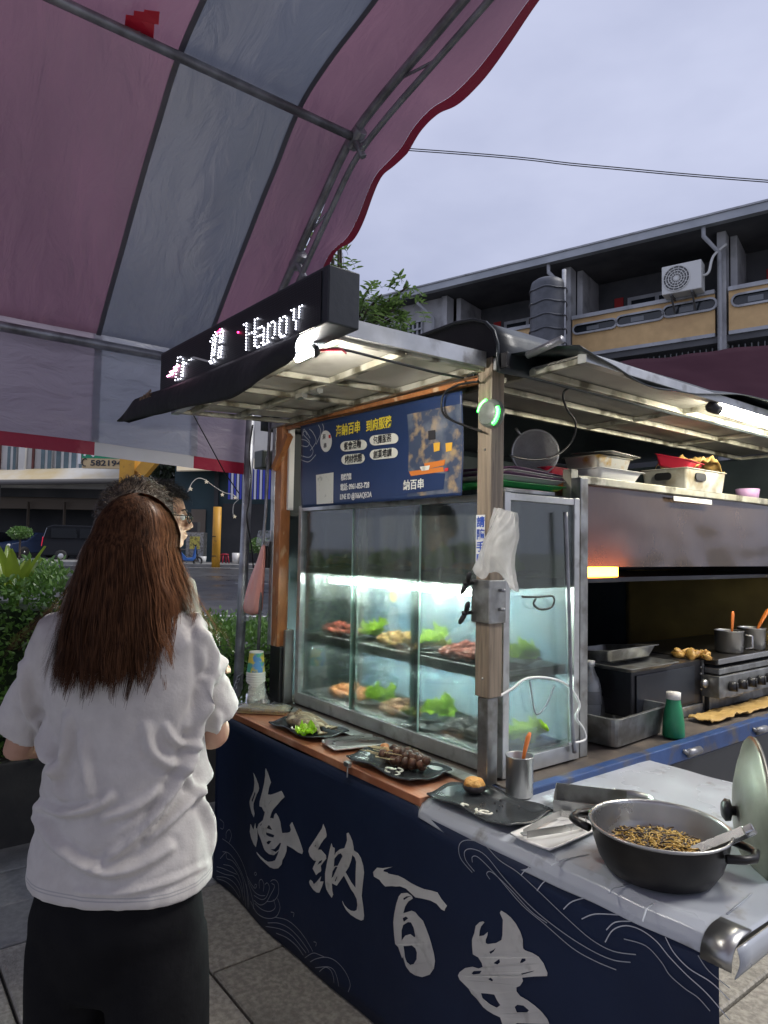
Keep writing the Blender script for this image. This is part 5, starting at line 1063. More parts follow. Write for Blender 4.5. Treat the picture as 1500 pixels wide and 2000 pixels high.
# things hung by the far corner of the counter
mat('hang_red', (.88, .33, .28), .45, col2=(.92, .52, .45), vs=9, stretch=(1, 1, .3), bump=.5, bs=26)
hb2 = thing('red_bag_roll', 'red tissue in a clear sleeve hanging from the far corner post', 'bag', AY(495, 1200, 1.60))
axis = [(515, 1060), (512, 1085), (508, 1105), (500, 1140), (495, 1175), (492, 1203)]; wid = [.016, .024, .040, .064, .080, .082]
rings = []
for (px, py), w in zip(axis, wid):
    c = AY(px, py, 1.60); rings.append([c + V((w * cos(2 * pi * k / 20) * (1 + .14 * sin(6 * pi * k / 10 + py)), w * .45 * sin(2 * pi * k / 20) * (1 + .2 * cos(8 * pi * k / 10)), 0)) for k in range(20)])
b = B(); b.loft(rings); b.build('red_tissue', 'hang_red', hb2, True, sub=1)
b = B(); b.grid(lambda u, v: AY(505 + 26 * u - 6 * v, 1036 + 30 * v, 1.597), 6, 6); b.build('clear_sleeve', 'film_clear', hb2, True)
b = B(); b.grid(lambda u, v: AY(470 + 22 * u + 6 * v, 1216 - 14 * v - 6 * u, 1.597), 6, 4); b.build('clear_sleeve', 'film_clear', hb2, True)
pp_ = thing('thin_pipe', 'thin steel pipe beside the orange corner post', 'pipe', AY(478, 1080, 1.66))
b = B(); b.tube([AY(528, 815, 1.60), AY(519, 1000, 1.60), AY(514, 1060, 1.60), AY(500, 1370, 1.60)], .008, 8); b.build('pipe_tube', 'pipe', pp_, True)
wl = thing('round_lamp', 'round silver reflector lamp behind the orange corner post', 'lamp', AY(535, 920, 1.75))
c = AY(541, 900, 1.75); b = B(); b.lathe([(.001, -.04), (.05, -.035), (.062, .0), (.055, .004), (.001, -.01)], c, 24, Matrix.Rotation(pi / 2, 3, 'Y')); b.build('reflector', 'steel_worn', wl, True)
q = AY(520, 898, 1.80); b = B(); b.box(q.x - .07, q.x + .03, q.y - .04, q.y + .04, q.z - .05, q.z + .05); b.build('lamp_box', mat('lamp_green', (.05, .06, .05), .5), wl, bevel=.008)
ch = thing('chain', 'steel chain slung from the tent leg to the counter corner', 'chain', AY(430, 1380, 1.50))
p0, p1 = AY(428, 1376, 1.50), AX(470, 1312, -3.31); n = 16
for k in range(n):
    t = (k + .5) / n; c = p0.lerp(p1, t) - V((0, 0, .10 * sin(pi * t) * .5)); d = (p1 - p0).normalized(); s = V((0, 0, 1)).cross(d).normalized() if k % 2 else d.cross(V((0, 0, 1)).cross(d).normalized())
    b = B(); b.tube([c + d * (.014 * cos(2 * pi * j / 12)) + s * (.009 * sin(2 * pi * j / 12)) for j in range(13)], .0028, 6); b.build('link', 'pipe', ch, True)
glow('star_warm', (1.0, .82, .45), .2)
fl_ = thing('fairy_lights', 'string of small star fairy lights tied to the tent leg', 'string lights', AX(470, 970, -3.3))
pts = smooth3([AX(x, y, -3.31) for x, y in ((366, 962), (376, 942), (388, 934), (402, 938), (418, 950), (438, 962), (455, 966), (466, 976))]); b = B(); b.tube(pts, .002, 5); b.build('wire', 'white_plastic', fl_, True)
b = B(); b.tube(smooth3([AX(x, y, -3.29) for x, y in ((466, 976), (457, 985), (455, 1000), (457, 1010))]), .002, 5); b.build('wire', 'white_plastic', fl_, True)
for px, py in ((403, 941), (434, 966), (459, 972), (478, 985), (458, 1009), (372, 955)):
    c = AX(px, py, -3.30); b = B(); pl = [(.011 * (1 if k % 2 == 0 else .45) * sin(2 * pi * k / 10), .011 * (1 if k % 2 == 0 else .45) * cos(2 * pi * k / 10)) for k in range(10)]
    b.poly([pl], lambda a, d, t: c + RT * a + V((0, 0, d)) + FW * t, .006); b.build('star', 'star_warm', fl_)
for px, a, c_ in ((490, (495, 830), (478, 1100)),):
    cable('cord', 'dark cord hanging beside the tent leg', smooth3([AX(x, y, -3.28) for x, y in ((494, 830), (487, 880), (490, 930), (486, 980), (482, 1010), (490, 1060), (495, 1110))]), .004, 'black_plastic')
cable('guy_rope', 'thin dark guy rope slanting down from the LED sign flap', [AX(372, 800, -3.0), AX(405, 860, -3.1), AX(440, 925, -3.2), AX(468, 965, -3.28)], .003, 'black_plastic')
# ---------------- terrace across the yard (right) ----------------
mat('stucco', (.50, .50, .50), .8, col2=(.40, .40, .41), vs=1.5, wear=(.20, .20, .20), ws=2, wpos=(.5, .75), bump=.1)
mat('tile_yellow', (.66, .44, .20), .6, col2=(.58, .38, .17), vs=5, bump=.15, bs=30, wear=(.46, .28, .13), ws=1.2, wpos=(.55, .8))
mat('trim_grey', (.46, .47, .49), .7, col2=(.34, .35, .37), vs=2, wear=(.20, .20, .20), ws=2.5, wpos=(.55, .75)); mat('roof_grey', (.40, .42, .44), .5, .3, col2=(.30, .32, .34), vs=1.5)
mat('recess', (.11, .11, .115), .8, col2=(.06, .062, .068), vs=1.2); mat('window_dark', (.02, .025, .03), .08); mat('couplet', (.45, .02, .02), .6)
mat('tank_wrap', (.095, .10, .115), .5, col2=(.065, .07, .08), vs=5, bump=.5, bs=9); mat('ac_white', (.66, .66, .63), .45); mat('ac_dark', (.09, .09, .09), .5)
P0 = AD(1137, 693, 17.0); _d = ray(-1100, 1036); FE = -V((_d.x, _d.y, 0)).normalized(); FN = V((FE.y, -FE.x, 0))
if FN.dot(EYE - P0) < 0: FN = -FN
def FP(px, py, off=0):
    d = ray(px, py); t = (P0 + FN * off - EYE).dot(FN) / d.dot(FN); return EYE + d * t
def sz(px, py, off=0): p = FP(px, py, off); return (p - P0).dot(FE), p.z
def fpt(s, z, off): q = P0 + FE * s + FN * off; return V((q.x, q.y, z))
def fbox(name, m, par, s0, s1, z0, z1, o0, o1, bevel=0):
    b = B(); b.loft([[fpt(s0, z0, o), fpt(s1, z0, o), fpt(s1, z1, o), fpt(s0, z1, o)] for o in (o0, o1)]); return b.build(name, m, par, bevel=bevel)
terr = thing('terrace_building', 'weathered terrace with yellow tiled balconies and dark recesses beyond the truck', 'building', fpt(0, 0, 0))
zb = P0.z; zc = sz(1108, 621)[1]; zg = sz(1137, 497, .5)[1]
sc1 = sz(1108, 640)[0]; sc2 = sz(1410, 600)[0]; wbay = sc2 - sc1; sL = sz(862, 640)[0]
sA, sB_ = sL - 6.5, sc2 + 2 * wbay
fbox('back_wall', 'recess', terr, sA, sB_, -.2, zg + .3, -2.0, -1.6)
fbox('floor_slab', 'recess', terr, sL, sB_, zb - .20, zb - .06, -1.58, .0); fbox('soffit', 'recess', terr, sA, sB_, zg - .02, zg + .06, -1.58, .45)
b = B(); b.loft([[fpt(s, zg - .05, .45), fpt(s, zg - .05, .62), fpt(s, zg + .17, .62), fpt(s, zg + .17, .45)] for s in (sA, sB_)]); gt = b.build('gutter', 'roof_grey', terr)
fbox('gutter_edge', 'trim_grey', gt, sA, sB_, zg + .13, zg + .17, .622, .65)
b = B(); b.loft([[fpt(s, zg + .10, .44), fpt(s, zg + 1.0, -2.4), fpt(s, zg + .9, -2.4), fpt(s, zg + .02, .44)] for s in (sA, sB_)]); b.build('roof', 'roof_grey', terr)
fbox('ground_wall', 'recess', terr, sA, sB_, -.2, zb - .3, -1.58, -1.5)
cols = [sL] + [sc1 + wbay * k for k in (-1, 0, 1, 2, 3)]
for s in cols[2:] + [sL + .1]: fbox('column', 'stucco', terr, s - .09, s + .09, -.2, zg - .03, -.35, .02)
fbox('side_wall', 'stucco', terr, sA, sL, -.2, zg - .03, -.35, -.05)
def slot(par, px0, px1, py0, py1, ph):
    s0, z0 = sz(px0, py0, .03); s1, z1 = sz(px1, py1, .03); h = ph / FPX * (P0 - EYE).dot(FW) * .36
    def ring(g, o):
        out = []
        for k in range(7): a = -pi / 2 + pi * k / 6; out.append(fpt(s1 - h + (h + g) * cos(a), zz0(s1) + (h + g) * sin(a), o))
        for k in range(7): a = pi / 2 + pi * k / 6; out.append(fpt(s0 + h + (h + g) * cos(a), zz0(s0) + (h + g) * sin(a), o))
        return out
    def zz0(s): return (z0 + z1) / 2
    b = B(); b.loft([ring(.0, .075), ring(.045, .075), ring(.045, .022)], False, False); b.build('slot_trim', 'trim_grey', par)
    b = B(); b.loft([ring(.0, .0745), ring(.0, .024)], False, True); o = b.build('slot_recess', 'window_dark', par)
    b = B(); sm = s0 + (s1 - s0) * .3; b.loft([[fpt(a, (z0 + z1) / 2 - h * .6, .027), fpt(a + .3, (z0 + z1) / 2 - h * .6, .027), fpt(a + .3, (z0 + z1) / 2 + h * .5, .027), fpt(a, (z0 + z1) / 2 + h * .5, .027)] for a in (sm,)], True, False); b.build('slot_glimpse', 'shop_pane' if 'shop_pane' in MATS else mat('shop_pane', (.16, .17, .18), .4), par)
for k in (-1, 0, 1, 2):
    a, c_ = sc1 + wbay * k + .14, sc1 + wbay * (k + 1) - .14
    if k == -1: a = max(a, sL + .25)
    pr_ = fbox('parapet', 'tile_yellow', terr, a, c_, zb + .02, zc - .09, -.10, .02)
    fbox('parapet_cap', 'trim_grey', pr_, a, c_, zc - .09, zc, -.14, .07); fbox('parapet_base', 'trim_grey', pr_, a, c_, zb - .06, zb + .02, -.12, .05)
    if k == 0:
        for q in ((1122, 1203, 646, 630, 20), (1206, 1295, 629, 613, 22), (1297, 1398, 611, 592, 24)): slot(pr_, *q)
    if k == 1: slot(pr_, 1432, 1530, 590, 570, 24)
    m = a + (c_ - a) * .5
    w = fbox('window', 'trim_grey', terr, a + .9, c_ - .8, zb + 1.0, zg - .55, -1.6, -1.54); fbox('pane', 'window_dark', w, a + 1.0, m - .05, zb + 1.1, zg - .65, -1.54, -1.52); fbox('pane', 'window_dark', w, m + .05, c_ - .9, zb + 1.1, zg - .65, -1.54, -1.52)
    fbox('couplet', 'couplet', terr, a + .55, a + .78, zb + .9, zg - .5, -1.59, -1.56)
    fbox('partition', 'stucco', terr, a - .02, a + .12, zb, zg - .03, -1.58, -.36)
    fbox('rail_grille', 'ac_dark', terr, a, c_, zb - .75, zb - .70, -.05, 0)
    for j in range(26):
        s = a + (c_ - a) * (j + .5) / 26; fbox('grille_bar', 'ac_dark', terr, s - .012, s + .012, zb - .70, zb - .3, -.035, -.012)
# drain pipes
def fpipe(pts, r=.05): b = B(); b.tube([fpt(s, z, o) for s, z, o in pts], r, 8); return b.build('drain_pipe', 'trim_grey', terr, True)
for s in (sc2 - .02, sc1 - .05): fpipe([(s - .25, zg, .5), (s - .25, zg - .25, .5), (s, zg - .55, .12), (s, 0, .12)])
s = sz(848, 640, .0)[0]; fpipe([(s - .3, zg, .5), (s - .28, zg - .25, .45), (s, zg - .6, .05), (s, 3, .05)], .045)
# barred window in the left wall
s0, z0 = sz(712, 690, -.05); s1, z1 = sz(826, 628, -.05)
w = fbox('window', 'window_dark', terr, s0, s1, z0 - .3, z1, -.06, -.03)
for j in range(15): s = s0 + (s1 - s0) * j / 14; fbox('bar', 'trim_grey', w, s - .025, s + .025, z0 - .3, z1, -.025, .02)
for j in range(5): z = z0 - .3 + (z1 - z0 + .3) * j / 4; fbox('bar', 'trim_grey', w, s0, s1, z - .025, z + .025, .022, .05)
# air conditioner
s0, z1 = sz(1292, 522, .45); s1, z0 = sz(1370, 562, .45)
ac = thing('air_conditioner', 'white air conditioner unit bracketed above the yellow balcony', 'air conditioner', fpt((s0 + s1) / 2, z0, .4))
fbox('casing', 'ac_white', ac, s0, s1, z0, z1, .08, .45, .02)
cs = s0 + (s1 - s0) * .38; czz = (z0 + z1) / 2; rr = (z1 - z0) * .43
b = B(); b.loft([[fpt(cs + rr * cos(2 * pi * k / 28), czz + rr * sin(2 * pi * k / 28), o) for k in range(28)] for o in (.452, .458)], False, True); b.build('fan_opening', 'ac_dark', ac)
for q in range(5): b = B(); r = rr * (q + 1) / 5; b.tube([fpt(cs + r * cos(2 * pi * k / 28), czz + r * sin(2 * pi * k / 28), .465) for k in range(29)], .010, 5); b.build('guard_ring', 'ac_white', ac)
for q in range(14): b = B(); a = 2 * pi * q / 14; b.tube([fpt(cs + rr * .12 * cos(a), czz + rr * .12 * sin(a), .462), fpt(cs + rr * cos(a), czz + rr * sin(a), .462)], .007, 4); b.build('guard_spoke', 'ac_white', ac)
b = B(); b.loft([[fpt(cs + rr * .16 * cos(2 * pi * k / 16), czz + rr * .16 * sin(2 * pi * k / 16), o) for k in range(16)] for o in (.46, .475)], False, True); b.build('hub', 'ac_white', ac)
for s in (s0 + .2, s1 - .2): b = B(); b.beam(fpt(s, z0 - .03, .0), fpt(s, z0 - .03, .45), .04); b.beam(fpt(s, z0 - .04, .42), fpt(s, z0 - .4, .02), .035); b.build('bracket', 'ac_dark', ac)
b = B(); b.tube(smooth3([fpt(s1, czz, .3), fpt(s1 + .12, czz + .05, .3), fpt(s1 + .2, z1 + .1, .2), fpt(s1 + .45, z1 + .35, .1)]), .03, 8); b.build('hose', 'ac_white', ac, True)
# wrapped water tank
tc_ = FP(1070, 690, 1.1); rad = 35 / FPX * (tc_ - EYE).dot(FW); ztop = FP(1070, 562, 1.1).z
tank = thing('water_tank', 'tall tank wrapped in dark sheet and cords beside the terrace', 'tank', (tc_.x, tc_.y, 0))
b = B(); rings = []
for k in range(40):
    t = k / 39; z = ztop * t; rings.append([V((tc_.x + rad * cos(a) * q, tc_.y + rad * sin(a) * q, z)) for a, q in [(2 * pi * j / 40, 1 + .012 * sin(k * 1.9 + j) + .02 * nz((j, k * .4, 0), .8)) for j in range(40)]])
rings += [[V((tc_.x + rad * cos(2 * pi * j / 40) * q, tc_.y + rad * sin(2 * pi * j / 40) * q, ztop + h)) for j in range(40)] for q, h in ((.93, .10), (.7, .17), (.05, .22))]
b.loft(rings); b.build('wrap', 'tank_wrap', tank, True)
for k in range(9): z = ztop - .12 - .33 * k; b = B(); b.tube([V((tc_.x + rad * 1.02 * cos(2 * pi * j / 32), tc_.y + rad * 1.02 * sin(2 * pi * j / 32), z + .02 * sin(j))) for j in range(33)], .022, 6); b.build('cord', 'tank_wrap', tank, True)
b = B(); p = FP(1101, 690, 1.1); b.tube([V((p.x, p.y, 0)), V((p.x, p.y, FP(1101, 527, 1.1).z))], .05, 8); b.build('support_pole', 'trim_grey', tank, True)
# maroon awning behind the truck
aw = thing('maroon_awning', 'dark maroon awning stretched behind the truck roof', 'awning', LOC(4.5, 8.5, 0))
ca = [AD(1205, 708, 9.0), AD(1700, 650, 9.0), AD(1700, 770, 7.6), AD(1205, 800, 7.6)]
b = B(); b.grid(lambda u, v: ca[0] * (1 - u) * (1 - v) + ca[1] * u * (1 - v) + ca[2] * u * v + ca[3] * (1 - u) * v + V((0, 0, .03 * nz((u * 5, v * 4, 0), 1.5) - .05 * sin(pi * v))), 30, 14); b.build('awning_cloth', 'maroon', aw, True, sol=.006)
b = B(); b.grid(lambda u, v: ca[3] * (1 - u) + ca[2] * u + V((0, 0, -.35 * v)) + FW * .02 * sin(u * 40) * v, 60, 4); b.build('valance', 'maroon', aw, True, sol=.006)
for p in ca: b = B(); b.tube([V((p.x, p.y, -.1)), p], .03, 8); b.build('pole', 'pipe', aw, True)
# overhead wires
for k, (y0, y1, y2) in enumerate(((288, 322, 352), (292, 326, 356))):
    p = [AD(x, y, d) for x, y, d in ((-900, 180 + 4 * k, 13), (770, y0, 13), (1150, y1, 12.5), (1500, y2, 12), (2600, 430 + 4 * k, 11))]
    cable('overhead_wire', ['upper', 'lower'][k] + ' of the two black wires crossing the sky', smooth3(p, 8), .009, 'black_plastic')

# ---------------- shops across the street (left) ----------------
mat('shop_white', (.62, .61, .58), .75, col2=(.48, .47, .45), vs=.6); mat('brick_maroon', (.16, .055, .045), .8, col2=(.10, .035, .03), vs=2); mat('shop_dark', (.04, .042, .045), .8, col2=(.07, .07, .07), vs=.5)
mat('shop_teal', (.035, .075, .085), .7, col2=(.025, .05, .058), vs=.7); mat('tan_trim', (.16, .13, .10), .8); mat('canopy_tan', (.52, .42, .24), .7, col2=(.62, .60, .55), vs=.5); mat('pipe_brown', (.12, .115, .11), .6)
mat('shop_glass', (.10, .16, .18), .12, col2=(.05, .08, .09), vs=.8); mat('sign_green', (.01, .30, .14), .5); mat('sign_tan', (.60, .45, .24), .5); mat('yellow_paint', (.66, .34, .03), .5, col2=(.56, .28, .03), vs=2, wear=(.28, .14, .04), ws=4, wpos=(.6, .75))
mat('stripe_blue', (.05, .07, .50), .6); mat('stripe_white', (.70, .72, .80), .6)
G = .42
shop = thing('shop_row', 'old shop row with white pillars and a dark open ground floor across the street', 'building', LOC(-16, 41, G))
def lb(name, m, par, px0, px1, py0, py1, f, dep, bevel=0, zlo=None):
    """block whose front covers a pixel rectangle at distance f"""
    a, c_ = AD(px0, py1, f), AD(px1, py0, f); z0 = zlo if zlo is not None else a.z; b = B(); ra, rc = a.dot(RT), c_.dot(RT)
    b.loft([[LOC(ra, f + o, z0), LOC(rc, f + o, z0), LOC(rc, f + o, c_.z), LOC(ra, f + o, c_.z)] for o in (0, dep)]); return b.build(name, m, par, bevel=bevel)
lb('upper_wall', 'shop_white', shop, -420, 335, 640, 944, 41, 6); lb('inner_wall', 'shop_dark', shop, -420, 335, 940, 1100, 45, .4, zlo=G)
lb('lintel', 'tan_trim', shop, -420, 335, 962, 985, 42, .4); lb('fascia', 'shop_dark', shop, -420, 335, 944, 962, 41.5, .3)
for px in (-150, -50, 48, 119, 200): lb('pillar', 'tan_trim', shop, px, px + 6, 980, 1100, 41.6, .3, zlo=G)
lb('pilaster', 'shop_white', shop, 34, 60, 640, 936, 40.7, .28); lb('pilaster', 'shop_white', shop, -120, -96, 640, 936, 40.7, .28)
for a, c_ in ((60, 77), (-2, 10), (105, 190)): lb('brick_panel', 'brick_maroon', shop, a, c_, 640 if a != 105 else 922, 938, 40.85, .13)
for a, c_, y0, y1, n in ((11, 33, 870, 935, 2), (77, 103, 860, 931, 2), (107, 182, 845, 925, 5), (-60, -20, 860, 930, 3), (210, 300, 845, 920, 4)):
    w = lb('window', 'shop_white', shop, a, c_, y0, y1, 40.80, .18)
    for k in range(n): q = (c_ - a) / n; lb('pane', 'shop_glass', w, a + q * k + 1.4, a + q * (k + 1) - 1.4, y0 + 2, y1 - 3, 40.76, .03)
cn = thing('shop_canopy', 'long pale sloping canopy with a dark front pipe over the shops', 'canopy', LOC(-14, 39, G))
p4 = [AD(-420, 944, 39), AD(250, 940, 39), AD(250, 912, 40.9), AD(-420, 930, 40.9)]; b = B()
b.loft([[p + V((0, 0, z)) for p in p4] for z in (0, .05)]); b.build('canopy_sheet', 'canopy_tan', cn)
b = B(); b.tube([AD(-420, 946, 38.9), AD(440, 938, 38.9)], .16, 10); b.build('front_pipe', 'pipe_brown', cn, True)
for px in (-200, 0, 236, 425): p = AD(px, 942, 38.95); b = B(); b.tube([V((p.x, p.y, G)), p], .05, 8); b.build('post', 'pipe_brown', cn, True)
sg = thing('shop_sign', 'green and tan shop sign with the number 582194 under the tent hem', 'sign', AD(195, 915, 37))
lb('sign_top', 'sign_green', sg, 160, 236, 868, 895, 37, .2); lb('sign_bottom', 'sign_tan', sg, 160, 236, 895.6, 914, 37, .2); lb('sign_edge', 'print_white', sg, 152, 159, 870, 906, 37, .2)
ry = math.atan2(RT.y, RT.x)
text('sign_lettering', '5821942', AD(176, 909, 36.97), .42, 'print_dark', sg, rot=(pi / 2, 0, ry), bold=.012, sx=1.35); text('sign_lettering', '冷 CON', AD(163, 889, 36.97), .75, 'print_white', sg, rot=(pi / 2, 0, ry), bold=.03)
b = B(); c = AD(166, 903, 36.97); b.tube([c + RT * .16 * cos(a * .4 + 1) + V((0, 0, .2 * sin(a * .4 + 1))) for a in range(11)], .03, 5); b.build('phone_mark', 'print_dark', sg)
yp = thing('yellow_gantry', 'thick yellow steel column with a diagonal brace across the street', 'column', AD(251, 1110, 30))
lb('column', 'yellow_paint', yp, 230, 274, 600, 1000, 30, .9, zlo=.3); b = B(); b.beam(AD(276, 925, 30.2), AD(330, 862, 30.2), .5, .5); b.build('brace', 'yellow_paint', yp)
yq = thing('yellow_bollard_post', 'yellow painted post standing at the kerb between the tent leg and the glasses', 'post', AD(421, 1115, 33))
p = AD(421, 1115, 33); b = B(); b.lathe([(.20, 0), (.20, AD(421, 990, 33).z - p.z)], p, 14); b.build('post_tube', 'yellow_paint', yq, True)
for py in (1048, 1086): c = AD(421, py, 33); b = B(); b.lathe([(.205, -.02), (.21, 0), (.205, .02)], c, 14, None, False, False); b.build('band', 'black_plastic', yq, True)
# right-hand shop with the striped awning
sh2 = thing('teal_shop', 'dark teal shop front behind the tent leg across the street', 'building', AD(470, 1110, 38))
lb('front_wall', 'shop_teal', sh2, 336, 760, 905, 1100, 38, .4, zlo=G); lb('upper_wall', 'shop_white', sh2, 336, 760, 700, 896, 38.5, 4); lb('brick_panel', 'brick_maroon', sh2, 420, 470, 860, 892, 38.4, .08); lb('window', 'shop_glass', sh2, 372, 392, 866, 890, 38.4, .08)
b = B(); b.loft([[p + V((0, 0, z)) for p in (AD(345, 921, 36.6), AD(760, 912, 36.6), AD(760, 893, 38.3), AD(345, 900, 38.3))] for z in (0, .06)]); b.build('canopy', 'canopy_tan', sh2)
lb('shutter', 'tan_trim', sh2, 372, 402, 995, 1050, 37.9, .08, zlo=G); lb('doorway', 'shop_dark', sh2, 432, 520, 985, 1100, 37.92, .06, zlo=G); lb('pillar', 'shop_dark', sh2, 414, 428, 900, 1100, 37.7, .2, zlo=G)
sa = thing('striped_awning', 'blue and white striped awning on the teal shop', 'awning', AD(515, 975, 35.5))
for k in range(26):
    a = 445 + 5.6 * k; lb('stripe', 'stripe_blue' if k % 2 == 0 else 'stripe_white', sa, a, a + 5.6, 915, 975, 35.5, .04)
cart = thing('menu_cart', 'small food cart with a yellow menu board in front of the teal shop', 'cart', AD(380, 1090, 35))
lb('cart_body', 'steel_worn', cart, 362, 398, 1040, 1088, 35, .7, zlo=G + .3); lb('menu_board', mat('menu_yellow', (.55, .48, .10), .6, col2=(.25, .22, .06), vs=9, vpos=(.5, .55)), cart, 370, 390, 1048, 1072, 34.95, .04); lb('cart_top', 'shop_dark', cart, 360, 386, 1020, 1038, 35.1, .5)
for px in (364, 396): p = AD(px, 1095, 35.1); b = B(); b.tube([V((p.x, p.y, G)), V((p.x, p.y, G + .4))], .03, 6); b.build('leg', 'pipe', cart, True)
stool = thing('red_stool', 'red plastic stool on the far pavement', 'stool', AD(438, 1098, 35.5)); p = AD(438, 1098, 35.5)
b = B(); b.lathe([(.22, .44), (.23, .48), (.001, .50)], (p.x, p.y, G + .14), 16); b.build('seat', 'red_plastic', stool, True)
for k in range(4): a = pi / 4 + k * pi / 2; b = B(); b.tube([V((p.x + .26 * cos(a), p.y + .26 * sin(a), G + .14)), V((p.x + .17 * cos(a), p.y + .17 * sin(a), G + .6))], .03, 6); b.build('leg', 'red_plastic', stool, True)
for px, m, lbl, h in ((478, 'sign_tan', 'tan bucket beside the stool across the street', .5), (460, 'plate_white', 'white bucket on the far pavement behind the tent leg', .55), (395, 'ac_white', 'pale tub near the cart across the street', .35)):
    p = AD(px, 1105, 35); b = B(); b.lathe([(.001, 0), (.16, 0), (.2, h), (.18, h), (.15, .03), (.001, .03)], (p.x, p.y, G + .14), 16); tag(b.build('bucket', m, None, True), lbl, 'bucket')
# vehicles
mat('car_black', (.008, .009, .012), .45, spec=.2); mat('car_blue', (.012, .025, .065), .4, spec=.3); mat('car_glass', (.012, .014, .017), .3, spec=.2); mat('tail_red', (.50, .01, .03), .2, emis=(1, .02, .08), es=.25); mat('rim_alloy', (.55, .55, .55), .3, .8); mat('window_reflection', (.42, .45, .50), .1)
def vehicle(name, label, cat, pos, yaw, Ln, W, H, m, prof_, hoodw, rear=True):
    """prof_: side outline (x forward, z) of the body; wheels, glass, lamps as parts"""
    t = thing(name, label, cat, pos); M_ = TR(pos, yaw)
    b = B(); n = 5; rings = []
    for j, (y, k) in enumerate(((-W / 2, .90), (-W / 2 + .06, 1), (W / 2 - .06, 1), (W / 2, .90))):
        rings.append([M_ @ V((x * (1 if z < H * .55 or k == 1 else .985), y * (1 if z < H * .55 else .90), z * (1 if k == 1 else .985) + (.01 if k != 1 else 0))) for x, z in prof_])
    b.loft(rings); b.build('body', m, t, bevel=.04, bseg=3)
    for x in (-Ln * .31, Ln * .31):
        for s in (-1, 1):
            c = M_ @ V((x, s * (W / 2 - .08), .33)); rot = (Matrix.Rotation(yaw, 3, 'Z') @ Matrix.Rotation(pi / 2, 3, 'X'))
            b = B(); b.lathe([(.20, -.11), (.31, -.10), (.33, -.06), (.33, .06), (.31, .10), (.20, .11)], c, 24, rot); w = b.build('wheel', 'rubber', t, True)
            b = B(); b.lathe([(.20, -.105), (.21, .0), (.20, .105), (.05, .118), (.001, .118)], c, 20, rot, False, True); b.lathe([(.20, .112), (.05, -.118), (.001, -.118)], c, 20, rot, False, True); b.build('rim', 'rim_alloy', w, True)
    return t, M_
PV = [(-2.4, .35), (-2.42, .9), (-2.36, 1.25), (-2.2, 1.9), (-1.9, 2.0), (1.2, 1.98), (1.75, 1.25), (2.35, 1.05), (2.42, .7), (2.4, .35)]
p = AD(137, 1080, 38); vp = V((p.x, p.y, G)) + RT * 1.0 + FW * .4
yv = math.atan2((RT * .93 + FW * .36).y, (RT * .93 + FW * .36).x)
van, M_ = vehicle('van', 'black van seen from behind parked across the street', 'van', vp, yv, 4.8, 1.75, 2.0, 'car_black', PV, 0)
def vq(name, m, pts): b = B(); b.loft([[M_ @ V(q) for q in pts], [M_ @ (V(q) + V((.03, 0, 0))) for q in pts]]); return b.build(name, m, van)
vq('rear_window', 'window_reflection', [(-2.40, -.62, 1.30), (-2.40, .62, 1.30), (-2.245, .58, 1.84), (-2.245, -.58, 1.84)]); vq('licence_plate', 'print_white', [(-2.46, -.2, .80), (-2.46, .2, .80), (-2.46, .2, .96), (-2.46, -.2, .96)])  # pale pane colour paints the reflection in the rear window
for s in (-1, 1): vq('tail_lamp', 'tail_red', [(-2.455, s * .84, .85), (-2.455, s * .70, .85), (-2.40, s * .70, 1.35), (-2.40, s * .82, 1.35)])
b = B(); b.beam(M_ @ V((-2.45, -.8, .5)), M_ @ V((-2.45, .8, .5)), .1, .16); b.build('bumper', 'black_plastic', van)
for s in (-1, 1):
    for x0, x1 in ((-2.0, -.7), (-.6, .4), (.5, 1.3)): b = B(); b.loft([[M_ @ V((x, s * (.80 + o), z)) for x, z in ((x0, 1.3), (x1, 1.3), (x1 - .1, 1.82), (x0, 1.82))] for o in (.02, .04)]); b.build('side_window', 'car_glass', van)
PCR = [(-2.1, .3), (-2.12, .85), (-1.5, .95), (-1.0, 1.42), (.5, 1.45), (1.1, .98), (2.0, .82), (2.1, .55), (2.08, .3)]
for (px, lbl, m, yy) in ((72, 'dark blue car half hidden behind the black van', 'car_blue', 1.2), (-8, 'dark car at the left edge of the street', 'car_black', 1.3)):
    p = AD(px, 1080, 40.3); yw = math.atan2(-(RT * .5 + FW * .85).y, -(RT * .5 + FW * .85).x)
    cr_, Mc = vehicle('car', lbl, 'car', V((p.x, p.y, G + .14)), yw, 4.2, 1.7, 1.45, m, PCR, 0)
    for s in (-1, 1): b = B(); b.ball(Mc @ V((2.06, s * .6, .68)), .12, 10, 8); b.build('headlight', 'ac_white', cr_, True)
    b = B(); b.loft([[Mc @ V((x, y, z)) for x, y, z in ((1.08, -.65, 1.0), (1.08, .65, 1.0), (.55, .58, 1.40), (.55, -.58, 1.40))], [Mc @ V((x + .03, y, z + .02)) for x, y, z in ((1.08, -.65, 1.0), (1.08, .65, 1.0), (.55, .58, 1.40), (.55, -.58, 1.40))]]); b.build('windscreen', 'car_glass', cr_)
sct = thing('scooter', 'blue and white scooter parked beside the menu cart', 'scooter', AD(360, 1098, 33.8)); p = AD(362, 1098, 33.8); Ms = TR((p.x, p.y, G + .02), math.atan2(RT.y, RT.x) + .5)
for x in (-.6, .6):
    b = B(); b.tube([Ms @ V((x + .2 * cos(2 * pi * k / 16), 0, .24 + .2 * sin(2 * pi * k / 16))) for k in range(17)], .05, 6); b.build('wheel', 'rubber', sct, True)
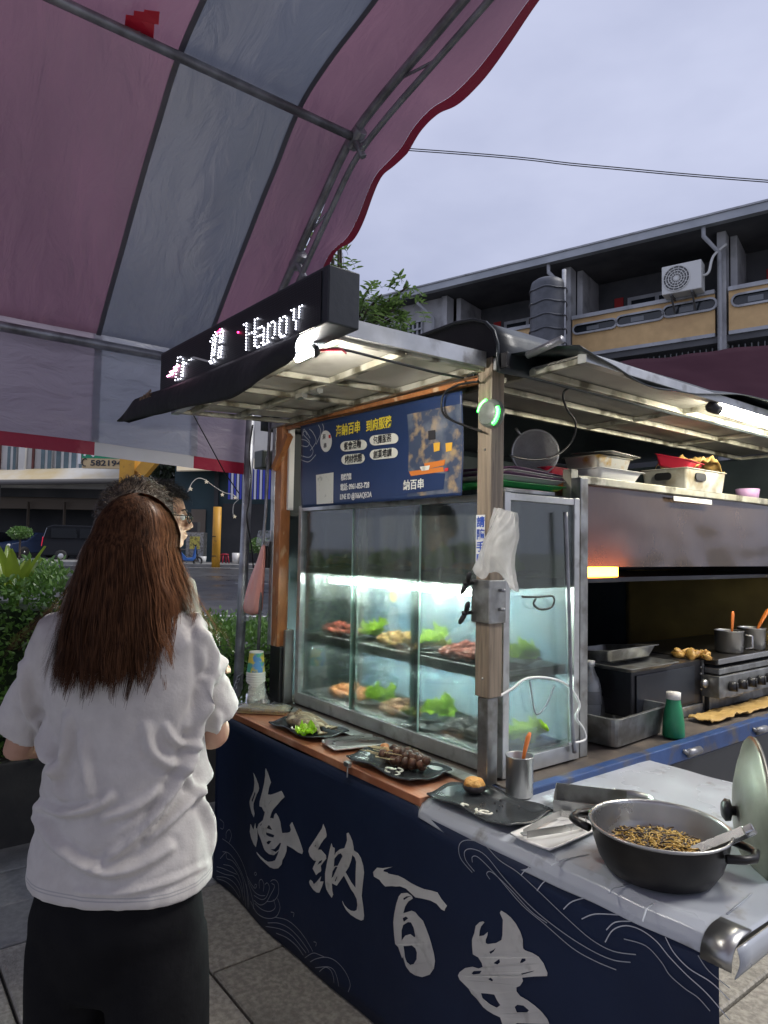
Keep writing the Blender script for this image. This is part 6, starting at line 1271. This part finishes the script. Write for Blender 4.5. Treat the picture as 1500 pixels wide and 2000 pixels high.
b = B(); b.loft([[Ms @ V((x, y, z)) for y, z in ((-.12, z0), (.12, z0), (.14, z1), (-.14, z1))] for x, z0, z1 in ((-.75, .5, .72), (-.3, .32, .76), (.05, .25, .40), (.35, .25, .42), (.48, .4, 1.0))]); b.build('body', mat('scoot_blue', (.05, .15, .45), .3), sct, bevel=.03)
b = B(); b.tube([Ms @ V((.6, 0, .3)), Ms @ V((.48, 0, 1.0)), Ms @ V((.44, -.28, 1.05))], .03, 6); b.tube([Ms @ V((.48, 0, 1.0)), Ms @ V((.44, .28, 1.05))], .03, 6); b.build('handlebar', 'black_plastic', sct, True)
b = B(); b.loft([[Ms @ V((x, y, z)) for y, z in ((-.13, .76), (.13, .76), (.11, .84), (-.11, .84))] for x in (-.7, .0)]); b.build('seat', 'black_plastic', sct, bevel=.03)

# ---------------- plants ----------------
def leaf_mat(name, c1, c2, tr=.35): return sheet_mat(name, c1, tr, .08, .35, 0.05, 10, c2, 9)
leaf_mat('hedge_leaf', (.09, .20, .04), (.17, .31, .07)); leaf_mat('tree_leaf', (.09, .17, .04), (.17, .26, .07), .5); leaf_mat('spike_leaf', (.28, .36, .04), (.18, .28, .03), .4); leaf_mat('dark_leaf', (.018, .035, .012), (.03, .05, .018), .3)
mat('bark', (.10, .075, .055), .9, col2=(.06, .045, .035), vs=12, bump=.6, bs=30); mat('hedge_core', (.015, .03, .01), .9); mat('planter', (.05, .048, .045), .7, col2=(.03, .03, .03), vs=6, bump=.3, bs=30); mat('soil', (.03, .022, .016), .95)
def leaf(b, c, d, up, ln, w, fold=.25):
    d = d.normalized(); s = d.cross(up).normalized() * w / 2; n = s.cross(d).normalized()
    b.add([c, c + d * ln * .35 + s + n * fold * w, c + d * ln * .75 + s * .7 + n * fold * w * .6, c + d * ln, c + d * ln * .75 - s * .7 + n * fold * w * .6, c + d * ln * .35 - s + n * fold * w, c + d * ln * .5], [(0, 1, 6), (1, 2, 6), (2, 3, 6), (3, 4, 6), (4, 5, 6), (5, 0, 6)])
def rv(): return V((random.gauss(0, 1), random.gauss(0, 1), random.gauss(0, 1))).normalized()
random.seed(21)
plt_ = thing('planter', 'dark stone planter box under the hedge at the tent edge', 'planter', (-4.45, .6, 0))
bx('planter_wall', 'planter', plt_, -4.95, -3.92, -2.6, 3.6, -.15, .42, .01); bx('soil', 'soil', plt_, -4.90, -3.97, -2.55, 3.55, .42, .43)
def htop(y): return 1.30 - .10 * (y - .6) + .06 * nz((0, y, 0), 1.4) if y < 3 else 1.05
for seg, (ya, yb_, lbl) in enumerate(((-2.5, 1.0, 'clipped green hedge behind the woman at the left'), (1.0, 3.5, 'lower green hedge behind the tent leg'))):
    hg = thing('hedge', lbl, 'hedge', (-4.45, (ya + yb_) / 2, .43), 'hedge along the tent edge')
    b = B()
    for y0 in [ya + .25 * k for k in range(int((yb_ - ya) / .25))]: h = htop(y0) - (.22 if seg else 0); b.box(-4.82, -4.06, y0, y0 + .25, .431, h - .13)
    b.build('inner_core', 'hedge_core', hg)  # solid dark boxes added inside to stop views through the leaves
    b = B(); n = 26000 if seg == 0 else 14000
    for k in range(n):
        y = random.uniform(ya, yb_); top = htop(y) - (.22 if seg else 0); r = random.random()
        if r < .45: x = -3.98 + random.gauss(0, .05) + .05 * nz((0, y, 1), 3); z = random.uniform(.43, top); o = V((1, 0, .35))
        elif r < .95: x = random.uniform(-4.85, -3.98); z = top + random.gauss(0, .035) + .05 * nz((x, y, 0), 4); o = V((.2, 0, 1))
        else: x = random.uniform(-4.9, -3.9); z = top + random.uniform(0, .10); o = V((0, 0, 1))
        z += .06 * nz((x, y, z), 5); d = (o + rv() * .9).normalized()
        leaf(b, V((x, y, z)), d, rv(), random.uniform(.028, .050), random.uniform(.014, .024))
    o = b.build('foliage', 'hedge_leaf', hg, fix=False); o['kind'] = 'stuff'
# spiky plant
for px, py, lbl, nl, hh in ((28, 1185, 'broad-leaved yellow-green plant rising from the hedge', 9, .34),):
    c = AX(px, py, -4.15); sp_ = thing('spiky_plant', lbl, 'plant', c)
    for k in range(nl):
        a = 2 * pi * k / nl + .4; ln = hh * random.uniform(.75, 1.15); tilt = random.uniform(.25, .65); d = V((cos(a) * tilt, sin(a) * tilt, 1)).normalized(); s = d.cross(V((cos(a), sin(a), 0)).cross(V((0, 0, 1)))).normalized(); s = V((-sin(a), cos(a), 0))
        b = B(); b.grid(lambda u, v: c + d * ln * v + V((cos(a), sin(a), -.3)) * (.12 * ln * v * v) + s * (u - .5) * .075 * (sin(pi * (v * .86 + .12)) ** .7) + d.cross(s) * (.02 * abs(u - .5)), 4, 14); b.build('leaf', 'spike_leaf', sp_, True)
# tree behind the stall
tb_ = LOC(-.35, 8.3, -.05); tree = thing('street_tree', 'leafy tree rising behind the LED sign', 'tree', tb_)
def limb(pts, r0, r1): n = len(pts); b = B(); b.tube(smooth3(pts, 5), [r0 + (r1 - r0) * i / ((n - 1) * 5) for i in range((n - 1) * 5 + 1)], 8); return b
tops = [AD(700, 610, 7.4), AD(745, 575, 7.4), AD(785, 590, 7.5), AD(660, 470, 7.9), AD(640, 420, 7.9), AD(690, 640, 7.3), AD(760, 620, 7.4), AD(560, 520, 8.4), AD(600, 440, 8.6), AD(725, 555, 7.5), AD(795, 560, 7.4), AD(770, 605, 7.4), AD(718, 592, 7.3), AD(700, 570, 7.5), AD(800, 610, 7.5), AD(665, 440, 7.9)]
fork = AD(665, 720, 8.2)
limb([tb_, tb_ + V((0, 0, 1.2)), fork], .12, .07).build('trunk', 'bark', tree, True)
lb_ = B()
for k, tpt in enumerate(tops):
    m = fork.lerp(tpt, .55) + V((0, 0, .12)); limb([fork, m, tpt], .04, .007).build('limb', 'bark', tree, True)
    for j in range(9):
        q = fork.lerp(tpt, random.uniform(.72, 1.04)) + rv() * .13; d = (rv() + V((0, 0, -.1)) + (tpt - fork).normalized() * .5).normalized()
        tw_ = [q + d * .055 * i + V((0, 0, -.010 * i * i)) for i in range(5)]; tb2 = B(); lb_.tube(tw_, .0025, 4)
        for i in range(1, 5):
            for s in (-1, 1): leaf(lb_, tw_[i], (d * .6 + d.cross(V((0, 0, 1))) * s + V((0, 0, random.uniform(-.5, .1)))).normalized(), V((0, 0, 1)) + rv() * .4, random.uniform(.075, .12), random.uniform(.03, .045))
o = lb_.build('crown', 'tree_leaf', tree, fix=False); o['kind'] = 'stuff'
# dark trees down the street and a round shrub on the far kerb
for c, R, n, lbl, nm, m in ((AD(335, 905, 39.5), 1.5, 2600, 'dark tree beside the teal shop across the street', 'street_tree', 'dark_leaf'), (AD(40, 1040, 35.5), .55, 1500, 'round clipped shrub in front of the parked cars', 'shrub', 'hedge_leaf'), (AD(505, 1065, 36.5), .7, 900, 'green bush in front of the teal shop', 'shrub', 'hedge_leaf')):
    t = thing(nm, lbl, 'tree' if nm == 'street_tree' else 'shrub', (c.x, c.y, G)); b = B(); b.tube([V((c.x, c.y, G - .1)), V((c.x, c.y, c.z))], .1 if R > 1 else .05, 8); b.build('trunk', 'bark', t, True); b = B()
    for k in range(n): d = rv(); q = c + V((d.x, d.y, d.z * (.55 if R < 1 else 1))) * R * (random.random() ** .4) * (1 + .25 * nz(d, 2)); leaf(b, q, rv() + d * .6, rv(), .16 * max(R, .7), .09 * max(R, .7))
    o = b.build('crown', m, t, fix=False); o['kind'] = 'stuff'
# ---------------- people ----------------
mat('skin', (.50, .29, .20), .5, col2=(.44, .24, .16), vs=20, bump=.05, bs=200); mat('lip', (.42, .15, .12), .45)
mat('shirt_white', (.60, .57, .53), .85, col2=(.54, .51, .475), vs=30, bump=.12, bs=160, sheen=.2)
mat('shirt_olive', (.17, .15, .12), .85, col2=(.14, .12, .10), vs=30, bump=.1, bs=160); mat('shirt_dark', (.04, .045, .05), .85)
mat('trousers_black', (.006, .006, .007), .85, col2=(.010, .010, .011), vs=10, bump=.2, bs=40, spec=.12); mat('trousers_grey', (.02, .02, .024), .85, spec=.15)
mat('hair_brown', (.032, .015, .009), .62, col2=(.105, .048, .024), vs=6, stretch=(26, 26, 1.0), vpos=(.36, .66), bump=.3, bs=12, spec=.04)
mat('hair_tips', (.22, .095, .042), .40, col2=(.09, .038, .018), vs=6, stretch=(26, 26, 1.2), spec=.06)
mat('hair_grey', (.030, .022, .017), .5, col2=(.085, .062, .044), vs=22); mat('hair_black', (.012, .010, .009), .4, col2=(.03, .025, .02), vs=30)
mat('shoe_brown', (.10, .045, .025), .5); mat('shoe_white', (.6, .6, .58), .5); mat('frame_black', (.01, .01, .01), .25)
film_mat('lens', (.9, .9, .9), .02, (.5, .5, .5), .08, .02)
def stitch(m, zs):
    t = m.node_tree; n = t.nodes; l = t.links; p = n['Principled BSDF']; src = p.inputs['Base Color'].links[0].from_socket
    tc = n.new('ShaderNodeTexCoord'); sp = n.new('ShaderNodeSeparateXYZ'); l.new(tc.outputs['Object'], sp.inputs[0])
    for z in zs:
        c = n.new('ShaderNodeMath'); c.operation = 'COMPARE'; c.inputs[1].default_value = z; c.inputs[2].default_value = .0012; l.new(sp.outputs[2], c.inputs[0])
        x = n.new('ShaderNodeMixRGB'); x.inputs[2].default_value = (.40, .39, .38, 1); l.new(c.outputs[0], x.inputs[0]); l.new(src, x.inputs[1]); src = x.outputs[0]
    l.new(src, p.inputs['Base Color'])
stitch(MATS['shirt_white'], (.828 * .984 + .020, .828 * .984 + .026))
def remesh(b, vox, it=6, fac=.6):
    me = bpy.data.meshes.new('tmp'); me.from_pydata(b.v, [], b.f)
    bm = bmesh.new(); bm.from_mesh(me); bmesh.ops.recalc_face_normals(bm, faces=bm.faces); bm.to_mesh(me); bm.free()
    o = bpy.data.objects.new('tmp', me); COL.objects.link(o)
    r = o.modifiers.new('r', 'REMESH'); r.mode = 'VOXEL'; r.voxel_size = vox; r.use_smooth_shade = True
    s = o.modifiers.new('s', 'SMOOTH'); s.iterations = it; s.factor = fac
    bpy.context.view_layer.update(); dg = bpy.context.evaluated_depsgraph_get()
    out = bpy.data.meshes.new_from_object(o.evaluated_get(dg)); bpy.data.objects.remove(o); bpy.data.meshes.remove(me)
    out.polygons.foreach_set('use_smooth', [True] * len(out.polygons)); out.materials.clear(); return out
def ell(z, cx, cy, rx, ry, n=28, p=2.3):
    out = []
    for k in range(n):
        a = 2 * pi * k / n; c, s = cos(a), sin(a); out.append(V((cx + rx * (abs(c) ** (2 / p)) * (1 if c > 0 else -1), cy + ry * (abs(s) ** (2 / p)) * (1 if s > 0 else -1), z)))
    return out
def hand(b, w, d, up, s):
    """palm and five bent fingers from wrist w towards d"""
    d = d.normalized(); side = d.cross(up).normalized() * s; n = side.cross(d).normalized() * s
    rings = []
    for t, hw, th in ((0, .024, .018), (.03, .034, .017), (.07, .040, .015), (.092, .037, .012)): c = w + d * t; rings.append([c + side * hw * cos(2 * pi * k / 12) + n * th * sin(2 * pi * k / 12) for k in range(12)])
    b.loft(rings)
    for k, (o, ln) in enumerate(((-.029, .070), (-.010, .080), (.010, .075), (.027, .060))):
        p = w + d * .082 + side * o; q = [p, p + d * ln * .45 - n * .004, p + d * ln * .75 - n * .018, p + d * ln * .88 - n * .036]; b.tube(q, [.0095, .009, .0085, .007], 8)
    p = w + d * .022 - side * .026; b.tube([p, p - side * .022 + d * .022 - n * .006, p - side * .028 + d * .050 - n * .012, p - side * .026 + d * .068 - n * .018], [.013, .012, .0105, .008], 8)
def head(b, c, s=1.0):
    """c = centre of the skull; face looks along +y"""
    b.ball(c + V((0, -.006, .012)) * s, .1 * s, 20, 16, (.76, .95, 1.02)); b.ball(c + V((0, .030, -.052)) * s, .062 * s, 16, 12, (.92, .95, 1.05)); b.ball(c + V((0, .064, -.096)) * s, .026 * s, 12, 8, (1.1, .8, .8))
    b.tube([c + V((0, .082, .012)) * s, c + V((0, .094, -.012)) * s, c + V((0, .104, -.034)) * s, c + V((0, .092, -.044)) * s], [.011 * s, .013 * s, .015 * s, .011 * s], 10)
    for x in (-1, 1):
        b.ball(c + V((x * .013, .094, -.040)) * s, .010 * s, 8, 6); b.ball(c + V((x * .036, .070, .018)) * s, .020 * s, 10, 8, (1.3, .6, .5)); b.ball(c + V((x * .042, .060, -.034)) * s, .024 * s, 10, 8, (1, .8, 1))
        b.ball(c + V((x * .078, -.008, -.022)) * s, .028 * s, 10, 8, (.32, .62, 1.05))
    b.ball(c + V((0, .086, -.066)) * s, .020 * s, 12, 8, (1.2, .62, .38)); b.ball(c + V((0, .084, -.076)) * s, .018 * s, 12, 8, (1.1, .62, .4))
def place(me, M_): me.transform(M_); return me
def person(label, pos, yaw, Hs, headturn, shirt, trous, sh, arms, build=1.0, vox=.006, folds=None, wide=1.0, name='person', shoes='shoe_brown', hem=.80, shx=(.145, .145), svox=.0075):
    M_ = TR(pos, yaw) @ Matrix.Scale(Hs, 4); I = Matrix.Translation(-V(pos))
    hc = V((0, .015, 1.535)); b = B()
    # skin: head, neck, trunk, arms, hands, legs, feet in one surface
    hb_ = B(); head(hb_, V((0, 0, 0))); R3 = Matrix.Rotation(headturn, 4, 'Z'); hb_.v = [(R3 @ p) + hc for p in hb_.v]; b.v += hb_.v; b.f += hb_.f
    b.tube([V((0, -.005, 1.36)), V((0, .0, 1.43)), V((0, .012, 1.50))], [.062, .053, .052], 16)
    b.loft([ell(z, 0, 0, rx, ry) for z, rx, ry in ((.80, .145, .10), (.95, .135, .09), (1.05, .125, .085), (1.2, .14, .09), (1.34, .145, .08), (1.40, .09, .06))])
    for s, (el, wr, hd) in zip((-1, 1), arms):
        sh_ = V((s * (shx[0] if s < 0 else shx[1]), -.005, 1.345)); el, wr, hd = V(el), V(wr), V(hd)
        b.tube([sh_, sh_.lerp(el, .5), el, el.lerp(wr, .35), wr], [.050, .046, .037, .036, .025], 14); hand(b, wr - (hd - wr).normalized() * .01, hd - wr, V((0, 0, 1)), s)
    for s in (-1, 1):
        b.tube([V((s * .085, 0, .86)), V((s * .09, .0, .65)), V((s * .09, .01, .46)), V((s * .09, -.012, .28)), V((s * .09, -.01, .08))], [.085, .075, .052, .050, .036], 14); b.tube([V((s * .09, -.03, .045)), V((s * .092, .05, .040)), V((s * .095, .14, .028))], [.04, .04, .03], 12)
    body = remesh(b, vox, 5); root = link(name, place(body, I @ M_), 'skin', None, V(pos)); tag(root, label, 'person')
    # shirt
    b = B(); k = wide
    b.loft([ell(z, 0, cy, rx * k, ry * k) for z, cy, rx, ry in ((hem, -.005, .200, .142), (.84, -.005, .202, .145), (.90, 0, .199, .142), (.97, 0, .190, .133), (1.05, 0, .180, .124), (1.15, 0, .184, .118), (1.25, -.004, .192, .116), (1.32, -.008, .190, .108), (1.365, -.008, .178, .094), (1.398, -.006, .150, .080), (1.425, -.002, .108, .070), (1.445, .0, .074, .062))])
    for s, (el, wr, hd), cut, sx_ in zip((-1, 1), arms, sh, shx):
        s0 = V((s * sx_, -.006, 1.335)); el = V(el); e1 = s0.lerp(el, cut); b.tube([s0 - V((s * .05, 0, -.01)), s0, s0.lerp(e1, .35), s0.lerp(e1, .7), e1], [.070, .078, .075, .073, .078], 18)
    sm_ = remesh(b, svox, 4)
    if folds:
        sm_.update(); nrm = [v.normal.copy() for v in sm_.vertices]; MW = M_; iw = WM.transposed()
        for i, v in enumerate(sm_.vertices):
            w = MW @ v.co; q = iw @ (w - EYE); px, py = CXP + FPX * q.x / -q.z, CYP - FPX * q.y / -q.z
            amt = 0
            for pl, amp, sg in folds:
                best = 1e9
                for j in range(len(pl) - 1):
                    ax, ay = pl[j]; bx_, by = pl[j + 1]; dx, dy = bx_ - ax, by - ay; t = max(0, min(1, ((px - ax) * dx + (py - ay) * dy) / (dx * dx + dy * dy))); e = (px - ax - t * dx) ** 2 + (py - ay - t * dy) ** 2
                    if e < best: best = e; tt = (j + t) / (len(pl) - 1)
                if best < (sg * 3.4) ** 2: x = sqrt(best) / (sg * _SG); amt += amp * (math.exp(-x * x / 2) - .45 * math.exp(-(x - 2.1) ** 2 / 1.2)) * (.35 + .65 * sin(pi * min(1, max(0, tt * .9 + .05))))
            amt = amt * 2.1 + .0022 * nz(v.co, 14, 3) + .0016 * nz((v.co.x + v.co.z * .6, v.co.y, v.co.z - v.co.x * .5), 34, 5)
            v.co += nrm[i] * amt
    else:
        sm_.update(); nrm = [v.normal.copy() for v in sm_.vertices]
        for i, v in enumerate(sm_.vertices): v.co += nrm[i] * (.008 * nz((v.co.x * .6 + v.co.z * .5, v.co.y, v.co.z), 9, 3) + .003 * nz(v.co, 20, 5))
    link('shirt', place(sm_, I @ M_), shirt, root, V(pos))
    if folds:
        for zz_, k2 in ((hem + .018, 1.006),):
            pass
    # trousers
    b = B(); b.loft([ell(z, 0, cy, rx, ry) for z, cy, rx, ry in ((.62, -.005, .165, .115), (.68, -.008, .183, .128), (.76, -.012, .186, .132), (.86, -.008, .165, .118), (.93, 0, .15, .105))])
    for s in (-1, 1): b.loft([ell(z, s * x, y, rx, ry) for z, x, y, rx, ry in ((.05, .112, -.005, .092, .10), (.25, .108, 0, .090, .10), (.45, .103, .005, .090, .105), (.60, .096, .0, .094, .12), (.72, .088, 0, .095, .125))])
    tm = remesh(b, .011, 4); tm.update(); nrm = [v.normal.copy() for v in tm.vertices]
    for i, v in enumerate(tm.vertices): v.co += nrm[i] * .007 * nz((v.co.x, v.co.y, v.co.z * .6), 10, 7)
    link('trousers', place(tm, I @ M_), trous, root, V(pos))
    for s in (-1, 1):
        b = B(); b.loft([[M_ @ V((s * .095 + w * cos(2 * pi * j / 20), .045 + ln * sin(2 * pi * j / 20), z)) for j in range(20)] for z, w, ln in ((.0, .048, .135), (.03, .052, .14), (.05, .047, .13), (.075, .040, .095), (.10, .042, .06))]); b.build('shoe', shoes, root, True)
    eyes = B()
    return root, M_, hc
def strands(root, M_, guides, m, n, w, name='hair', seed=3):
    random.seed(seed); b = B()
    for k in range(n):
        pts = [M_ @ p for p in guides()]; ww = w * random.uniform(.6, 1.3); pv = None; vs = []
        c0 = M_ @ V((0, 0, 1.45))
        for i, p in enumerate(pts):
            d = (pts[min(i + 1, len(pts) - 1)] - pts[max(i - 1, 0)]).normalized(); o = V((p.x - c0.x, p.y - c0.y, .0)); o = o.normalized() if o.length > 1e-4 else V((0, 0, 1)); x = d.cross(o)
            x = x.normalized() if x.length > 1e-3 else V((1, 0, 0)); t = i / (len(pts) - 1); q = x * ww / 2 * (1 - .75 * t ** 3); vs += [p - q, p + q]
        b.add(vs, [(2 * i, 2 * i + 1, 2 * i + 3, 2 * i + 2) for i in range(len(pts) - 1)])
    return b.build(name, m, root, True, fix=False)
PF = lambda *a: [tuple(p) for p in a]
_SG = .8
folds = [([(398, 1330), (388, 1420), (345, 1530), (270, 1630), (195, 1690)], .011, 9), ([(425, 1400), (400, 1520), (345, 1590), (290, 1640)], .008, 8), ([(70, 1590), (110, 1650), (190, 1700), (260, 1695), (330, 1655)], .010, 11), ([(65, 1570), (130, 1588), (190, 1575), (215, 1555)], .009, 9),
         ([(285, 1420), (300, 1470), (345, 1495), (385, 1470)], .006, 10), ([(325, 1420), (345, 1450), (385, 1455)], .007, 7), ([(78, 1410), (92, 1470), (118, 1510)], .010, 9), ([(130, 1400), (128, 1460), (110, 1520), (120, 1560)], .008, 8), ([(160, 1440), (170, 1510), (178, 1560)], .006, 10),
         ([(405, 1240), (420, 1290), (405, 1350), (370, 1420)], .010, 9), ([(425, 1235), (440, 1280), (425, 1330)], .008, 7), ([(45, 1300), (50, 1370), (70, 1420)], .008, 9), ([(380, 1190), (395, 1250), (400, 1320)], .006, 10), ([(150, 1740), (230, 1745), (320, 1725), (400, 1690)], .004, 6), ([(360, 1500), (410, 1600), (420, 1660)], .006, 8), ([(200, 1600), (260, 1580), (310, 1545)], .006, 9)]
folds = [(smooth_line(p_, 4), a_, s_) for p_, a_, s_ in folds]
wp = LOC(-.548, 1.52, 0); wy = math.atan2(FW.y, FW.x) - pi / 2 - radians(10)
woman, MW_, hc = person('woman in white T-shirt and black trousers with long brown hair, back to the viewer', wp, wy, .984, radians(-6), 'shirt_white', 'trousers_black', (.80, .76),
    (((-.285, .03, 1.075), (-.16, .22, 1.08), (-.10, .30, 1.10)), ((.158, .10, 1.115), (.08, .30, 1.10), (.04, .37, 1.12))), vox=.0055, folds=folds, wide=.98, hem=.828, shx=(.145, .125), svox=.0062)
# long hair: a soft shell and many strands that fall to the middle of the back
def hpt(u, v, rr=0, flare=0, drop=0, wn=0):
    a = u * radians(122); sk = .20
    if v < sk:
        e = (1 - v / sk) * pi / 2 * .98; R = (.082 + rr, .110 + rr, .116 + rr)
        return hc + V((R[0] * sin(a) * cos(e), -R[1] * cos(a) * cos(e) - .004, .012 + R[2] * sin(e)))
    t = (v - sk) / (1 - sk); L_ = .270 + drop
    wx = .084 + .036 * sin(t * 1.9) + flare * t ** 1.5; wy_ = .112 + .045 * t - .012 * t * t
    x = (wx + rr) * sin(a); y = -(wy_ + rr) * cos(a) * (1 if abs(a) < pi / 2 else (1 - .55 * t)) - .004
    y += -.016 * t * abs(sin(a)); z = hc.z + .012 - L_ * t
    return V((x + wn * sin(t * 9 + u * 7), y + wn * cos(t * 7 + u * 11), z))
b = B(); b.grid(lambda u, v: MW_ @ hpt(2 * u - 1, v * .95, -.004 + .006 * nz((u * 16, v * 1.2, 0), 1.5)), 90, 50); b.build('hair', 'hair_brown', woman, True, fix=False)
CL = {}
def clump_gen(n_cl, n_st, seed, sel, flare, dropf, rr0):
    rnd = random.Random(seed); out = []
    for k in range(n_cl):
        u = sel(rnd); c = dict(u=u, fl=flare(rnd, u), dr=dropf(rnd, u), ph=rnd.uniform(0, 6), wv=rnd.uniform(.002, .011), rr=rnd.uniform(*rr0), du=rnd.gauss(0, .05), flip=rnd.uniform(-.014, .026)); out.append(c)
    it = [0]
    def g():
        c = out[it[0] // n_st % n_cl]; it[0] += 1; o = random.gauss(0, .035); ro = random.uniform(-.003, .004); dd = random.gauss(0, .008); pts = []
        for v in (0, .025, .05, .08, .11, .14, .17, .20, .25, .31, .38, .45, .53, .61, .69, .77, .85, .93, 1.0):
            t = max(0, (v - .2) / .8); uu = c['u'] + c['du'] * t + o * (1 - .6 * t * t) + c['wv'] * 4 * sin(t * 7 + c['ph']) * t
            pts.append(hpt(max(-1.02, min(1.02, uu)), v, c['rr'] * min(1, v * 4) + ro + c['flip'] * t ** 4 + c['wv'] * sin(t * 8 + c['ph']) * t, c['fl'], c['dr'] + dd, 0))
        return pts
    return g
uni = lambda r: r.uniform(-1, 1)
strands(woman, MW_, clump_gen(190, 30, 3, uni, lambda r, u: r.gauss(0, .008), lambda r, u: r.gauss(0, .018) - .045 * u * u, (0, .007)), 'hair_brown', 190 * 30, .0017, seed=3)
strands(woman, MW_, clump_gen(60, 22, 8, lambda r: r.choice((-1, 1, 1)) * r.uniform(.45, 1.0), lambda r, u: r.uniform(0, .045) if u < 0 else r.uniform(-.005, .03), lambda r, u: r.gauss(-.03, .03), (.002, .009)), 'hair_tips', 60 * 22, .0016, seed=8)
strands(woman, MW_, clump_gen(9, 9, 12, lambda r: r.uniform(-.98, -.5), lambda r, u: r.uniform(.08, .15), lambda r, u: r.uniform(-.06, -.02), (.003, .008)), 'hair_tips', 81, .0016, seed=12)
strands(woman, MW_, clump_gen(5, 7, 14, lambda r: r.uniform(.75, 1.0), lambda r, u: r.uniform(.05, .11), lambda r, u: r.uniform(-.09, -.05), (.003, .008)), 'hair_tips', 35, .0016, seed=15)
# customer behind her, short grey-brown hair, olive shirt, backpack strap
def short_hair(root, M_, hc_, m, n, ln, turn, seed, front=.35, base=1.0):
    R3 = Matrix.Rotation(turn, 3, 'Z')
    def skull(d, r): return hc_ + R3 @ V((d.x * (.080 + r), d.y * (.100 + r) - .006, .014 + d.z * (.106 + r)))
    def ok(d): return d.z > (-.42 if d.y < .1 else -.05 if d.y < .55 else .45 + .25 * (d.y - .55)) and not (abs(d.x) > .8 and d.z < -.12 and d.y > -.35)
    b = B(); vs = []; nu, nv = 48, 30; idx = {}
    for j in range(nv + 1):
        for i in range(nu):
            th = pi * j / nv; ph = 2 * pi * i / nu; d = V((sin(th) * cos(ph), sin(th) * sin(ph), cos(th)))
            idx[(i, j)] = (len(vs), ok(d)); vs.append(M_ @ skull(d, .008 + .007 * nz(d, 5, seed)))
    fs = []
    for j in range(nv):
        for i in range(nu):
            q = [idx[(i, j)], idx[((i + 1) % nu, j)], idx[((i + 1) % nu, j + 1)], idx[(i, j + 1)]]
            if all(x[1] for x in q): fs.append(tuple(x[0] for x in q))
    b.add(vs, fs); b.build('hair', m, root, True, fix=False)
    def g():
        while True:
            d = rv()
            if ok(d): break
        tg = (V((0, .35, -.55)) - d * d.dot(V((0, .35, -.55)))) + rv() * .28; L2 = ln * random.uniform(.5, 1.2); p = [skull(d, .002)]
        for i in range(1, 5): p.append(skull(d, .004) + R3 @ (tg * L2 * i / 4 + d * (.010 * sin(i / 4 * 2.6) + .004)))
        return p
    strands(root, M_, g, m, n, .0020, seed=seed)
pa_ = LOC(-.745, 2.06, 0); ya = math.atan2(FW.y, FW.x) - pi / 2 - radians(22)
mA, MA, hA = person('person with short grey-brown hair and olive shirt standing beyond the woman', pa_, ya, 1.034, radians(-14), 'shirt_olive', 'trousers_grey', (.75, .75),
    (((-.215, .0, 1.08), (-.12, .17, .98), (-.06, .24, .98)), ((.205, .0, 1.08), (.09, .17, .98), (.02, .22, .99))), vox=.008, wide=1.08)
short_hair(mA, MA, hA, 'hair_grey', 2600, .040, radians(-14), 5)
b = B(); pts = [MA @ V(p) for p in ((.085, -.12, 1.15), (.10, -.125, 1.28), (.115, -.095, 1.375), (.118, -.03, 1.405), (.115, .05, 1.38), (.10, .11, 1.28))]; b.tube(smooth3(pts), .018, 8, .3); b.build('backpack_strap', 'black_cloth', mA, True)
# third customer in glasses, seen in profile
pb = LOC(-.90, 2.74, 0); yb2 = math.atan2(RT.y, RT.x) - pi / 2 + radians(12)
mB, MB_, hB = person('person with black hair and glasses looking right towards the stall', pb, yb2, 1.066, 0, 'shirt_dark', 'trousers_black', (.75, .75),
    (((-.215, .0, 1.08), (-.12, .17, .98), (-.06, .24, .98)), ((.205, .0, 1.08), (.09, .17, .98), (.02, .22, .99))), vox=.005, wide=1.02)
short_hair(mB, MB_, hB, 'hair_black', 2200, .045, 0, 9)
gl = thing('eyeglasses', 'black framed glasses on the black haired person', 'glasses', MB_ @ (hB + V((0, .1, -.01))))
for s in (-1, 1):
    c = hB + V((s * .034, .104, -.004)); b = B(); b.tube([MB_ @ (c + V((.026 * cos(2 * pi * k / 20), -.006 * abs(cos(2 * pi * k / 20)) * s * cos(2 * pi * k / 20), .021 * sin(2 * pi * k / 20)))) for k in range(21)], .0022, 6); b.build('frame', 'frame_black', gl, True)
    b = B(); b.loft([[MB_ @ (c + V((.025 * cos(2 * pi * k / 20), 0, .020 * sin(2 * pi * k / 20)))) for k in range(20)]], False, True); b.build('lens', 'lens', gl)
    b = B(); b.tube([MB_ @ (c + V((s * .026, -.002, .006))), MB_ @ (hB + V((s * .079, .05, .004))), MB_ @ (hB + V((s * .084, -.01, -.004)))], .0022, 6); b.build('temple', 'frame_black', gl, True)
b = B(); b.tube([MB_ @ (hB + V((-.010, .108, .0))), MB_ @ (hB + V((0, .114, .003))), MB_ @ (hB + V((.010, .108, .0)))], .0022, 6); b.build('bridge', 'frame_black', gl, True)
for s in (-1, 1):
    b = B(); b.ball(MB_ @ (hB + V((s * .033, .078, -.002))), .0125, 10, 8); b.build('eye', 'white_enamel', mB, True); b = B(); b.ball(MB_ @ (hB + V((s * .033, .0885, -.002))), .0050, 8, 6); b.build('iris', 'frame_black', mB, True)
    b = B(); b.tube([MB_ @ (hB + V((s * .018, .092, .022))), MB_ @ (hB + V((s * .036, .088, .027))), MB_ @ (hB + V((s * .052, .076, .022)))], .004, 6, .6); b.build('eyebrow', 'hair_black', mB, True)
